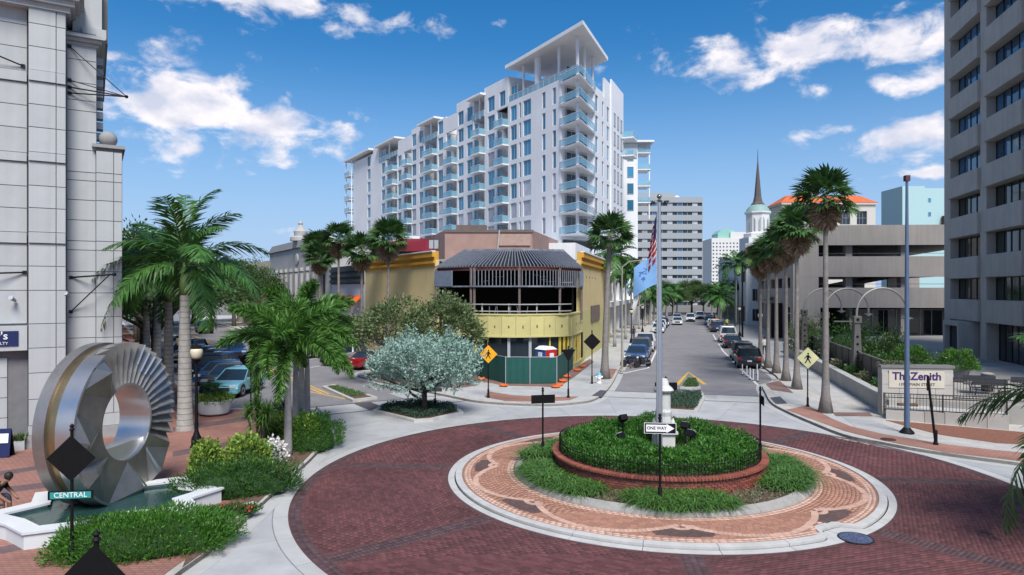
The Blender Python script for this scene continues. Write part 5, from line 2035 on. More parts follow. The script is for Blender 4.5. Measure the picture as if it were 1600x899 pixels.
CR = {}
CR['royal'] = [np_mesh('fronds', *feather_crown(19, 3.9, 46, .9, 0, .042, s, lo=-.15, hi=1.42), M_palm) for s in (1, 2)]
CR['royal_far'] = [np_mesh('fronds', *feather_crown(16, 3.3, 22, .9, 0, .09, 5), M_palm)]
CR['fox'] = [np_mesh('fronds', *feather_crown(13, 2.9, 70, .52, 1, .024, s, lo=-.2, hi=1.15), M_fox) for s in (3, 4)]
CR['fan'] = [np_mesh('fan_leaves', *fan_crown(46, .82, s, False), M_fan) for s in (6, 7, 8)]
CR['fand'] = [np_mesh('dead_skirt', *fan_crown(34, .95, s, True), M_deadp) for s in (9, 10)]


M_ring = mat('palm_ring_scar', (.13, .12, .11), .9, var=.2, scale=5)


def trunk_mesh(h, r0, r1, lean=(0, 0), rings=0, n=10, bulge=0, name='trunk', m=M_ptrunk, flare=1.4):
    ts = [i / 12 for i in range(13)]
    if rings:
        ts = []
        for i in range(rings):
            ts += [i / rings, (i + 1) / rings - .028 / h]
        ts.append(1.0)
    pts, rad = [], []
    for i, t in enumerate(ts):
        pts.append((lean[0] * t ** 1.6, lean[1] * t ** 1.6, h * t))
        r = r0 + (r1 - r0) * t
        r *= 1 + (flare - 1) * math.exp(-t * h / .7)
        r += bulge * math.sin(math.pi * min(1, t * 1.15))
        if rings: r *= 1.02 if i % 2 else 1.0
        rad.append(r)
    mb_ = MB().tube(pts, rad, n)
    if rings:
        mb_.m = [1 if (k // n) % 2 and k < (len(ts) - 1) * n else 0 for k in range(len(mb_.f))]
        return mb_.mesh(name, [m, M_ring], smooth='auto')
    return mb_.mesh(name, m, smooth=True)


def royal_palm(loc, h, label, seed=0, sc=1.0, r=.26, group=None, far=False, rz=0):
    t = thing('royal_palm' if not far else 'street_palm', label, 'palm tree', loc, rz, group)
    me = trunk_mesh(h, r, r * .72, rings=0 if far else 24, bulge=.03 if not far else 0)
    link('trunk', me, t)
    sh = 1.3 * sc
    link('crownshaft', MB().tube([(0, 0, h - .05), (0, 0, h + sh * .3), (0, 0, h + sh)], [r * .72, r * .85, r * .3], 10).mesh('crownshaft', M_shaft, smooth=True), t)
    cr = CR['royal_far'][0] if far else CR['royal'][seed % 2]
    link('fronds', cr, t, (0, 0, h + sh * .9), seed * 1.3, sc)
    return t


def fan_palm(loc, h, label, seed=0, sc=1.0, r=.2, lean=(0, 0), group=None, skirt=True, flare=1.7):
    t = thing('fan_palm', label, 'palm tree', loc, 0, group)
    link('trunk', trunk_mesh(h, r, r * .62, lean, m=M_wtrunk, flare=flare), t)
    link('fan_leaves', CR['fan'][seed % 3], t, (lean[0], lean[1], h), seed * 1.1, sc)
    if skirt: link('dead_skirt', CR['fand'][seed % 2], t, (lean[0], lean[1], h), seed * 2.1, sc)
    return t


def leaf_tree_mesh(seed, rx, ry, rz_, nclump, nleaf, size, m, crad=.7, flat=0.0, up=.3, aspect=.45, dome=.25):
    rng = np.random.default_rng(seed)
    u = rand_unit(nclump, rng)
    u[:, 2] = np.abs(u[:, 2]) * 1.15 - dome
    rad = rng.uniform(.55, 1.0, (nclump, 1)) ** .6
    lump = 1 + .18 * np.sin(u[:, :1] * 5 + seed) * np.cos(u[:, 1:2] * 4)
    C = u * rad * lump * np.array([rx, ry, rz_])
    P, D = [], []
    for c, uu in zip(C, u):
        k = int(nleaf * rng.uniform(.5, 1.4))
        cr_ = crad * rng.uniform(.6, 1.25)
        o = rng.normal(0, .5, (k, 3)) * cr_ * np.array([1, 1, .7])
        P.append(c + o); D.append(o / cr_ + uu * .6 + np.array([0, 0, up]) + rng.normal(0, .5, (k, 3)))
    V, Q = leaf_quads(np.concatenate(P), np.concatenate(D), size, size * aspect, rng=rng)
    return np_mesh('crown', V, Q, m), C


def limbs(C, base_h, r, n=9, seed=0, m=M_bark, multi=1):
    rng = random.Random(seed)
    mb_ = MB()
    fork = Vector((0, 0, base_h))
    mb_.tube([(0, 0, -.1), (.04, .02, base_h * .5), (0, 0, base_h)], [r * 1.35, r, r * .9], 9)
    idx = rng.sample(range(len(C)), min(n, len(C)))
    for i in idx:
        e = Vector(C[i])
        mid = fork.lerp(e, .5) + Vector((rng.uniform(-.2, .2), rng.uniform(-.2, .2), rng.uniform(.0, .3)))
        mb_.tube([fork - Vector((0, 0, .12)), fork.lerp(mid, .5), mid, e], [r * .62, r * .45, r * .3, r * .1], 6)
    return mb_.mesh('trunk', m, smooth=True)


OAK = [leaf_tree_mesh(s, 5.2, 5.2, 3.6, 95, 190, .30, M_oak, 1.15) for s in (21, 22)]
OAKT = []
for me, C in OAK:
    OAKT.append(limbs(C + np.array([0, 0, 5.2]), 2.6, .26, 12, 3))


def oak(loc, label, v=0, sc=1.0, rz=0, zc=5.2, nm='oak_tree', group=None):
    t = thing(nm, label, 'tree', loc, rz, group, scale=sc)
    link('trunk', OAKT[v], t)
    link('crown', OAK[v][0], t, (0, 0, zc))
    return t


# --- palms of the left plaza
royal_palm(G(289, 672, KERB), 6.1, 'tall palm with ringed pale trunk beside the round white planter', 0, 1.12, .29)
royal_palm((-18.65, 36.5, KERB), 5.7, 'ringed palm trunk rising just behind the nearest plaza palm', 1, 1.0, .25)
royal_palm((-22.4, 42.4, KERB), 6.2, 'slim palm third along the plaza side of the side street', 0, 1.0, .24, rz=1)
royal_palm((-26.6, 48.9, KERB), 6.2, 'palm beside the red awning, last of the plaza row', 1, 1.05, .24, rz=2)
# --- foxtail cluster on the flower bed
for (px, py, h, s, w) in ((450, 712, 3.5, 0, 'leaning out over the kerb end of the bed'), (462, 694, 3.9, 1, 'thickest stem of the cluster beside the crotons'), (471, 678, 4.3, 0, 'middle stem of the cluster behind the white flowers'), (480, 664, 3.8, 1, 'stem nearest the round dark shrub')):
    t = thing('foxtail_palm', 'foxtail palm, ' + w, 'palm tree', G(px, py, KERB), s * 1.7 + px, 'cluster of foxtail palms')
    link('trunk', trunk_mesh(h, .13, .085, bulge=.02, m=M_ptrunk), t)
    link('crownshaft', MB().tube([(0, 0, h - .05), (0, 0, h + .3), (0, 0, h + .7)], [.085, .1, .04], 8).mesh('crownshaft', M_shaft, smooth=True), t)
    link('fronds', CR['fox'][s], t, (0, 0, h + .6), px, .98)
# --- fan palms
for i, (px, py, pc, sc, lab) in enumerate(((1290, 645, 312, 1.12, 'tallest fan palm standing alone on the right walk by the yellow-green crossing sign'),
                                          (1245, 608, 358, 1.2, 'fan palm second along the right walk from the crossing sign'),
                                          (1228, 595, 378, 1.2, 'fan palm third along the right walk from the crossing sign'),
                                          (1213, 583, 392, 1.15, 'fan palm fourth along the right walk from the crossing sign'),
                                          (1200, 575, 396, 1.1, 'fan palm fifth along the right walk from the crossing sign'),
                                          (1188, 568, 408, 1.1, 'fan palm at the far end of the row before the garage'))):
    g = G(px, py, KERB)
    fan_palm(g, H - (pc - Y0) * g.y / F - KERB, lab, i, sc, .165 if i else .17, group='fan palms on the right walk', flare=2.3)
for i, ((x, y), z, lab) in enumerate((((-11.1, 60.3), 10.9, 'fan palm with a brown skirt in front of the yellow left wing'), ((-14.8, 66.2), 10.2, 'fan palm with a shaggy brown skirt at the end of the yellow wing'),
                                      ((-18.6, 72.1), 11.8, 'fan palm standing before the dark shop fascia'), ((-22.3, 78), 10.2, 'fan palm standing before the grey stone hall'), ((-24.4, 84), 12.0, 'fan palm rising behind the one before the stone hall'))):
    fan_palm((x, y, KERB), z, lab, i + 1, 1.4, .17, group='fan palms on the side street')
g = G(945, 592, KERB)
fan_palm(g, 10.3, 'leaning slender fan palm beside the hydrant at the yellow right wing', 2, 1.25, .24, lean=(.45, .5), skirt=False, flare=1.8)
# --- palms up the main street
for i, (a, n, h, sc, lab) in enumerate(((76, -7.6, 9.0, 1.0, 'palm under the tower beside the banner arcade'), (88, -7.4, 7.6, 1.0, 'second palm along the banner arcade'), (100, -7.6, 7.0, 1.05, 'third palm along the banner arcade'),
                                        (112, -7.2, 6.6, 1.0, 'fourth palm along the banner arcade'), (130, 9.2, 9.6, 1.25, 'dark palm in front of the white church'), (122, -6.8, 6.0, 1.0, 'fifth palm along the banner arcade'))):
    p = UM * a + NM * n
    royal_palm((p.x, p.y, KERB), h, lab, i, sc, .15, 'palms along the main street', far=True)
for i in range(16):
    a = 130 + 7.5 * (i // 2) + random.uniform(-2, 2); n = (-5.8 if i % 2 else 6.2) + random.uniform(-1.2, 1.2) + max(0, a - 150) * .12
    p = UM * a + NM * n
    royal_palm((p.x, p.y, KERB), random.uniform(3.6, 5.2), 'small bushy palm in the green mass closing the main street', i, random.uniform(.85, 1.15), .2, 'palms closing the main street', far=True)
for i, (a, n, s) in enumerate(((196, -5, 1.0), (199, 2, 1.1), (197, 9, .9), (203, -11, 1.1), (201, 16, 1.0), (172, -13, 1.0), (182, -3, .9), (186, 13, 1.1), (176, 20, 1.0), (190, 5, .95), (164, -16, .9))):
    p = UM * a + NM * n
    oak((p.x, p.y, 0), 'round tree at the far bend of the main street', i % 2, s, i, group='trees at the far bend')

# --- oaks of the side street
for i, (a, n, s, lab) in enumerate(((60, 4.2, 1.2, 'oak crown behind the plaza palms beside the pale block'), (70, 4.0, 1.3, 'oak second along the pale block'), (84, 4.5, 1.35, 'oak third along the pale block'),
                                   (100, 5.0, 1.4, 'oak fourth along the pale block'), (116, 6, 1.4, 'oak fifth along the pale block'), (134, 10, 1.5, 'oak closing the end of the side street'), (146, 17, 1.5, 'oak closing the side street opposite the pale block'), (128, 21.5, 1.3, 'oak in front of the cream building'), (108, 21.5, 1.05, 'oak on the walk before the stone hall'), (150, 27, 1.5, 'oak rising past the cream building'), (128, 3, 1.5, 'oak behind the parked row at the top of the side street'), (140, 12.5, 1.3, 'oak in the middle of the far side street end'))):
    p = UL * a + NL * n
    oak((p.x, p.y, 0.0), lab, i % 2, s, i * 1.2)
# --- airy street trees by the yellow building
for i, (px, py, lab, sd, sx) in enumerate(((612, 596, 'airy olive green tree by the red car', 31, 1.0), (692, 592, 'airy olive green tree overhanging the green site fence', 32, .95))):
    me, C = leaf_tree_mesh(sd, 3.0 * sx, 2.6, 2.7, 80, 105, .24, M_olive, .62, aspect=.5, dome=.4)
    g = G(px, py, KERB)
    t = thing('street_tree', lab, 'tree', g)
    link('trunk', limbs(C + np.array([0, 0, 3.6]), 1.9, .1, 12, i), t)
    link('crown', me, t, (0, 0, 3.6))


# --- silver buttonwood on the splitter island
def silver_tree():
    rng = np.random.default_rng(5)
    g = G(663, 645, .15)
    t = thing('silver_buttonwood', 'spreading silvery blue-green tree on the kerbed splitter island', 'tree', g)
    P, D, tips = [], [], []
    n = 900
    for k in range(n):
        a = rng.uniform(0, 2 * math.pi); rr = math.sqrt(rng.uniform(0, 1))
        x, y = 2.45 * rr * math.cos(a), 2.1 * rr * math.sin(a)
        top = 3.75 - .85 * rr ** 2.2 + .3 * math.sin(3 * a + 1) + .22 * math.sin(5.3 * x + 2) * math.cos(4.1 * y)
        low = 1.55 + .15 * rr
        z = rng.uniform(low, top) if rng.random() < .5 else rng.uniform(top - .55, top)
        d = np.array([x * .5, y * .5, 1.0]) + rng.normal(0, .45, 3)
        if z < 2.0: d[2] -= .7
        d /= np.linalg.norm(d)
        L_ = rng.uniform(.5, 1.0)
        m = 26
        s = np.linspace(0, 1, m)[:, None]
        base = np.array([x, y, z - L_ * .5])
        bend = np.array([0, 0, .15]) * s ** 2
        pos = base + d * s * L_ + bend
        P.append(pos + rng.normal(0, .015, (m, 3)))
        D.append(np.broadcast_to(d, (m, 3)) * .55 + rng.normal(0, .7, (m, 3)))
        if k % 50 == 0: tips.append(base)
    V, Q = leaf_quads(np.concatenate(P), np.concatenate(D), .17, .07, rng=rng)
    link('crown', np_mesh('crown', V, Q, M_silver), t)
    mb_ = MB()
    f = Vector((0, 0, 1.15))
    mb_.tube([(0, 0, -.1), (0, 0, .5), f], [.19, .15, .14], 9)
    for e in tips:
        e = Vector(e); mid = f.lerp(e, .5) + Vector((0, 0, -.12))
        mb_.tube([f - Vector((0, 0, .1)), mid, e], [.1, .06, .02], 6)
    mb_.tube([(0, 0, .55), (-.55, -.2, .95), (-1.1, -.3, 1.5)], [.09, .07, .03], 7)
    link('trunk', mb_.mesh('trunk', mat('dark_bark', (.05, .038, .03), .9, var=.3, scale=8, bump=.6), smooth=True), t)


silver_tree()


# --- shrubs
def shrub_mesh(seed, rx, ry, h, n, leaf, m, aspect=.4, lumps=.22, fine=.0, name='foliage'):
    rng = np.random.default_rng(seed)
    u = rand_unit(n, rng); u[:, 2] = np.abs(u[:, 2])
    lump = 1 + lumps * (np.sin(u[:, 0] * 6 + seed) * np.cos(u[:, 1] * 7 + seed * 2) + .5 * np.sin(u[:, 0] * 13 + u[:, 1] * 11))
    rad = rng.uniform(.55, 1.03, n) ** .45
    sup = (np.abs(u[:, 0]) ** 3 + np.abs(u[:, 1]) ** 3 + np.abs(u[:, 2]) ** 3) ** (-1 / 3)
    P = u * (rad * lump * sup)[:, None] * np.array([rx, ry, h])
    D = u + np.array([0, 0, .55]) + rng.normal(0, .55, (n, 3))
    V, Q = leaf_quads(P, D, leaf, leaf * aspect, rng=rng)
    V[:, 2] = np.maximum(V[:, 2], .0)
    return np_mesh(name, V, Q, m)


def shrub(nm, lab, loc, rx, ry, h, n, leaf, m, rz=0, seed=None, aspect=.4, stems=True, lumps=.22, cat='shrub', group=None):
    t = thing(nm, lab, cat, loc, rz, group)
    sd = seed if seed is not None else random.randint(0, 9999)
    link('foliage', shrub_mesh(sd, rx, ry, h, n, leaf, m, aspect, lumps), t)
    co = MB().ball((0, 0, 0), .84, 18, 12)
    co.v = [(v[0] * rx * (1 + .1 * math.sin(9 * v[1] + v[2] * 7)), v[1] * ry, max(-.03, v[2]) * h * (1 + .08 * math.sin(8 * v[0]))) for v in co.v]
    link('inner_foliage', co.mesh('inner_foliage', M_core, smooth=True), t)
    if stems:
        s = MB()
        for k in range(7):
            a = k * .9; s.tube([(.12 * rx * math.cos(a), .12 * ry * math.sin(a), -.05), (.55 * rx * math.cos(a), .55 * ry * math.sin(a), h * .75)], [.03, .012], 5)
        link('stems', s.mesh('stems', M_bark), t)
    return t


ZB = KERB + .02
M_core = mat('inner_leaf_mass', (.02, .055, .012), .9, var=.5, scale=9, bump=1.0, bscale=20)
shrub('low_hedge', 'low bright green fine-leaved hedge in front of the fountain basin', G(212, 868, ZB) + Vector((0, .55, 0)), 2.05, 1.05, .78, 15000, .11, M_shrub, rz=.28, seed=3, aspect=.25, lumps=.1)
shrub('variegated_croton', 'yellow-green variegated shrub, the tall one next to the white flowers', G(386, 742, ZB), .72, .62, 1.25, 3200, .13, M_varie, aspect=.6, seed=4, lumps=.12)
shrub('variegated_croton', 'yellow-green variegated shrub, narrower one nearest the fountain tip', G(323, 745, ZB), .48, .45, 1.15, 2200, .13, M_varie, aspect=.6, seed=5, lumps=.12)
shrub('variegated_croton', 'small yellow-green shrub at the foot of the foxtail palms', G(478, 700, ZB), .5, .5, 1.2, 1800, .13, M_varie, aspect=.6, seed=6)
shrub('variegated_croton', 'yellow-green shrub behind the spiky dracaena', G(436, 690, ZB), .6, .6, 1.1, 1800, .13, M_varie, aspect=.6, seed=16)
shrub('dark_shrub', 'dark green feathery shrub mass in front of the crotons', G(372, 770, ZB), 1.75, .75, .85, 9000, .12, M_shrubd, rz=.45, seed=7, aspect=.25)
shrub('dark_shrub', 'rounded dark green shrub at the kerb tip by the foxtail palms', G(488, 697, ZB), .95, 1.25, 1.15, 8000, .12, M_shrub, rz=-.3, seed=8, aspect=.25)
shrub('flower_bush', 'small bush covered in white flowers beside the tall croton', G(427, 722, ZB), .42, .4, .75, 900, .1, M_flow, aspect=.8, seed=9)
shrub('red_flower_bed', 'low ground plants with red flowers between basin and kerb', G(352, 806, ZB), .85, .35, .22, 1500, .1, M_shrubd, rz=.4, seed=10, stems=False, cat='flower bed')
o = link('flower_heads', shrub_mesh(11, .75, .3, .27, 160, .07, M_flowr, .8), [x for x in COL.objects if x.name == 'red_flower_bed'][0])


def spiky(loc, lab, h=1.6, n=9, seed=0, w=.05, nm='dracaena'):
    rng = np.random.default_rng(seed)
    t = thing(nm, lab, 'plant', loc)
    parts = []; s = MB()
    for k in range(n):
        a = rng.uniform(0, 6.28); r = rng.uniform(0, .5); hh = h * rng.uniform(.55, 1)
        x, y = r * math.cos(a), r * math.sin(a)
        s.tube([(x * .4, y * .4, -.05), (x, y, hh)], .03, 5)
        for q in range(46):
            b = rng.uniform(0, 6.28); el = rng.uniform(.1, 1.45)
            L_ = rng.uniform(.55, .85)
            i = np.linspace(0, 1, 5)
            rad = L_ * i * math.cos(el); z = L_ * (i * math.sin(el) - .55 * i ** 2 * math.cos(el))
            P = np.stack([x + rad * math.cos(b), y + rad * math.sin(b), hh - .05 * q / 46 + z], 1)
            W = np.array([-math.sin(b), math.cos(b), 0]) * w * .5
            ww = (1 - i ** 2 * .9)[:, None]
            V = np.stack([P - W * ww, P + W * ww], 1).reshape(-1, 3)
            parts.append((V, np.array([(2 * j, 2 * j + 1, 2 * j + 3, 2 * j + 2) for j in range(4)])))
    link('leaves', np_mesh('leaves', *merge(parts), M_lily), t)
    link('stems', s.mesh('stems', M_bark), t)
    return t


spiky(G(402, 702, ZB), 'tall spiky strap-leaved dracaena clump on the plaza bed', 1.75, 12, 2)
spiky(G(440, 682, ZB), 'smaller spiky dracaena close to the foxtail stems', 1.4, 7, 3)


def strap_clump(seed, n, L_, w, spread=.28):
    rng = np.random.default_rng(seed)
    parts = []
    for k in range(n):
        b = rng.uniform(0, 6.28); r0 = spread * math.sqrt(rng.uniform(0, 1)); a0 = rng.uniform(0, 6.28)
        ln = L_ * rng.uniform(.65, 1.15); el = rng.uniform(.75, 1.5)
        i = np.linspace(0, 1, 5)
        rad = ln * (i * math.cos(el) + .38 * i ** 2.2); z = ln * (i * math.sin(el) * .95 - .62 * i ** 2.4)
        P = np.stack([r0 * math.cos(a0) + rad * math.cos(b), r0 * math.sin(a0) + rad * math.sin(b), np.maximum(z, .01)], 1)
        W = np.array([-math.sin(b), math.cos(b), 0]) * w * .5
        ww = (1 - i ** 2.5 * .92)[:, None]
        V = np.stack([P - W * ww, P + W * ww], 1).reshape(-1, 3)
        parts.append((V, np.array([(2 * j, 2 * j + 1, 2 * j + 3, 2 * j + 2) for j in range(4)])))
    return np_mesh('lily_clump', *merge(parts), M_lily)


CLUMP = [strap_clump(s, 330, .68, .03, .3) for s in (1, 2, 3)]

# ------------------------------------------------------------------ planter of the central island
M_brickw = mat('planter_brick', (.20, .055, .038), .85, var=.2, scale=6, obj=.35, island=.35, bump=.3, bscale=60)
M_brickcap = mat('planter_brick_cap', (.25, .075, .05), .8, var=.2, scale=6, obj=.25, island=.25, bump=.3, bscale=60)
M_mortar = mat('wall_mortar', (.40, .33, .29), .95, var=.15, scale=8)
M_pole = mat('brushed_pole', (.42, .46, .52), .35, .7, var=.06)
M_stonew = mat('white_cast_stone', (.52, .52, .50), .75, var=.12, scale=5, bump=.2, bscale=20, dirt=.3)

pw_ = thing('brick_planter', 'round raised planter with a low red brick wall and brick coping', 'planter', tuple(CEN))


def planter():
    m = MB().lathe([(3.30, .0), (3.545, .0), (3.545, .74), (3.30, .74)], n=96)
    m.build('wall_core', M_mortar, pw_)
    MB().lathe([(4.74, .05), (4.74, .22), (3.5, .26)], n=64).build('outer_soil', M_soil, pw_)
    MB().lathe([(3.31, .3), (3.31, .66), (.01, .72)], n=64).build('inner_soil', M_soil, pw_)
    # bricks of the wall
    L_, h = .192, .051
    circ = 2 * math.pi * 3.56
    n = int(circ / (L_ + .022))
    me = MB().box(-L_ / 2, L_ / 2, -.03, .025, 0, h).mesh('brick', M_brickw)
    allb = []
    for c in range(8):
        for i in range(n):
            a = 2 * math.pi * (i + .5 * (c % 2)) / n
            allb.append((a, .155 + c * (h + .0225)))
    def score(b):
        a, z = b
        ang = (math.degrees(a) - 258) % 360
        ang = min(ang, 360 - ang)
        return ang - z * 2 + (40 if z < .2 else 0)
    allb.sort(key=score)
    for a, z in allb[:260]:
        link('brick', me, pw_, (3.55 * math.cos(a), 3.55 * math.sin(a), z + .0), a - math.pi / 2 + math.pi)
    rest = MB()
    for a, z in allb[260:]:
        if -100 < -1: rest.rbox((3.553 * math.cos(a), 3.553 * math.sin(a), z + h / 2), (L_, .055, h), a + math.pi / 2)
    rest.build('brick_courses', M_brickw, pw_)['kind'] = 'stuff'
    # coping of radial header bricks
    k = int(2 * math.pi * 3.5 / .112)
    me = MB().box(-.05, .05, -.19, .17, 0, .075).mesh('coping_brick', M_brickcap, bevel=.006)
    for i in range(k):
        a = 2 * math.pi * i / k
        link('coping_brick', me, pw_, (3.48 * math.cos(a), 3.48 * math.sin(a), .742), a + math.pi / 2)


planter()

# iron edging fence
fence = thing('edging_fence', 'low black iron fence of hoops standing on the planter coping', 'fence', (CEN.x, CEN.y, .8))


def edging():
    R_ = 3.43
    for z in (.08, .36):
        pts = [(R_ * math.cos(RAD(a)), R_ * math.sin(RAD(a)), z) for a in range(0, 361, 4)]
        MB().tube(pts, .012, 5, cap=False).build('rail', M_blk, fence)
    n = 190
    pk = MB().tube([(0, 0, 0), (0, 0, .44)], .009, 5).lathe([(.02, .44), (.001, .5)], n=5).mesh('picket', M_blk)
    for i in range(n):
        a = 2 * math.pi * i / n
        link('picket', pk, fence, (R_ * math.cos(a), R_ * math.sin(a), .017))


edging()


def island_hedge():
    rng = np.random.default_rng(12)
    n = 70000
    t = thing('planter_hedge', 'dense bright green feathery shrubs filling the fenced round planter', 'shrub bed', (CEN.x, CEN.y, .68))
    P = []
    a = rng.uniform(0, 2 * math.pi, n * 2)
    r = 3.37 * np.sqrt(rng.uniform(.0, 1, n * 2))
    # open patch with mulch round the pedestal, towards the right
    cut = np.hypot(r * np.cos(a) - .28, r * np.sin(a) + .1) < .95 + .12 * np.sin(5 * a)
    a, r = a[~cut][:n], r[~cut][:n]
    x, y = r * np.cos(a), r * np.sin(a)
    top = .62 + .15 * np.sin(x * 2.3 + 1) * np.cos(y * 2.1) + .13 * np.sin(x * 4.6) * np.sin(y * 4.2 + 2) + .05 * np.sin(x * 11 + y * 7) + .1 * (y > .5)
    top = np.where(r > 2.95, top * (1 - (r - 2.95) * .9), top)
    top *= np.clip((np.hypot(x - .28, y + .1) - .8) * 2.2, .35, 1)
    z = top * rng.uniform(.02, 1.0, len(x)) ** .55
    # keep inside the fence low down
    D = np.stack([rng.normal(0, .9, len(x)), rng.normal(0, .9, len(x)), np.ones(len(x)) * .8], 1)
    V, Q = leaf_quads(np.stack([x, y, z], 1), D, .13, .034, rng=rng)
    link('foliage', np_mesh('foliage', V, Q, mat('planter_leaf', (.045, .15, .016), .5, var=.35, scale=1.3, island=.45, transl=.2)), t)
    st = MB()
    for k in range(60):
        aa = rng.uniform(0, 6.28); rr = rng.uniform(1.3, 3.1)
        st.tube([(rr * math.cos(aa), rr * math.sin(aa), -.02), (rr * math.cos(aa) + .1, rr * math.sin(aa), .45)], .012, 4)
    link('stems', st.mesh('stems', M_bark), t)


island_hedge()


def island_lilies():
    k = 0
    arcs = [(184, 230, 13), (250, 283, 12), (320, 368, 14), (20, 170, 22)]
    labs = ['arching strap-leaved lily clump at the planter foot by the back of the black sign', 'arching strap-leaved lily clump at the planter foot around the arrow sign post',
            'arching strap-leaved lily clump at the planter foot towards the manhole notch', 'arching strap-leaved lily clump behind the planter facing the main street']
    for (a0, a1, n), lab in zip(arcs, labs):
        for i in range(n):
            a = RAD(a0 + (a1 - a0) * (i + .5) / n + random.uniform(-1.5, 1.5))
            r = 4.3 + (.22 if i % 2 else -.22) + random.uniform(-.08, .08)
            o = link('lily_clump', CLUMP[k % 3], None, (CEN.x + r * math.cos(a), CEN.y + r * math.sin(a), .235), random.uniform(0, 6.28), random.uniform(1.0, 1.3))
            tag(o, lab, 'plant', 'lily clumps around the planter: ' + lab.split(' foot ')[-1][:30])
            k += 1
    rng = np.random.default_rng(77)
    n = 9000
    a = rng.uniform(0, 2 * math.pi, n); r = rng.uniform(3.65, 4.72, n)
    V, Q = leaf_quads(np.stack([CEN.x + r * np.cos(a), CEN.y + r * np.sin(a), .23 + rng.uniform(0, .14, n)], 1), np.stack([rng.normal(0, 1, n), rng.normal(0, 1, n), .7 * np.ones(n)], 1), .1, .03, rng=rng)
    o = link('ground_cover', np_mesh('ground_cover', V, Q, M_dryg))
    tag(o, 'grey green ground cover between the lily clumps', 'ground cover', kind='stuff')


island_lilies()

# pedestal and flagpole
ped = thing('pedestal', 'white cast stone pedestal with moulded tiers behind the flagpole foot', 'pedestal', (CEN.x + .24, CEN.y + .1, .66))
MB().box(-.34, .34, -.34, .34, 0, .75).build('plinth', M_stonew, ped, bevel=.02)
MB().box(-.42, .42, -.42, .42, .752, .86).box(-.37, .37, -.37, .37, .862, .95).build('plinth_cap', M_stonew, ped, bevel=.015)
MB().lathe([(.36, .95), (.38, 1.0), (.3, 1.1), (.27, 1.35), (.3, 1.5), (.26, 1.6)], n=8).build('lower_drum', M_stonew, ped)
MB().lathe([(.25, 1.6), (.25, 2.15), (.33, 2.2), (.36, 2.26), (.3, 2.34), (.2, 2.42), (.16, 2.6), (.1, 2.66)], n=16).build('upper_drum', M_stonew, ped, smooth='auto')
for s in (-1, 1):
    MB().lathe([(.05, 1.0), (.1, 1.05), (.06, 1.15), (.02, 1.25)], (s * .34, 0), 10).build('urn', M_stonew, ped, smooth='auto')
fp = thing('flagpole', 'tall silver flagpole with a gold ball rising from the planter', 'flagpole', (CEN.x - .02, CEN.y - .42, .66))
MB().tube([(0, 0, 0), (0, 0, 4.5), (0, 0, 8.82)], [.115, .1, .055], 16).build('pole', M_pole, fp, smooth='auto')
MB().lathe([(.17, 0), (.17, .1), (.12, .16)], n=16).build('base_collar', M_pole, fp, smooth='auto')
MB().lathe([(.06, 8.82), (.1, 8.84), (.05, 8.9)], n=12).build('truck', M_iron, fp)
MB().ball((0, 0, 9.0), .085, 14, 8).build('ball', mat('gold_ball', (.25, .22, .18), .3, .8, var=0), fp, smooth=True)
MB().tube([(-.09, -.06, 1.2), (-.085, -.05, 8.85)], .008, 4).build('halyard', M_wht, fp)


def cloth(name, label, cols, W, Hh, z_top, lean, droop, parent_xy, stripe=None, fold=6, amp=.1):
    """hanging flag: local u along the fly, v down the hoist"""
    t = thing(name, label, 'flag', (parent_xy[0], parent_xy[1], z_top - Hh))
    nu, nv = 26, 20
    V = []
    for j in range(nv + 1):
        for i in range(nu + 1):
            u, v = i / nu, j / nv
            x, z = lean(u, v)
            y = amp * math.sin(u * fold + v * 2.2) * u
            V.append((x, y, z))
    groups = {}
    for j in range(nv):
        for i in range(nu):
            groups.setdefault(stripe((i + .5) / nu, (j + .5) / nv) if stripe else 0, []).append((j * (nu + 1) + i, j * (nu + 1) + i + 1, (j + 1) * (nu + 1) + i + 1, (j + 1) * (nu + 1) + i))
    for kx, fs in groups.items():
        m = MB(); m.v = V; m.f = fs; m.m = [0] * len(fs)
        me = m.mesh('cloth', cols[kx][1], smooth=True)
        bm = bmesh.new(); bm.from_mesh(me); bmesh.ops.delete(bm, geom=[v for v in bm.verts if not v.link_faces], context='VERTS'); bm.to_mesh(me); bm.free()
        link(cols[kx][0], me, t)
    return t


def fl_mat(n, c): return mat(n, c, .75, var=.08, scale=3, transl=.25)


# the national flag hangs limp, the pale blue one blows to the left
us_top = H + (455 - 330) * 23.2 / F
def us_lean(u, v):
    return (-.03 - u * .34 * (.35 + .65 * v) - .05 * v, 1.75 * (1 - v) - u * .55 * (1 - .2 * v) )
cloth('national_flag', 'red white and blue flag hanging limp from the pole top', {0: ('canton', fl_mat('flag_navy', (.02, .03, .13))), 1: ('red_stripes', fl_mat('flag_red', (.36, .02, .03))), 2: ('white_stripes', fl_mat('flag_white', (.6, .6, .62)))},
      1, 1.75, us_top, us_lean, 0, (fp.location.x - .06, fp.location.y - .05), stripe=lambda u, v: 0 if (u < .45 and v < .5) else (1 if int(v * 13) % 2 == 0 else 2), fold=14, amp=.12)
c_top = H + (455 - 400) * 23.2 / F
def c_lean(u, v):
    return (-.04 - u * .8, .98 * (1 - v) - .42 * u ** 1.4 - .05 * v * u + .0)
cf = cloth('city_flag', 'pale blue flag blowing out below the national flag', {0: ('blue_cloth', fl_mat('flag_sky', (.22, .42, .72)))}, 1, .98, c_top, c_lean, 0, (fp.location.x - .06, fp.location.y - .05), fold=5, amp=.1)
em = MB()
for k in range(22):
    u = .45 + .3 * random.random(); v = .25 + .4 * random.random()
    x, z = c_lean(u, v)
    em.rbox((x, .1 * math.sin(u * 5 + v * 2.2) * u - .012, z), (random.uniform(.03, .1), .004, .02), ry=random.uniform(-.8, .8))
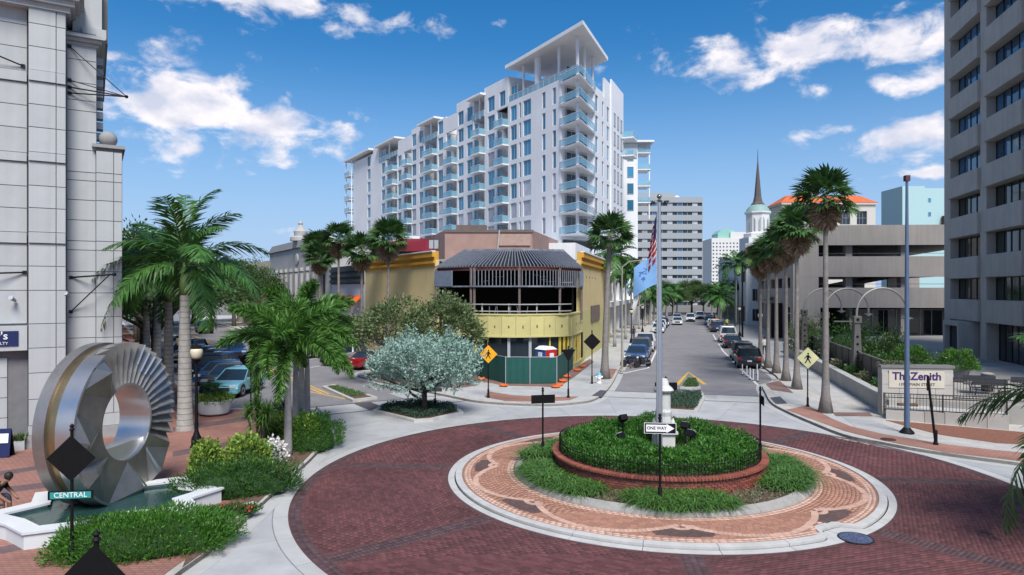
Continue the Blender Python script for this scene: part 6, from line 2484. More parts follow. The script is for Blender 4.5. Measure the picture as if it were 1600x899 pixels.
em.build('emblem', fl_mat('flag_emblem', (.08, .2, .5)), cf)['kind'] = 'stuff'


# ------------------------------------------------------------------ signs
M_signb = mat('sign_back', (.005, .005, .006), .75, var=.15, scale=5, spec=.2)
M_yellow = mat('warning_yellow', (.78, .36, .01), .5, var=.05)
M_lime = mat('warning_pale', (.62, .60, .33), .5, var=.05)


def post(t, h, r=.035, base=True):
    m = MB().tube([(0, 0, 0), (0, 0, h)], r, 10)
    m.build('post', M_blk, t, smooth='auto')
    if base:
        MB().lathe([(.1, 0), (.1, .06), (.06, .14), (.06, .5), (.04, .54)], n=12).build('base_sleeve', M_blk, t, smooth='auto')
    MB().lathe([(.045, h), (.06, h + .03), (.03, h + .07), (.055, h + .11), (.0, h + .17)], n=10).build('finial', M_blk, t, smooth='auto')


def diamond(t, s, z, front=None, y=-.045, th=.012, m=None):
    pl_ = [(0, -s), (s, 0), (0, s), (-s, 0)]
    MB().xprism([(p[0], p[1] + z) for p in pl_], y, y + th).build('sign_panel', m or M_signb, t)


def sign(nm, lab, loc, h, rz=0.0, cat='sign'):
    t = thing(nm, lab, cat, loc, rz)
    post(t, h)
    return t


def pedestrian(t, z, s, y):
    M_p = M_blk
    k = s / .6
    m = MB().lathe([(.0005, -.045), (.045, 0), (.0005, .045)], n=10)
    # walking figure in profile as one flat cut-out
    fig = [(-.02, .16), (.05, .17), (.09, .1), (.17, .0), (.14, -.03), (.06, .03), (.05, -.04), (.08, -.13), (.16, -.27), (.11, -.29), (.03, -.15), (-.02, -.1), (-.06, -.19), (-.13, -.29), (-.18, -.27), (-.1, -.14), (-.06, .0), (-.07, .06), (-.11, .02), (-.17, -.05), (-.2, -.02), (-.12, .08), (-.06, .15)]
    MB().xprism([(p[0] * k, p[1] * k + z) for p in fig], y - .004, y).build('pedestrian_symbol', M_p, t)
    hd = [(.01 * k + .05 * k * math.cos(a * .5236), .23 * k + z + .05 * k * math.sin(a * .5236)) for a in range(12)]
    MB().xprism(hd, y - .004, y).build('pedestrian_symbol', M_p, t)


for (px, py, zc, s, m, lab) in ((763, 622, 2.57, .55, M_yellow, 'orange-yellow diamond pedestrian crossing sign before the green site fence'), (1262, 636, 2.65, .6, M_lime, 'pale yellow diamond pedestrian crossing sign beside the tallest fan palm')):
    g = G(px, py, KERB)
    t = sign('crossing_sign', lab, g, zc + s + .02, math.atan2(-g.x, g.y) * .3)
    diamond(t, s, zc, m=M_signb)
    diamond(t, s * .97, zc, y=-.052, th=.006, m=m)
    pedestrian(t, zc, s, -.0525)
for (px, py, zc, s, lab) in ((925, 600, 2.85, .58, 'black back of a diamond sign near the hydrant'), (392, 640, 2.62, .6, 'black back of a diamond sign behind the spiky dracaena')):
    t = sign('warning_sign', lab, G(px, py, KERB), zc + s + .05)
    diamond(t, s, zc)
t = sign('yield_sign', 'black back of a downward triangle sign at the end of the site fence', G(888, 622, KERB), 2.9)
MB().xprism([(-.42, 2.85), (.42, 2.85), (0, 2.12)], -.05, -.038).build('sign_panel', M_signb, t)
g = Vector((-10.15, 15.5, KERB))
t = sign('street_name_sign', 'black diamond sign back with a green CENTRAL name plate over the low hedge', g, 3.05, .12)
diamond(t, .53, 2.55 - KERB)
MB().box(-.49, .49, -.06, -.045, 1.48, 1.68).build('name_plate', M_blk, t)
MB().box(-.44, .44, -.066, -.061, 1.505, 1.655).build('plate_face', mat('sign_teal', (.02, .26, .24), .5, var=.05), t)
link('sign_letters', text_mesh('CENTRAL', .165, 'sign_letters', mat('sign_white', (.75, .75, .75), .5), depth=.003, xs=1.0), t, (0, -.068, 1.582))
t = sign('warning_sign', 'black back of a diamond sign with round finial at the plaza tip', Vector((-5.72, 9.25, KERB)), 2.82)
diamond(t, .55, 2.25)
t = sign('street_name_sign', 'small green street name sign under the silvery tree', G(680, 640, .14), 1.15)
MB().box(-.36, .36, -.05, -.038, .95, 1.13).build('name_plate', mat('sign_green', (.01, .12, .07), .5), t)
MB().box(-.3, .3, -.054, -.051, 1.0, 1.08).build('sign_letters', mat('sign_dim_white', (.35, .4, .38), .5), t)
# one way signs of the island
def oneway(loc, rz, lab, front=False, zc=2.2, h=2.5):
    t = sign('one_way_sign', lab, loc, h, rz)
    y0 = -.055
    MB().box(-.46, .46, y0, y0 + .012, zc - .16, zc + .16).build('sign_panel', M_signb, t)
    if front:
        MB().box(-.455, .455, y0 - .004, y0 - .001, zc - .155, zc + .155).build('border', mat('sign_white', (.75, .75, .75), .5), t)
        MB().box(-.44, .44, y0 - .007, y0 - .0045, zc - .14, zc + .14).build('field', M_blk, t)
        MB().xprism([(-.4, zc - .1), (.18, zc - .1), (.18, zc - .13), (.4, zc), (.18, zc + .13), (.18, zc + .1), (-.4, zc + .1)], y0 - .010, y0 - .0075).build('arrow', MATS['sign_white'], t)
        link('sign_letters', text_mesh('ONE WAY', .125, 'sign_letters', M_blk, depth=.002, bold=.003, xs=.95), t, (-.1, y0 - .0105, zc))
    return t
oneway((4.26, 19.35, .22), RAD(-6), 'ONE WAY arrow sign pointing right in front of the planter', True, 2.24, 2.5)
oneway((1.16, 25.3, .22), RAD(12), 'black back of a one way sign beside the lilies towards the side street', zc=2.12, h=2.4)
oneway((9.2, 24.9, .22), RAD(80), 'one way sign seen edge on at the planter fence', zc=2.15, h=2.5)
oneway((6.35, 27.75, .22), RAD(0), 'black back of a one way sign behind the pedestal', zc=2.25, h=2.5)
for t_ in [o for o in COL.objects if o.name.startswith('one_way_sign') and abs(o.location.x - 9.2) > .1]:
    pass
# planter floodlights
def flood(loc, rz, lab, hgt):
    t = thing('floodlight', lab, 'floodlight', loc, rz)
    MB().tube([(0, 0, -.2), (0, 0, hgt)], .025, 8).build('stake', M_blk, t)
    MB().rbox((0, 0, hgt + .1), (.3, .22, .22), rx=RAD(-35)).build('housing', M_blk, t, bevel=.02)
    MB().rbox((0, .075, hgt + .19), (.26, .02, .16), rx=RAD(-35) + RAD(90)).build('lens', mat('lamp_lens', (.5, .55, .62), .1, var=0, spec=1), t)
for (dx, dy, h, rz, lab) in ((-1.05, .9, .95, .5, 'tall black floodlight behind the flagpole on the side street side'), (-1.35, -.35, .55, .9, 'low floodlight sunk in the shrubs by the arrow sign'), (1.05, .25, .8, -.6, 'floodlight over the mulch patch, the rear of a pair'), (.98, -.7, .72, -.9, 'floodlight over the mulch patch, the front of a pair')):
    flood((CEN.x + dx, CEN.y + dy, .72), rz, lab, h)


# ------------------------------------------------------------------ median islands
def median(lab, px_pts, fill, z=.15, name='median_island', sm=3):
    P = [tuple(G(x, y)[:2]) for x, y in px_pts]
    t = thing(name, lab, 'median', (*P[0], 0))
    n = len(P)
    ar = sum(P[i][0] * P[(i + 1) % n][1] - P[(i + 1) % n][0] * P[i][1] for i in range(n))
    if ar < 0: P = P[::-1]
    MB().strip(P, -.22, -.02, z, closed=True).build('kerb', M_kerbw, t, world=True)
    c = (sum(p[0] for p in P) / n, sum(p[1] for p in P) / n)
    Q = [(c[0] + (p[0] - c[0]) * .9, c[1] + (p[1] - c[1]) * .9) for p in P]
    MB().prism(Q, -.02, z - .02).build('soil', M_soil, t, world=True)
    return t, P, c


def cover(t, P, n, h, m, leaf=.1, seed=1, f=.86, aspect=.3):
    rng = np.random.default_rng(seed)
    c = np.mean(np.array(P), 0)
    xs = np.array(P)
    pts = []
    lo, hi = xs.min(0), xs.max(0)
    Pq = [(c[0] + (p[0] - c[0]) * f, c[1] + (p[1] - c[1]) * f) for p in P]
    while len(pts) < n:
        p = rng.uniform(lo, hi)
        if inside(p, Pq): pts.append(p)
    pts = np.array(pts)
    z = .13 + h * rng.uniform(.0, 1, n) ** .7 * (.7 + .3 * np.sin(pts[:, 0] * 5) * np.cos(pts[:, 1] * 4))
    V, Q = leaf_quads(np.column_stack([pts, z]), np.stack([rng.normal(0, .7, n), rng.normal(0, .7, n), np.ones(n)], 1), leaf, leaf * aspect, rng=rng)
    inv = np.array(t.matrix_basis.inverted())
    V = V @ inv[:3, :3].T + inv[:3, 3]
    link('ground_plants', np_mesh('ground_plants', V, Q, m), t)['kind'] = 'stuff'


M_gcov = mat('sea_green_cover', (.035, .075, .045), .6, var=0, island=.5)
M_grass = mat('lawn_leaf', (.05, .12, .025), .6, var=0, island=.4)
t, P, c = median('kerbed splitter island under the silvery tree', [(583, 645), (647, 661), (676, 659), (724, 648), (715, 640), (655, 631), (597, 637)], M_soil)
cover(t, P, 7000, .3, M_gcov, .13, 2)
t, P, c = median('narrow kerbed median with low plants on the side street', [(503, 607), (551, 629), (590, 624), (522, 604)], M_soil)
cover(t, P, 2200, .16, M_grass, .1, 3, f=.7)
t, P, c = median('kerbed median with grey green plants at the main street crossing', [(1040, 644), (1090, 647), (1101, 626), (1098, 616), (1043, 616)], M_soil)
cover(t, P, 5000, .26, M_gcov, .12, 4, f=.84)
t, P, c = median('small triangular grass median inside the yellow chevron', [(1063, 609), (1095, 609), (1088, 594), (1073, 594)], M_soil)
cover(t, P, 3000, .12, M_grass, .09, 5)
t, P, c = median('small kerbed median at the right exit', [(1760, 870), (1800, 900), (1880, 900), (1900, 850), (1830, 825)], M_soil)
p = Vector((c[0], c[1], .13))
royal_palm((c[0] - .75, c[1] + .1, .13), 2.0, 'palm beside the road exit whose frond reaches over the brick circle', 1, 1.15, .2, rz=2.2)

# ------------------------------------------------------------------ fountain and ring sculpture
M_steel = mat('brushed_steel', (.33, .315, .30), .45, .9, var=.18, scale=1.6, bump=.06, bscale=40, dirt=.2)
M_steel2 = mat('polished_steel', (.55, .55, .55), .3, .95, var=.08, scale=1.5)
M_blade = mat('dull_blade_steel', (.27, .255, .235), .62, .5, var=.2, scale=2, bump=.06, bscale=40, dirt=.2)
M_bronze = mat('bronze_band', (.33, .25, .14), .35, .9, var=.2, scale=1.5)
M_basin = mat('basin_white', (.56, .58, .59), .75, var=.06, scale=1.5, dirt=.12)
M_water = mat('pool_water', (.02, .055, .05), .04, var=.3, scale=1.2, bump=.5, bscale=7, spec=.8)


def fountain():
    zt = .56
    px = [(37, 832), (150, 818), (195, 806), (311, 796), (296, 778), (346, 762), (300, 757), (288, 745), (225, 752), (150, 760), (58, 770), (52, 785), (-40, 806), (10, 818)]
    P = [tuple(G(x, y, zt)[:2]) for x, y in px]
    c = Vector((sum(p[0] for p in P) / len(P), sum(p[1] for p in P) / len(P), KERB))
    t = thing('fountain_basin', 'white star shaped fountain basin holding green water under the steel ring', 'fountain', tuple(c))
    n = len(P)
    ar = sum(P[i][0] * P[(i + 1) % n][1] - P[(i + 1) % n][0] * P[i][1] for i in range(n))
    if ar < 0: P = P[::-1]
    MB().strip(P, -.34, KERB - .02, zt - .06, closed=True).build('basin_wall', M_basin, t, world=True)
    MB().strip(P, -.46, zt - .058, zt, closed=True, off=.05).build('coping', M_basin, t, world=True)
    c2 = c
    Q = [((p[0] - c.x) * .97 + c.x, (p[1] - c.y) * .97 + c.y) for p in P]
    MB().prism(Q, KERB - .01, KERB + .05).build('floor', M_basin, t, world=True)
    MB().prism([((p[0] - c.x) * .975 + c.x, (p[1] - c.y) * .975 + c.y) for p in P], KERB + .051, zt - .13).build('water', M_water, t, world=True)
    # splashing water where the jet falls back
    rng = random.Random(4)
    sp = MB()
    for k in range(70):
        x, y = -9.95 + rng.gauss(0, .32), 20.6 + rng.gauss(0, .22)
        sp.ball((x, y, zt - .12 + abs(rng.gauss(0, .05))), rng.uniform(.015, .05), 6, 4)
    sp.build('splash', mat('foam', (.6, .68, .68), .3, var=0, spec=.6), t, world=True)['kind'] = 'stuff'
    # dark inner walls
    return t


fountain()


def sculpture():
    C = Vector((-11.25, 19.7, 2.55)); nn = Vector((.997, -.08, 0)).normalized(); e = Vector((-nn.y, nn.x, 0)); up = Vector((0, 0, 1))
    t = thing('ring_sculpture', 'huge brushed steel ring sculpture with fanned blades and star facets', 'sculpture', (C.x, C.y, KERB))
    Ro, Ri = 2.33, 1.1
    pt = lambda r, a, ax: C + e * (r * math.cos(RAD(a))) + up * (r * math.sin(RAD(a))) + nn * ax
    A0, A1 = 118, -27          # fan of blades runs from A0 clockwise to A1; the star plate fills the rest
    B = lambda m, nm, mt, **k: m.build(nm, mt, t, world=True, **k)

    def band(r0, r1, ax0, ax1, a0, a1, n):
        m = MB(); vs_, fs = [], []
        for i in range(n + 1):
            a = a0 + (a1 - a0) * i / n
            vs_ += [pt(r0, a, ax0), pt(r1, a, ax0), pt(r1, a, ax1), pt(r0, a, ax1)]
        for i in range(n):
            for q in range(4):
                fs.append((4 * i + q, 4 * i + (q + 1) % 4, 4 * i + 4 + (q + 1) % 4, 4 * i + 4 + q))
        fs += [(0, 1, 2, 3), (4 * n + 3, 4 * n + 2, 4 * n + 1, 4 * n)]
        return m.add(vs_, fs)
    B(band(Ri + .03, Ro, -1.05, -.72, 0, 360, 96), 'back_ring', M_steel, smooth='auto')
    B(band(Ri + .05, Ro - .08, -.72, -.42, 0, 360, 96), 'bronze_band', M_bronze, smooth='auto')
    B(band(Ri, Ro, -.42, 0.0, A0, 360 + A1, 64), 'front_ring', M_steel, smooth='auto')
    B(band(Ro - .045, Ro + .02, -.4, .1, A0, A0 + 128, 36), 'rim_flange', M_steel2, smooth='auto')
    B(band(Ri + .01, Ro - .02, -.42, -.3, A1, A0, 48), 'blade_seat', M_steel, smooth='auto')
    B(band(Ri - .02, Ri + .05, -1.02, -.02, 0, 360, 72), 'bore_lining', M_steel2, smooth='auto')
    nb = 18
    for k in range(nb):
        a0 = A0 + (A1 - A0) * k / nb; a1 = A0 + (A1 - A0) * (k + 1) / nb
        lo, hi = -.27, -.06
        kink = 1.72 + .1 * math.sin(k * 1.7)
        m = MB()
        R0, R1 = Ri + .0, Ro + .02
        # blade: rises towards its trailing edge, with a step part way out
        vs_ = [pt(R0, a0, lo), pt(kink, a0, lo), pt(R1, a0, lo + .05), pt(R0, a1, hi - .06), pt(kink, a1, hi - .04), pt(R1, a1, hi + .06), pt(R0, a1, lo), pt(R1, a1, lo)]
        m.add(vs_, [(0, 1, 4, 3), (1, 2, 5, 4), (3, 4, 5, 7, 6), (0, 3, 6), (2, 7, 5)])
        B(m, 'blade', M_blade)
        am = a1 - .4
        if k > 4:
            m = MB()
            m.add([pt(kink - .06, a1, hi - .03), pt(kink + .55, a1, hi + .07), pt(kink + .55, a1 + .9, hi + .03), pt(kink - .06, a1 + .9, hi - .06)], [(0, 1, 2, 3)])
            B(m, 'blade_edge', M_steel2)
    # star facets
    for a, w, rin, hgt, off in ((135, 15, 1.18, .34, -9), (178, 17, 1.25, .3, 8), (222, 19, 1.2, .36, -10), (268, 20, 1.15, .36, 9), (312, 17, 1.2, .32, -8)):
        p0, p1, p2 = pt(rin, a, .005), pt(Ro - .02, a - w, .005), pt(Ro - .02, a + w, .005)
        pk = pt(Ro - .35, a + off, hgt)
        pm = pt(Ro - .01, a + off * .4, hgt * .35)
        B(MB().add([p0, p1, pk, p2, pm], [(0, 1, 2), (0, 2, 3), (1, 4, 2), (4, 3, 2)]), 'star_facet', M_steel)
        q = pt(Ro - .3, a + off * 1.15, hgt + .01)
        d = .07
        B(MB().add([p0 + nn * .02, q, q + nn * .02, pt(Ro - .34, a + off * 1.5, hgt * .9), pt(rin + .05, a + 2.5 * (1 if off > 0 else -1), .01)], [(0, 1, 3, 4)]), 'bright_facet', M_steel2)
    # crescent plate across the lower part of the bore
    seg = [pt(Ri + .02, a, -.12) for a in range(213, 328, 6)]
    seg2 = [pt(Ri + .02, a, -.55) for a in range(213, 328, 6)]
    m = MB(); n = len(seg)
    m.add(seg + seg2, [tuple(range(n)), tuple(reversed(range(n, 2 * n)))] + [(i, n + i, n + i + 1, i + 1) for i in range(n - 1)] + [(n - 1, 2 * n - 1, n, 0)])
    B(m, 'crescent_plate', mat('pale_steel', (.7, .7, .7), .38, .8, var=.06))
    # foot under water
    f = C - nn * .5
    MB().rbox((f.x, f.y, (.25 + KERB) / 2 + .1), (1.0, 1.6, .5), math.atan2(e.y, e.x) + math.pi / 2).build('foot', M_steel, t, world=True)


sculpture()

# ------------------------------------------------------------------ lamps and plaza furniture
M_globe = mat('lamp_globe', (.62, .57, .42), .35, var=.05)


def street_lamp(loc, lab, h=4.15, sc=1.0, group='black globe lamps'):
    t = thing('street_lamp', lab, 'street lamp', loc, 0, group, scale=sc)
    MB().lathe([(.24, 0), (.24, .08), (.2, .12), (.19, .4), (.13, .52), (.1, .62), (.075, .7), (.07, 1.0)], n=12).build('base', M_blk, t, smooth='auto')
    MB().tube([(0, 0, 1.0), (0, 0, h - .72)], [.065, .05], 12).build('post', M_blk, t, smooth='auto')
    MB().lathe([(.06, h - .74), (.15, h - .66), (.17, h - .6), (.1, h - .57)], n=14).build('cup', M_blk, t, smooth='auto')
    MB().lathe([(.13, h - .6), (.2, h - .5), (.24, h - .34), (.23, h - .24), (.2, h - .18)], n=16).build('globe', M_globe, t, smooth=True)
    MB().lathe([(.21, h - .18), (.23, h - .14), (.12, h - .06), (.03, h - .02), (.03, h + .03), (.0, h + .12)], n=14).build('cap', M_blk, t, smooth='auto')
    return t


street_lamp(G(307, 700, KERB), 'black globe lamp post standing free on the plaza bricks')
street_lamp(Vector((-16.3, 33.1, KERB)), 'black globe lamp post close behind the thick palm trunk')
street_lamp(Vector((-19.7, 38.6, KERB)), 'black globe lamp post beside the second ringed palm')
for i, (a, n) in enumerate(((82, -6.2), (104, -6.2), (72, 7.4), (98, 7.4))):
    p = UM * a + NM * n
    street_lamp((p.x, p.y, KERB), ['globe lamp by the banner arcade, first along it', 'globe lamp by the banner arcade, second along it', 'globe lamp at the garage side wall, first along it', 'globe lamp at the garage side wall, second along it'][i])

t = thing('round_planter', 'big round white bowl planter holding a small spiky palm', 'planter', G(335, 648, KERB))
MB().lathe([(.5, 0), (.72, .12), (.82, .45), (.84, .74), (.76, .76), (.74, .66), (.01, .64)], n=28).build('bowl', M_basin, t, smooth='auto')
link('foliage', shrub_mesh(51, .8, .8, .42, 2200, .12, M_varie, .35), t, (0, 0, .62))
me = CLUMP[0]
link('leaf_tuft', me, t, (-.1, 0, 1.35), 0, 1.0)
link('leaf_tuft', me, t, (.15, .1, 1.0), 2, .9)
MB().tube([(0, 0, .6), (-.1, 0, 1.4)], .04, 6).build('stem', M_bark, t)
t = thing('news_box', 'black newspaper box beside the round white planter', 'news box', G(322, 632, KERB))
MB().box(-.28, .28, -.22, .22, .2, 1.15).build('cabinet', M_blk, t, bevel=.02)
MB().box(-.2, .2, -.235, -.222, .55, 1.0).build('door', M_glassd, t)
MB().box(-.05, .05, -.05, .05, 0, .2).build('leg', M_blk, t)

# navy sandwich board at the frame edge
t = thing('sandwich_board', 'navy and white notice board standing by the shop front', 'notice board', G(2, 715, KERB), .2)
MB().rbox((0, 0, .55), (.6, .04, 1.05), rx=RAD(-8)).build('panel', mat('navy_sign', (.012, .02, .085), .4), t)
MB().rbox((0, -.028, .72), (.5, .008, .35), rx=RAD(-8)).build('notice', MATS['sign_white'], t)
MB().rbox((0, .22, .52), (.6, .03, 1.05), rx=RAD(12)).build('rear_leg', M_blk, t)

# ------------------------------------------------------------------ construction site
sf = thing('site_fence', 'green mesh construction fence wrapped round the corner of the yellow building', 'fence', G(800, 600, KERB))
M_mesh = mat('green_mesh', (.008, .075, .062), .7, var=.12, scale=2, bump=.3, bscale=6)


def site_fence():
    px = [(690, 578), (734, 586), (790, 600), (828, 600.5), (870, 600), (882, 588), (895, 577)]
    P = [G(x, y, KERB) for x, y in px]
    for i in range(len(P) - 1):
        a, b = P[i], P[i + 1]
        d = (b - a).normalized()
        m = MB(); n = 12
        vs_, fs = [], []
        nn = Vector((d.y, -d.x, 0))
        for k in range(n + 1):
            q = a.lerp(b, k / n) + nn * (.03 * math.sin(k * 1.9 + i))
            vs_ += [(q.x, q.y, q.z + .06), (q.x, q.y, q.z + .9), (q.x, q.y, q.z + 1.78)]
        for k in range(n):
            fs += [(3 * k, 3 * k + 3, 3 * k + 4, 3 * k + 1), (3 * k + 1, 3 * k + 4, 3 * k + 5, 3 * k + 2)]
        m.add(vs_, fs).build('mesh_panel', M_mesh, sf, world=True, smooth=True)
        MB().tube([(a.x, a.y, a.z), (a.x, a.y, a.z + 1.85)], .03, 8).build('fence_post', M_frame, sf, world=True)
        MB().tube([(a.x, a.y, a.z + 1.82), (b.x, b.y, b.z + 1.82)], .02, 6).build('top_rail', M_frame, sf, world=True)
    a = P[2].lerp(P[4], .42)
    MB().box(a.x - .25, a.x + .25, a.y - .08, a.y - .06, 1.45, 1.8).build('notice', mat('notice_pale', (.62, .5, .5), .6, var=.3, scale=9), sf, world=True)
    M_or = mat('orange_bag', (.62, .12, .02), .7, var=.2, scale=4)
    for i, (px_, py_) in enumerate(((738, 590), (752, 594), (787, 604), (873, 603), (880, 597), (886, 590), (902, 580), (910, 574), (868, 606))):
        g = G(px_, py_, KERB + .02)
        t = thing('sandbag', 'orange sandbag weighting the foot of the green site fence', 'sandbag', g, random.uniform(0, 3), 'orange sandbags')
        MB().ball((0, 0, .09), .3, 12, 7, sz=.3).build('bag', M_or, t, smooth=True)
        MB().tube([(.25, 0, .1), (.36, .02, .12)], [.05, .08], 7).build('tied_end', M_or, t, smooth=True)


site_fence()
g = G(868, 583, KERB)
g = Vector((2.5, 49.4, KERB))
t = thing('portable_toilet', 'red and blue portable toilet with a white roof behind the site fence', 'portable toilet', g, RAD(38))
MB().box(-.58, .58, -.58, .58, 0, .14).build('base', M_blk, t)
MB().box(-.55, .55, -.55, .55, .14, 2.0).build('body', mat('toilet_blue', (.03, .1, .3), .5, var=.08), t, bevel=.03)
MB().box(-.5, .54, -.585, -.552, .2, 1.98).build('door', mat('toilet_red', (.48, .02, .02), .5, var=.06), t)
MB().add([(-.6, -.6, 2.0), (.6, -.6, 2.0), (.6, .6, 2.0), (-.6, .6, 2.0), (-.2, -.55, 2.22), (.2, -.55, 2.22), (.2, .55, 2.22), (-.2, .55, 2.22)], [(0, 1, 5, 4), (1, 2, 6, 5), (2, 3, 7, 6), (3, 0, 4, 7), (4, 5, 6, 7)]).build('roof', MATS['sign_white'], t)
MB().box(-.15, .25, -.592, -.587, 1.35, 1.75).build('decal', MATS['sign_white'], t)
MB().box(-.592, -.552, -.2, .2, 1.5, 1.8).build('vent', MATS['sign_white'], t)

t = thing('fire_hydrant', 'white fire hydrant with a pale blue bonnet beside the leaning palm', 'hydrant', G(936, 599, KERB + .02))
MB().lathe([(.19, 0), (.19, .05), (.13, .07), (.13, .5), (.17, .52), (.17, .56)], n=14).build('barrel', MATS['sign_white'], t, smooth='auto')
MB().lathe([(.16, .56), (.15, .66), (.08, .74), (.04, .76), (.04, .82)], n=12).build('bonnet', mat('hydrant_blue', (.10, .35, .5), .5), t, smooth='auto')
MB().tube([(-.24, 0, .42), (.24, 0, .42)], .07, 10).build('side_caps', MATS['sign_white'], t)
MB().tube([(0, -.22, .38), (0, 0, .38)], .09, 10).build('front_cap', MATS['sign_white'], t)

for i, (px, py) in enumerate(((1160, 586), (1167, 589), (1172, 593), (1177, 595), (1184, 596), (1183, 586))):
    t = thing('delineator_post', 'white flexible post at the end of the parking bay', 'bollard', G(px, py, .01), 0, 'white delineator posts')
    MB().lathe([(.1, 0), (.1, .03), (.05, .05)], n=10).build('base', M_blk, t)
    MB().tube([(0, 0, .03), (0, 0, .82)], .042, 8).build('post', MATS['sign_white'], t, smooth='auto')

# ------------------------------------------------------------------ right terrace
M_lime2 = mat('terrace_limestone', (.40, .375, .34), .85, var=.1, scale=1.2, bump=.15, obj=.08, dirt=.25)
M_rlg = mat('bronze_railing', (.045, .038, .035), .5, .4, var=.1)
terr = [UM * 38.2 + NM * 11.2, UM * 84 + NM * 11.4, Vector((120, 92, 0)), Vector((120, 20, 0)), Vector((34, 27.2, 0)), Vector((23.5, 31.6, 0)), Vector((19.6, 33.9, 0))]
struct('terrace', MB().prism([(p.x, p.y) for p in terr], 0, TER), mat('terrace_paving', (.30, .285, .26), .85, var=.12, scale=.8, bump=.15, dirt=.3))
slab_field(COL.objects['terrace'], [(20.5, 35.2), (25, 33), (36, 29), (60, 30), (60, 62), (26.5, 58)], ANG_M, 2.4, 2.4, TER, mat('terrace_slab', (.36, .34, .31), .85, var=.12, scale=.8, obj=.1, dirt=.35), maxd=70)


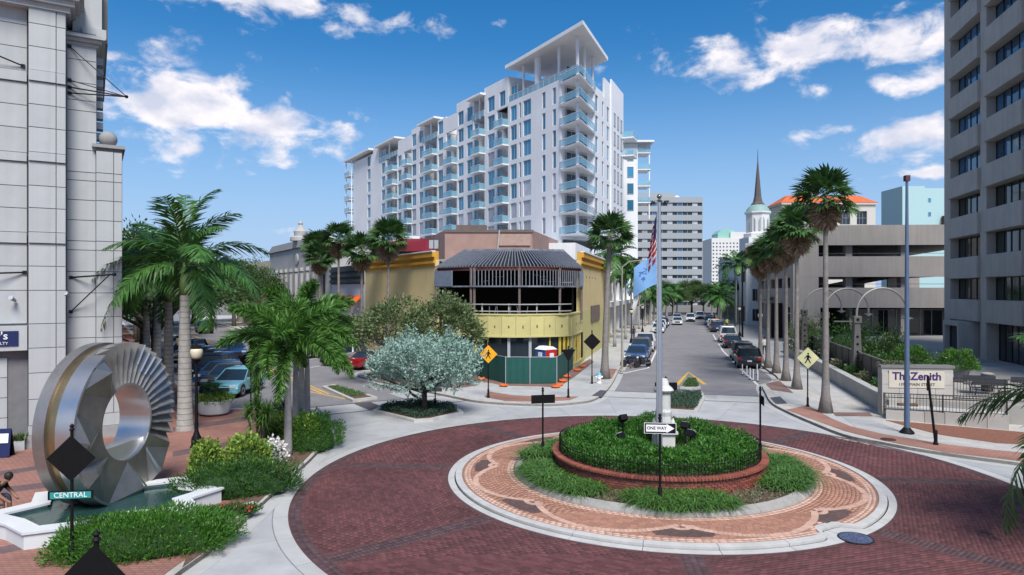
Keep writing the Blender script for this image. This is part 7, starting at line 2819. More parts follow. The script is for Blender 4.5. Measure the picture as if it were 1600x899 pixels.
def terrace_things():
    # low street wall along the walk, stepping up away from the sign
    t = thing('retaining_wall', 'long cream retaining wall sloping along the right walk behind the palms', 'wall', tuple((UM * 37 + NM * 9.9)))
    n = 11
    for k in range(n):
        a0, a1 = 37.2 + 3.4 * k, 37.2 + 3.4 * (k + 1) - .03
        q = [UM * a0 + NM * 9.9, UM * a0 + NM * 10.25, UM * a1 + NM * 10.25, UM * a1 + NM * 9.9]
        MB().prism([(p.x, p.y) for p in q], 0, .95).build('wall_block', M_lime2, t, world=True)
        q = [UM * a0 + NM * 9.84, UM * a0 + NM * 10.31, UM * a1 + NM * 10.31, UM * a1 + NM * 9.84]
        MB().prism([(p.x, p.y) for p in q], .952, 1.06).build('coping', M_walk, t, world=True)
    q = [UM * 37.2 + NM * 10.32, UM * 74 + NM * 10.32, UM * 74 + NM * 11.2, UM * 37.2 + NM * 11.2]
    MB().prism([(p.x, p.y) for p in q], 0, .8).build('planting_soil', M_soil, t, world=True)
    # solid balustrade above it
    t = thing('balustrade', 'dark panelled metal balustrade above the cream retaining wall', 'railing', tuple((UM * 38 + NM * 11.3)))
    f = Face(t, UM * 76 + NM * 11.25, -UM)
    for k in range(19):
        f.build(MB().box(2 * k + .06, 2 * k + 1.94, -.015, .015, TER + .12, TER + 1.25), 'panel', mat('mesh_panel_grey', (.085, .078, .07), .6, .2, var=.15, scale=6))
        f.build(MB().box(2 * k - .04, 2 * k + .04, -.04, .04, TER - .3, TER + 1.3), 'post', M_rlg)
    f.build(MB().box(-.04, 38, -.04, .04, TER + 1.3, TER + 1.37), 'top_rail', mat('rail_grey', (.22, .21, .2), .5, .3, var=.1))
    # sign wall
    t = thing('sign_wall', 'limestone wall lettered with the building name and its street number', 'sign wall', (18.6, 33.8, 0), RAD(-7))
    W = 3.35
    MB().box(0, W, 0, .5, 0, 2.55).build('wall', M_lime2, t, bevel=.01)
    MB().box(-.06, W + .06, -.06, .56, 2.552, 2.68).build('coping', mat('coping_grey', (.17, .165, .16), .8, var=.1), t)
    for r in range(4):
        for c_ in range(4):
            x0 = c_ * W / 4 + (.0 if r % 2 else -.0)
            MB().box(x0 + .008, x0 + W / 4 - .008, -.03, -.001, .05 + .56 * r, .05 + .56 * (r + 1) - .016).build('stone', M_lime2, t)
    MB().box(.32, 2.92, -.06, -.031, 1.56, 2.42).build('sign_plate', mat('plate_cream', (.52, .47, .38), .7, var=.08, scale=4), t)
    MB().box(.30, 2.94, -.045, -.0305, 1.54, 1.559).box(.30, 2.94, -.045, -.0305, 2.421, 2.44).build('plate_edge', M_plinth, t)
    Mpu = mat('purple_letters', (.045, .015, .12), .4, var=0)
    link('sign_letters', text_mesh('TheZenith', .54, 'sign_letters', Mpu, depth=.012, bold=.012, xs=1.0), t, (1.62, -.062, 2.13))
    link('sign_letters', text_mesh('1390  MAIN STREET', .2, 'sign_letters', mat('dark_letters', (.03, .02, .02), .5, var=0), depth=.01), t, (1.62, -.062, 1.73))
    link('rock_planting', shrub_mesh(61, .7, .25, .16, 500, .1, M_dryg, .4), t, (.8, .35, 2.66))
    # ramp with its wall and two railings
    p0, p1 = G(1384, 655, KERB), G(1577, 673, KERB)
    d = (p1 - p0).normalized()
    t = thing('ramp_wall', 'low stone ramp wall in front of the lettered sign wall', 'wall', tuple(p0))
    f = Face(t, p0, d)
    L_ = (p1 - p0).length
    nb = 6
    for k in range(nb):
        f.build(MB().box(L_ * k / nb + .01, L_ * (k + 1) / nb - .01, 0, .3, -.05, .42 + .05 * k), 'wall_block', M_lime2)
    f.build(MB().box(.0, L_, .302, 2.4, 0, .55), 'ramp', M_walk)
    def railing(nm, lab, o, d, L_, z0, z1, h, step=.13):
        t = thing(nm, lab, 'railing', tuple(o))
        f = Face(t, o, d)
        zf = lambda x: z0 + (z1 - z0) * x / L_
        pk = MB().box(-.01, .01, -.01, .01, .1, h - .03).mesh('picket', M_rlg)
        npk = int(L_ / step)
        for k in range(npk):
            f.put('picket', pk, (k + .5) * L_ / npk, 0, zf((k + .5) * L_ / npk))
        for k in range(int(L_ / 1.9) + 1):
            x = L_ * k / int(L_ / 1.9)
            f.build(MB().box(x - .035, x + .035, -.035, .035, zf(x) - .02, zf(x) + h + .02), 'post', M_rlg)
        for zz in (.08, h - .22, h - .03):
            f.build(MB().add([(0, -.02, zf(0) + zz), (L_, -.02, zf(L_) + zz), (L_, .02, zf(L_) + zz), (0, .02, zf(0) + zz), (0, -.02, zf(0) + zz + .04), (L_, -.02, zf(L_) + zz + .04), (L_, .02, zf(L_) + zz + .04), (0, .02, zf(0) + zz + .04)],
                             [(3, 2, 1, 0), (4, 5, 6, 7), (0, 1, 5, 4), (1, 2, 6, 5), (2, 3, 7, 6), (3, 0, 4, 7)]), 'rail', M_rlg)
    railing('ramp_railing', 'bronze picket railing along the ramp below the sign', p0 + Vector((0, .15, 0)), d, L_, .38, .58, .88)
    o = Vector((21.9, 33.4, 0))
    railing('terrace_railing', 'bronze picket railing at the terrace edge behind the ramp', o, Vector((.93, -.36, 0)).normalized(), 13, TER, TER, 1.1)
    # hoop lamps
    M_hoop = mat('hoop_metal', (.13, .125, .12), .5, .4, var=.15)
    for i, (X, Y) in enumerate(((23.06, 45), (24.7, 53), (26.5, 61))):
        t = thing('hoop_lamp', ['tall hoop lamp on a tapered post nearest the lettered sign wall', 'middle hoop lamp on a tapered post behind the tallest fan palm', 'hoop lamp on a tapered post closest to the garage'][i], 'lamp', (X, Y, .75), 0, 'hoop lamps')
        MB().add([(-.34, -.2, 0), (.34, -.2, 0), (.34, .2, 0), (-.34, .2, 0), (-.16, -.13, 3.5), (.2, -.13, 3.5), (.2, .13, 3.5), (-.16, .13, 3.5)], [(0, 1, 5, 4), (1, 2, 6, 5), (2, 3, 7, 6), (3, 0, 4, 7), (4, 5, 6, 7)]).build('post', M_hoop, t)
        for k in range(5):
            MB().tube([(.0 + .0, -.21 + .012 * k, .6 + .5 * k), (0, -.2 + .012 * k, .6 + .5 * k)], .09, 10).build('post_hole', M_blk, t)
        MB().box(-.24, .28, -.2, .2, 3.5, 3.98).build('head_block', M_hoop, t, bevel=.03)
        MB().tube([(0, -.205, 3.74), (0, -.22, 3.74)], .1, 12).build('head_eye', M_blk, t)
        pts = [(.02, 0, 3.95)] + [(1.72 - 1.7 * math.cos(RAD(a)), 0, 4.15 + 1.7 * math.sin(RAD(a))) for a in range(0, 176, 8)] + [(3.42, 0, 3.98)]
        MB().tube(pts, .075, 8).build('hoop', mat('hoop_light', (.24, .235, .22), .5, .3, var=.1), t, smooth='auto')
        MB().lathe([(.05, .18), (.08, .12), (.34, .02), (.36, -.02), (.2, -.05)], (3.42, 0), 14, z=3.82).build('shade', M_hoop, t, smooth='auto')
        MB().lathe([(.18, -.05), (.14, -.13), (.01, -.16)], (3.42, 0), 12, z=3.82).build('lamp_lens', MATS['lamp_lens'], t, smooth='auto')
        MB().box(-1.5, -.18, -.04, .04, 3.58, 3.66).build('cross_arm', M_hoop, t)
    # planters and shrubs on the terrace
    for i, (px, py, Y, r, hh, lab) in enumerate(((1425, 575, 44, .9, .7, 'grey tub with a leafy green bush by the tower mast'), (1495, 600, 40, .95, .8, 'large grey tub with a round green bush behind the terrace railing'))):
        X = (px - 800) * Y / F
        t = thing('terrace_planter', lab, 'planter', (X, Y, TER))
        MB().lathe([(r * .62, 0), (r * .9, hh), (r * .8, hh), (r * .78, hh - .08), (.01, hh - .08)], n=4).build('tub', mat('tub_grey', (.12, .125, .14), .7, var=.1), t)
        link('foliage', shrub_mesh(70 + i, r * 1.02, r * .95, 1.0, 3600, .14, M_fox, .5), t, (0, 0, hh - .05))
    for i, (px, Y, rx, h, m) in enumerate(((1328, 55, 2.2, 2.6, M_shrubd), (1372, 47, 1.2, 1.7, M_oak), (1385, 44, 1.3, 1.0, M_shrubd), (1395, 48, .9, 2.0, M_oak), (1262, 62, 1.5, 2.6, M_olive))):
        X = (px - 800) * Y / F
        shrub('terrace_shrub', ['wide dark bush beneath the middle hoop lamp', 'bush with bare pale limbs right of the first hoop lamp', 'low dark bush behind the lettered wall', 'thin leafy bush between lobby and lettered wall', 'pale leggy bush at the hoop lamp closest to the garage'][i], (X, Y, TER - .05), rx, rx * .7, h, 2600, .2, m, seed=80 + i, aspect=.5, lumps=.35)
    for i, a in enumerate((39, 42, 45.5, 49, 53, 58)):
        p = UM * a + NM * 10.75
        shrub('wall_shrub', 'low grassy shrub between retaining wall and balustrade', (p.x, p.y, .78), .9, .35, .55, 900, .16, M_shrubd if i % 2 else M_dryg, rz=-RAD(14) + math.pi / 2, seed=90 + i, group='shrubs on the retaining wall', stems=False)
    # trash bins, cafe tables
    for i, (x, y) in enumerate(((25.6, 36.2), (29.4, 35.2))):
        t = thing('litter_bin', ['brown slatted litter bin at the start of the terrace railing', 'brown slatted litter bin beside the cafe benches'][i], 'litter bin', (x, y, TER))
        for k in range(16):
            a = 2 * math.pi * k / 16
            MB().rbox((.27 * math.cos(a), .27 * math.sin(a), .5), (.03, .085, .85), a).build('slat', mat('bin_brown', (.12, .105, .09), .7, var=.15), t)
        MB().lathe([(.25, .02), (.25, .9)], n=14).build('liner', M_blk, t)
        MB().lathe([(.31, .92), (.31, .97), (.14, 1.02)], n=16).build('lid', M_plinth, t)
    for i, (x, y) in enumerate(((24.6, 35.0), (26.6, 34.2), (28.4, 33.6))):
        t = thing('picnic_table', ['dark metal picnic table nearest the lettered wall', 'dark metal picnic table in the middle of the terrace edge', 'dark metal picnic table next to the second litter bin'][i], 'picnic table', (x, y, TER), -.35)
        Mt = mat('table_dark', (.05, .055, .065), .5, .3, var=.1)
        MB().box(-.75, .75, -.35, .35, .72, .76).build('table_top', Mt, t)
        for s in (-1, 1):
            MB().box(-.75, .75, s * .72 - .14, s * .72 + .14, .43, .47).build('bench', Mt, t)
            MB().tube([(s * .5, -.72, .43), (s * .5, -.3, .0)], .025, 6).tube([(s * .5, .72, .43), (s * .5, .3, .0)], .025, 6).tube([(s * .5, -.5, .25), (s * .5, 0, .72)], .025, 6).tube([(s * .5, .5, .25), (s * .5, 0, .72)], .025, 6).build('trestle', Mt, t)
            MB().box(-.75, .75, s * .9 - .02, s * .9 + .02, .6, .9).build('backrest', Mt, t)
    # mast pole and leaning post
    t = thing('mast_pole', 'tall tapering blue grey steel mast in front of the lettered wall', 'pole', G(1417, 677, KERB + .01))
    MB().lathe([(.3, 0), (.3, .05), (.17, .2), (.14, .25)], n=16).build('base_flange', M_blk, t, smooth='auto')
    MB().tube([(0, 0, .2), (0, 0, 6), (0, 0, 11.1)], [.12, .09, .055], 14).build('mast', mat('mast_blue', (.10, .15, .24), .45, .3, var=.15, scale=1), t, smooth='auto')
    MB().box(-.1, .1, -.1, .1, 11.1, 11.35).build('cap', M_rust, t)
    g = G(1462, 695, KERB + .02)
    t = thing('leaning_post', 'thin black post leaning beside the steel mast', 'post', g)
    MB().tube([(0, 0, 0), (-.32, 0, 2.8)], .05, 8).build('post', M_blk, t)
    MB().lathe([(.1, 0), (.1, .06), (.07, .12), (.07, .55), (.05, .6)], n=10).build('base_sleeve', M_blk, t)
    MB().box(-.36, -.3, -.02, .02, 2.2, 2.8).build('sign_edge', M_blk, t)


terrace_things()
# bark bed in front of the ramp wall
sheet('brick_bed', inset_poly([(1384, 657), (1577, 674), (1600, 676), (1600, 695), (1560, 693), (1470, 680), (1415, 666)]), mat('rust_mulch', (.20, .085, .055), .95, var=.3, scale=8, bump=.8, bscale=30))

# ------------------------------------------------------------------ poles of the main street
def arm_light(loc, h, reach, lab, m, nm='street_light', r=.09):
    t = thing(nm, lab, 'street light', loc)
    MB().tube([(0, 0, 0), (0, 0, h)], [r, r * .6], 10).build('pole', m, t, smooth='auto')
    MB().tube([(0, 0, h - .1), (reach * .35, 0, h + .35), (reach, 0, h + .45)], .04, 6).build('arm', m, t)
    MB().rbox((reach * 1.12, 0, h + .45), (.6 if reach > 0 else .6, .2, .12)).build('lamp_head', M_frame, t, bevel=.02)
    MB().lathe([(r * 2, 0), (r * 2, .15), (r * 1.1, .25)], n=10).build('base', m, t)


arm_light(G(972, 582, KERB), 8.2, 1.6, 'tan concrete street light beside the yellow right wing', mat('tan_pole', (.30, .28, .24), .8, var=.1))
for (a, n, h, rc, lab, m) in ((100, 6.9, 9.6, -2.2, 'dark green street light by the garage side wall', mat('green_pole', (.02, .05, .04), .5)), (121, 7.2, 9.2, -2.2, 'dark green street light beside the church palm', mat('green_pole', (.02, .05, .04), .5)), (96, 7.6, 10.5, .0, 'black signal pole with a hanging head by the white corner shop', M_blk)):
    p = UM * a + NM * n
    if rc:
        arm_light((p.x, p.y, KERB), h, rc, lab, m)
    else:
        t = thing('signal_pole', lab, 'traffic signal', (p.x, p.y, KERB))
        MB().tube([(0, 0, 0), (0, 0, h)], [.14, .1], 10).build('pole', M_blk, t)
        MB().box(-.2, .2, -.35, -.1, h - 3, h - 1.6).build('signal_head', M_blk, t)
        MB().box(-.22, .22, -.3, .0, 2.2, 4.2).build('control_box', M_blk, t)

# ------------------------------------------------------------------ vehicles
M_tyre = mat('tyre_rubber', (.015, .015, .016), .85, var=.1)
M_rim = mat('alloy_rim', (.35, .36, .38), .3, .8, var=.05)
M_cglass = mat('car_glass', (.02, .03, .04), .03, var=.05, spec=1.0)
M_lamp = mat('headlamp', (.6, .62, .65), .1, var=0, spec=1)
M_tail = mat('tail_lamp', (.35, .01, .01), .2, var=0)
M_trim = mat('black_trim', (.02, .02, .022), .6, var=0)
M_plate = mat('licence_plate', (.55, .56, .52), .5, var=0)


def paint(n, c):
    return mat('paint_' + n, c, .28, .25, var=.03, coat=.7, spec=.6)


PAINT = {'lightblue': (.20, .50, .58), 'black': (.012, .012, .014), 'blue': (.03, .09, .24), 'white': (.62, .63, .64), 'silver': (.33, .34, .36), 'red': (.30, .012, .02), 'navy': (.015, .025, .07), 'grey': (.10, .105, .115), 'tan': (.42, .27, .14)}
# side outline of the lower body (x, z) and the greenhouse: base/roof stations
CARS = {'suv': dict(L=4.6, W=1.86, body=[(-2.25, .32), (-2.3, .62), (-2.22, 1.02), (.95, 1.02), (2.05, .93), (2.28, .72), (2.28, .34)], base=(-2.15, 1.05), roof=(-1.95, .35), zb=1.0, zr=1.68, wr=.36),
        'hatch': dict(L=4.4, W=1.86, body=[(-2.15, .3), (-2.2, .6), (-2.1, 1.0), (1.0, .98), (1.95, .84), (2.2, .62), (2.2, .32)], base=(-2.0, 1.1), roof=(-1.35, .1), zb=.96, zr=1.55, wr=.36),
        'sedan': dict(L=4.7, W=1.82, body=[(-2.3, .3), (-2.34, .6), (-2.25, .95), (-1.4, .98), (1.0, .95), (2.1, .8), (2.34, .58), (2.32, .3)], base=(-1.75, 1.15), roof=(-1.05, .2), zb=.93, zr=1.43, wr=.33),
        'convertible': dict(L=4.5, W=1.82, body=[(-2.2, .3), (-2.25, .6), (-2.15, .92), (-1.0, .95), (1.0, .92), (2.0, .78), (2.24, .55), (2.22, .3)], base=(-1.2, 1.05), roof=(-.75, .25), zb=.9, zr=1.32, wr=.33),
        'pickup': dict(L=5.7, W=1.98, body=[(-2.8, .5), (-2.85, 1.1), (-.75, 1.1), (1.1, 1.12), (2.5, 1.08), (2.82, .85), (2.82, .45)], base=(-.8, 1.3), roof=(-.62, .65), zb=1.1, zr=1.85, wr=.42),
        'van': dict(L=4.9, W=1.95, body=[(-2.4, .4), (-2.45, 1.2), (1.3, 1.15), (2.2, 1.0), (2.42, .75), (2.42, .4)], base=(-2.42, 1.5), roof=(-2.35, .75), zb=1.1, zr=1.98, wr=.36)}
_CM = {}


def car_mesh(kind, col):
    if (kind, col) in _CM: return _CM[(kind, col)]
    c = CARS[kind]; W = c['W'] / 2; P = paint(col, PAINT[col])
    R = {}
    wx = (-c['L'] * .3, c['L'] * .305); wr = c['wr']
    # lower body with wheel arches cut into the outline
    bot = []
    for x in wx:
        bot += [(x + (wr + .06) * math.cos(RAD(a)), max(.24, wr + (wr + .06) * math.sin(RAD(a)))) for a in range(180, -1, -30)]
    top = list(reversed(c['body']))
    out = [(c['body'][0][0], .26)] + [p for p in bot] + [(c['body'][-1][0], .28)] + top
    R['body'] = MB().xprism(out, -W, W).mesh('body', P, smooth='auto', bevel=.05)
    R['underbody'] = MB().box(c['body'][0][0] + .1, c['body'][-1][0] - .1, -W + .22, W - .22, .2, .75).mesh('underbody', M_trim)
    b0, b1 = c['base']; r0, r1 = c['roof']; zb, zr = c['zb'], c['zr']
    wb, wt = W - .04, W - .24
    gl = MB()
    q = [(b0, -wb, zb), (b1, -wb, zb), (b1, wb, zb), (b0, wb, zb), (r0, -wt, zr), (r1, -wt, zr), (r1, wt, zr), (r0, wt, zr)]
    R['cabin_glass'] = gl.add(q, [(0, 1, 5, 4), (1, 2, 6, 5), (2, 3, 7, 6), (3, 0, 4, 7), (4, 5, 6, 7)]).mesh('cabin_glass', M_cglass)
    rm = P if kind != 'convertible' else M_trim
    R['roof'] = MB().add([(r0 - .06, -wt - .03, zr - .02), (r1 + .08, -wt - .03, zr - .02), (r1 + .08, wt + .03, zr - .02), (r0 - .06, wt + .03, zr - .02), (r0, -wt + .1, zr + .07), (r1 - .05, -wt + .1, zr + .07), (r1 - .05, wt - .1, zr + .07), (r0, wt - .1, zr + .07)],
                         [(3, 2, 1, 0), (0, 1, 5, 4), (1, 2, 6, 5), (2, 3, 7, 6), (3, 0, 4, 7), (4, 5, 6, 7)]).mesh('roof', rm, smooth='auto')
    R['pillars'] = []
    for s in (-1, 1):
        for (xb, xt, w) in ((b1, r1, .07), (b0, r0, .16), ((b0 + b1) / 2 - .1, (r0 + r1) / 2 - .1, .09)) + (((b0 * .72 + b1 * .28, r0 * .75 + r1 * .25, .08),) if kind in ('suv', 'van') else ()):
            a, b = Vector((xb, s * (wb + .012), zb)), Vector((xt, s * (wt + .02), zr))
            R['pillars'].append(MB().tube([a, b], w * .55, 4).mesh('pillar', P if kind != 'convertible' else M_trim))
    xf, xr = c['body'][-1][0], c['body'][0][0]
    zf = .72 if kind not in ('pickup', 'van') else .9
    R['grille'] = MB().box(xf - .06, xf + .025, -W * .5, W * .5, zf - .28, zf - .06).mesh('grille', M_trim)
    R['front_bumper'] = MB().box(xf - .1, xf + .04, -W * .92, W * .92, .3, .44).mesh('bumper', M_trim if kind in ('suv', 'pickup') else P, bevel=.02)
    R['rear_bumper'] = MB().box(xr - .05, xr + .1, -W * .92, W * .92, .36, .52).mesh('bumper', M_trim if kind in ('suv', 'pickup', 'van') else P, bevel=.02)
    R['plate'] = MB().box(xr - .065, xr - .04, -.18, .18, .6, .74).mesh('licence_plate', M_plate)
    if kind == 'pickup':
        R['bed_liner'] = MB().box(xr + .15, b0 - .15, -W + .15, W - .15, 1.06, 1.115).mesh('bed_liner', M_trim)
    R['hl'] = MB().box(xf - .22, xf + .012, -.2, .2, zf - .08, zf + .07).mesh('headlight', M_lamp, bevel=.02)
    R['tl'] = MB().box(xr - .045, xr + .12, -.14, .14, .74, .96).mesh('tail_light', M_tail, bevel=.02)
    R['mir'] = MB().box(-.1, .08, -.1, .1, -.07, .08).mesh('mirror', P, bevel=.02)
    R['ty'] = MB().add([], []).mesh('x', M_tyre)
    m = MB()
    for (r, y) in ((wr - .1, -.1),): pass
    tv = [(wr * .62, -.11), (wr - .02, -.115), (wr, -.08), (wr, .08), (wr - .02, .115), (wr * .62, .11)]
    lt = MB().lathe([(r, z) for r, z in tv], n=20)
    lt.v = [(v[0], v[2], v[1]) for v in lt.v]
    R['ty'] = lt.mesh('tyre', M_tyre, smooth='auto')
    rt = MB().lathe([(.001, -.06), (wr * .2, -.075), (wr * .64, -.09), (wr * .64, .09), (wr * .2, .075), (.001, .06)], n=16)
    rt.v = [(v[0], v[2], v[1]) for v in rt.v]
    R['rim'] = rt.mesh('rim', M_rim)
    R['wx'], R['W'], R['wr'], R['b1'], R['zb'] = wx, W, wr, b1, zb
    _CM[(kind, col)] = R
    return R


def car(kind, col, loc, heading, lab, cat='car', nm=None, group=None, z=.006):
    """heading: direction vector the nose points to"""
    R = car_mesh(kind, col)
    t = thing(nm or {'pickup': 'pickup_truck', 'van': 'parked_van'}.get(kind, 'parked_car'), lab, cat, (loc[0], loc[1], z), math.atan2(heading[1], heading[0]), group)
    for k in ('body', 'underbody', 'cabin_glass', 'roof', 'grille', 'plate'):
        link({'plate': 'licence_plate'}.get(k, k), R[k], t)
    for me in R['pillars']: link('pillar', me, t)
    link('bumper', R['front_bumper'], t); link('bumper', R['rear_bumper'], t)
    if 'bed_liner' in R: link('bed_liner', R['bed_liner'], t)
    for s in (-1, 1):
        link('headlight', R['hl'], t, (0, s * (R['W'] - .3), 0)); link('tail_light', R['tl'], t, (0, s * (R['W'] - .18), 0))
        link('mirror', R['mir'], t, (R['b1'] - .35, s * (R['W'] + .08), R['zb'] + .06))
        for x in R['wx']:
            w = link('wheel', R['ty'], t, (x, s * (R['W'] - .12), R['wr']))
            link('rim', R['rim'], w, (0, s * .03, 0))
    return t


def fleet():
    D = -UM
    at = lambda a, n: (UM * a + NM * n)
    G1, G2 = 'cars parked on the garage side', 'cars parked on the arcade side'
    for (k, c, a, n, lab) in (('suv', 'black', 60.3, 5.15, 'black SUV parked by the white delineator posts'), ('suv', 'grey', 66.3, 5.15, 'dark grey SUV parked just ahead of the black one by the posts'),
                              ('sedan', 'black', 80.3, 5.2, 'black sedan parked behind the white van'), ('van', 'white', 89, 5.2, 'white van parked ahead of the black sedan'),
                              ('suv', 'navy', 110.5, 4.9, 'navy SUV parked past the white van'), ('suv', 'tan', 117, 4.9, 'tan SUV parked ahead of the navy one'), ('sedan', 'lightblue', 124, 4.8, 'pale blue sedan parked past the tan SUV'),
                              ('suv', 'navy', 131, 4.6, 'navy SUV far up the garage side row'), ('suv', 'black', 138, 4.9, 'black SUV at the far end of the garage side row')):
        car(k, c, at(a, n), UM, lab, 'van' if k == 'van' else 'car', group=G1)
    for (k, c, a, n, lab) in (('sedan', 'blue', 61.6, -4.15, 'blue sedan parked behind the two motorcycles'), ('suv', 'grey', 67.3, -4.15, 'dark grey SUV parked between blue sedan and white pickup'), ('pickup', 'white', 74, -4.1, 'white pickup truck parked under the tower palm'),
                              ('sedan', 'white', 106, -3.9, 'white sedan parked along the banner arcade'), ('suv', 'white', 113, -3.9, 'white SUV parked along the banner arcade'), ('suv', 'navy', 120, -3.8, 'navy SUV parked along the banner arcade'), ('sedan', 'silver', 127, -3.6, 'silver sedan parked far along the banner arcade')):
        car(k, c, at(a, n), D, lab, 'pickup' if k == 'pickup' else 'car', group=G2)
    for (k, c, a, n, lab) in (('sedan', 'white', 132, -1.3, 'white sedan driving down the main street'), ('suv', 'white', 146, 1.2, 'white SUV waiting at the far end of the main street'), ('suv', 'white', 160, 3.4, 'white SUV crossing before the far palms'), ('sedan', 'silver', 150, -1.6, 'silver sedan behind the white one in the main street')):
        car(k, c, at(a, n), D, lab, nm='moving_car')
    # side street, nose-in bays on the plaza side
    b = Vector((-17.15, 42.0, 0)); hd = Vector((-.02, -1, 0))
    for i, (k, c, lab) in enumerate((('hatch', 'lightblue', 'light blue hatchback parked beside the round white planter'), ('hatch', 'grey', 'dark hatchback parked next to the light blue one'), ('sedan', 'blue', 'blue sedan parked third from the planter'),
                                     ('suv', 'navy', 'navy SUV parked fourth from the planter'), ('suv', 'black', 'black SUV parked fifth from the planter'), ('suv', 'blue', 'blue SUV parked sixth from the planter'), ('sedan', 'silver', 'silver sedan parked seventh from the planter'), ('suv', 'black', 'black SUV parked eighth from the planter'))):
        p = b + UL * (3.15 * i + (4 if i > 5 else 0))
        car(k, c, p, hd, lab, group='cars in the plaza bays')
    p = G(366, 560) + UL * 1.0
    car('suv', 'blue', p, -UL, 'blue SUV driving down the side street towards the crossing', nm='moving_car')
    # opposite bays
    h2 = (UL * .45 + NL * .9).normalized()
    q = G(562, 577) + h2 * 1.2
    for (k, c, p, lab) in (('convertible', 'red', q, 'red convertible with a black soft top in the bay by the kerb bulge'), ('pickup', 'silver', G(520, 572) + h2 * 2.2, 'silver pickup parked beside the red convertible'), ('suv', 'white', G(478, 560) + h2 * 2, 'white SUV parked past the silver pickup'),
                           ('sedan', 'blue', G(448, 549) + h2 * 2, 'blue sedan parked under the fan palms'), ('sedan', 'white', G(430, 543) + h2 * 2, 'white sedan parked past the blue one under the fan palms'), ('pickup', 'black', G(396, 533) + h2 * 2, 'black pickup parked in front of the stone hall')):
        car(k, c, p, h2, lab, 'pickup' if k == 'pickup' else 'car', group='cars in the bays by the shops')
    car('pickup', 'black', UL * 112 + NL * 14.5, UL, 'black pickup driving away up the side street', 'pickup', nm='moving_car')
    car('suv', 'grey', UL * 98 + NL * 9.5, -UL, 'grey SUV coming down the side street in the distance', nm='moving_car')
    car('sedan', 'black', UL * 118 + NL * 8, -UL, 'black sedan far up the side street', nm='moving_car')


fleet()


def motorcycle(loc, rz, lab):
    t = thing('motorcycle', lab, 'motorcycle', loc, rz, 'motorcycles')
    lt = MB().lathe([(.2, -.05), (.3, -.055), (.31, 0), (.3, .055), (.2, .05)], n=18)
    lt.v = [(v[0], v[2], v[1]) for v in lt.v]
    me = lt.mesh('wheel', M_tyre)
    for x in (-.68, .68): link('wheel', me, t, (x, 0, .31))
    MB().tube([(-.68, 0, .31), (-.2, 0, .45), (.25, 0, .5), (.5, 0, .85)], .045, 7).build('frame', M_trim, t)
    MB().rbox((.02, 0, .48), (.45, .3, .35)).build('engine', M_iron, t, bevel=.04)
    MB().ball((.18, 0, .82), .22, 10, 7, sz=.6).build('tank', M_trim, t, smooth=True)
    MB().rbox((-.42, 0, .78), (.62, .24, .1)).build('seat', M_tyre, t, bevel=.03)
    MB().tube([(.68, 0, .31), (.48, 0, .95)], .03, 6).tube([(.46, -.34, 1.02), (.5, 0, .98), (.46, .34, 1.02)], .02, 6).build('fork', M_rim, t)
    MB().ball((.6, 0, .86), .1, 8, 6).build('headlight', M_lamp, t, smooth=True)
    MB().tube([(-.1, .16, .35), (-.8, .18, .38)], .05, 7).build('exhaust', M_rim, t)
    MB().tube([(0, -.1, .35), (.05, -.32, .0)], .015, 5).build('kickstand', M_trim, t)


p = UM * 57.4 - NM * 4.4
motorcycle((p.x, p.y, .006), RAD(200), 'black motorcycle parked across the bay end, kerb side one')
p = UM * 57.2 - NM * 3.4
motorcycle((p.x, p.y, .006), RAD(215), 'black motorcycle parked across the bay end, street side one')


# ------------------------------------------------------------------ people
def person(lab, loc, rz, joints, edges, radii, mats, head, extra=None, sc=1.0):
    """one skinned body; clothing colours by height bands on the same mesh"""
    t = thing('person', lab, 'person', loc, rz, scale=sc)
    me = bpy.data.meshes.new('body')
    me.from_pydata(joints, edges, [])
    o = link('body', me, t)
    sk = o.modifiers.new('skin', 'SKIN'); sk.use_smooth_shade = True
    for i, v in enumerate(me.skin_vertices[0].data):
        v.radius = radii[i]; v.use_root = i == 0
    ss = o.modifiers.new('sub', 'SUBSURF'); ss.levels = 2; ss.render_levels = 2
    bpy.context.view_layer.update()
    dg = bpy.context.evaluated_depsgraph_get()
    m2 = bpy.data.meshes.new_from_object(o.evaluated_get(dg))
    o.modifiers.clear(); o.data = m2; m2.name = 'body'
    for m in mats[0]: m2.materials.append(m)
    for p in m2.polygons: p.material_index = mats[1](p.center)
    m2.polygons.foreach_set('use_smooth', [True] * len(m2.polygons))
    h = Vector(head)
    MB().ball((h.x, h.y, h.z + .02), .108, 12, 8, sz=1.1).build('hair', mats[2], t, smooth=True)
    return t


M_skin = mat('skin_mid', (.25, .13, .085), .6, var=.05)
M_skin2 = mat('skin_pale', (.42, .26, .2), .6, var=.05)
M_hair = mat('dark_hair', (.015, .011, .009), .6, var=.2)
M_tee = mat('black_tee', (.015, .015, .018), .85, var=.1)
M_wtee = mat('white_shirt', (.6, .6, .6), .85, var=.06)
M_jean = mat('navy_trousers', (.03, .04, .075), .85, var=.1)
M_shoe = mat('dark_shoe', (.02, .02, .02), .6, var=0)


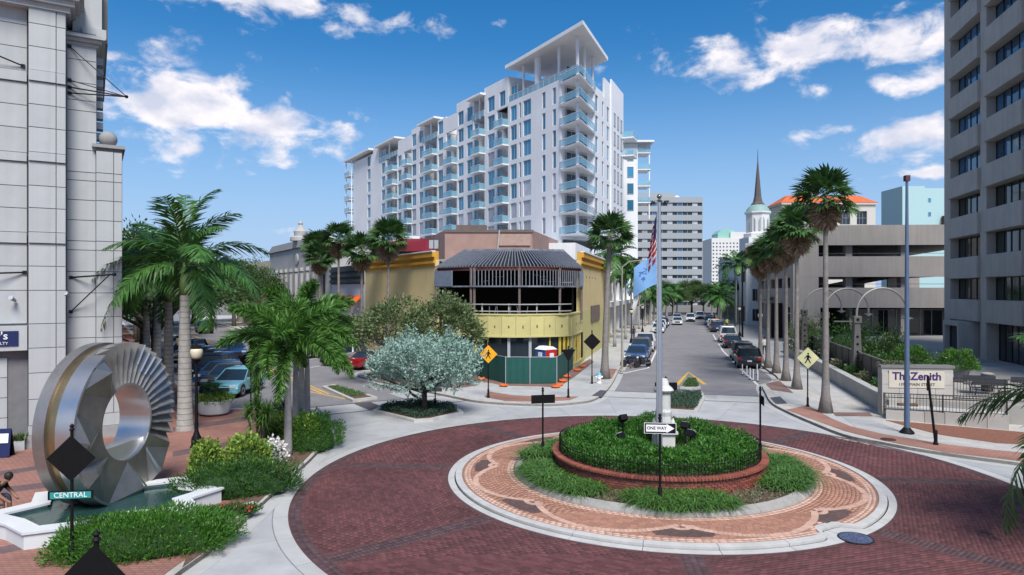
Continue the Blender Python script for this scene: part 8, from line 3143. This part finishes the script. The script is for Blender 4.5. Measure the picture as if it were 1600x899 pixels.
def walker(lab, loc, rz, top, low, skin, stride=.22):
    J = [(0, 0, .95), (0, 0, 1.2), (0, 0, 1.42), (.01, 0, 1.53), (.02, 0, 1.62), (.02, 0, 1.72),
         (0, .1, .88), (stride, .1, .5), (stride * .9, .1, .09), (stride * .9 + .16, .1, .04),
         (0, -.1, .88), (-stride * .3, -.1, .5), (-stride * 1.5, -.1, .12), (-stride * 1.5 + .15, -.1, .04),
         (0, .19, 1.4), (-.1, .24, 1.13), (.02, .24, .9), (.06, .24, .82), (0, -.19, 1.4), (.08, -.24, 1.13), (.24, -.23, .94), (.3, -.22, .88)]
    E = [(0, 1), (1, 2), (2, 3), (3, 4), (4, 5), (0, 6), (6, 7), (7, 8), (8, 9), (0, 10), (10, 11), (11, 12), (12, 13), (2, 14), (14, 15), (15, 16), (16, 17), (2, 18), (18, 19), (19, 20), (20, 21)]
    R = [(.13, .16), (.12, .155), (.11, .15), (.055, .055), (.085, .08), (.07, .065), (.09, .09), (.065, .065), (.045, .045), (.04, .045), (.09, .09), (.065, .065), (.045, .045), (.04, .045), (.06, .06), (.045, .045), (.035, .035), (.035, .02), (.06, .06), (.045, .045), (.035, .035), (.035, .02)]

    def mi(c):
        if c.z > 1.5: return 2
        if c.z < .09: return 3
        if abs(c.y) > .17 and c.z < 1.2: return 2
        if c.z > .93: return 0
        return 1
    return person(lab, loc, rz, J, E, R, ([top, low, skin, M_shoe], mi, M_hair), (-.02, 0, 1.7))


p = UM * 70 + NM * 7.6
walker('person in a white shirt walking beside the parked black SUV', (p.x, p.y, KERB), RAD(75), M_wtee, M_jean, M_skin2)
p = UM * 87 - NM * 6.3
walker('person in dark clothes walking along the banner arcade', (p.x, p.y, KERB), RAD(70), M_tee, M_jean, M_skin)
p = UM * 118 + NM * 6.9
walker('person in a yellow vest far up the garage side walk', (p.x, p.y, KERB), RAD(-100), mat('hi_vis', (.5, .55, .03), .7, var=.05), M_jean, M_skin)

# figure crouched on the far left rim of the basin, leaning towards the water
def sitter():
    J = [(0, 0, .16), (.12, 0, .36), (.26, 0, .52), (.37, 0, .6), (.46, 0, .66), (.54, 0, .7),
         (.06, .12, .14), (.42, .16, .2), (.44, .16, -.26), (.58, .17, -.36),
         (.06, -.12, .14), (.42, -.16, .2), (.44, -.16, -.26), (.58, -.17, -.36),
         (.28, .19, .5), (.42, .25, .28), (.58, .2, .12), (.66, .18, .07), (.28, -.19, .5), (.42, -.25, .28), (.58, -.2, .12), (.66, -.18, .07)]
    E = [(0, 1), (1, 2), (2, 3), (3, 4), (4, 5), (0, 6), (6, 7), (7, 8), (8, 9), (0, 10), (10, 11), (11, 12), (12, 13), (2, 14), (14, 15), (15, 16), (16, 17), (2, 18), (18, 19), (19, 20), (20, 21)]
    R = [(.16, .16), (.14, .16), (.12, .16), (.06, .06), (.09, .085), (.07, .07), (.1, .1), (.075, .075), (.05, .05), (.045, .04), (.1, .1), (.075, .075), (.05, .05), (.045, .04), (.065, .065), (.05, .05), (.04, .04), (.04, .025), (.065, .065), (.05, .05), (.04, .04), (.04, .025)]

    def mi(c):
        if c.x > .36 and c.z > .5: return 2
        if c.z < -.3: return 3
        if abs(c.y) > .16 and c.z < .4 and c.z > .05 and c.x > .36: return 2
        if c.z > .3: return 0
        return 1 if c.z > -.0 or c.x < .3 else 2
    g = A(8, 790, 18.4)
    return person('person in a black tee bending forward on the basin rim', (g.x - .45, 18.4, .56), RAD(8), J, E, R, ([M_tee, M_jean, M_skin, MATS['sign_white']], mi, M_hair), (.5, 0, .74))


sitter()
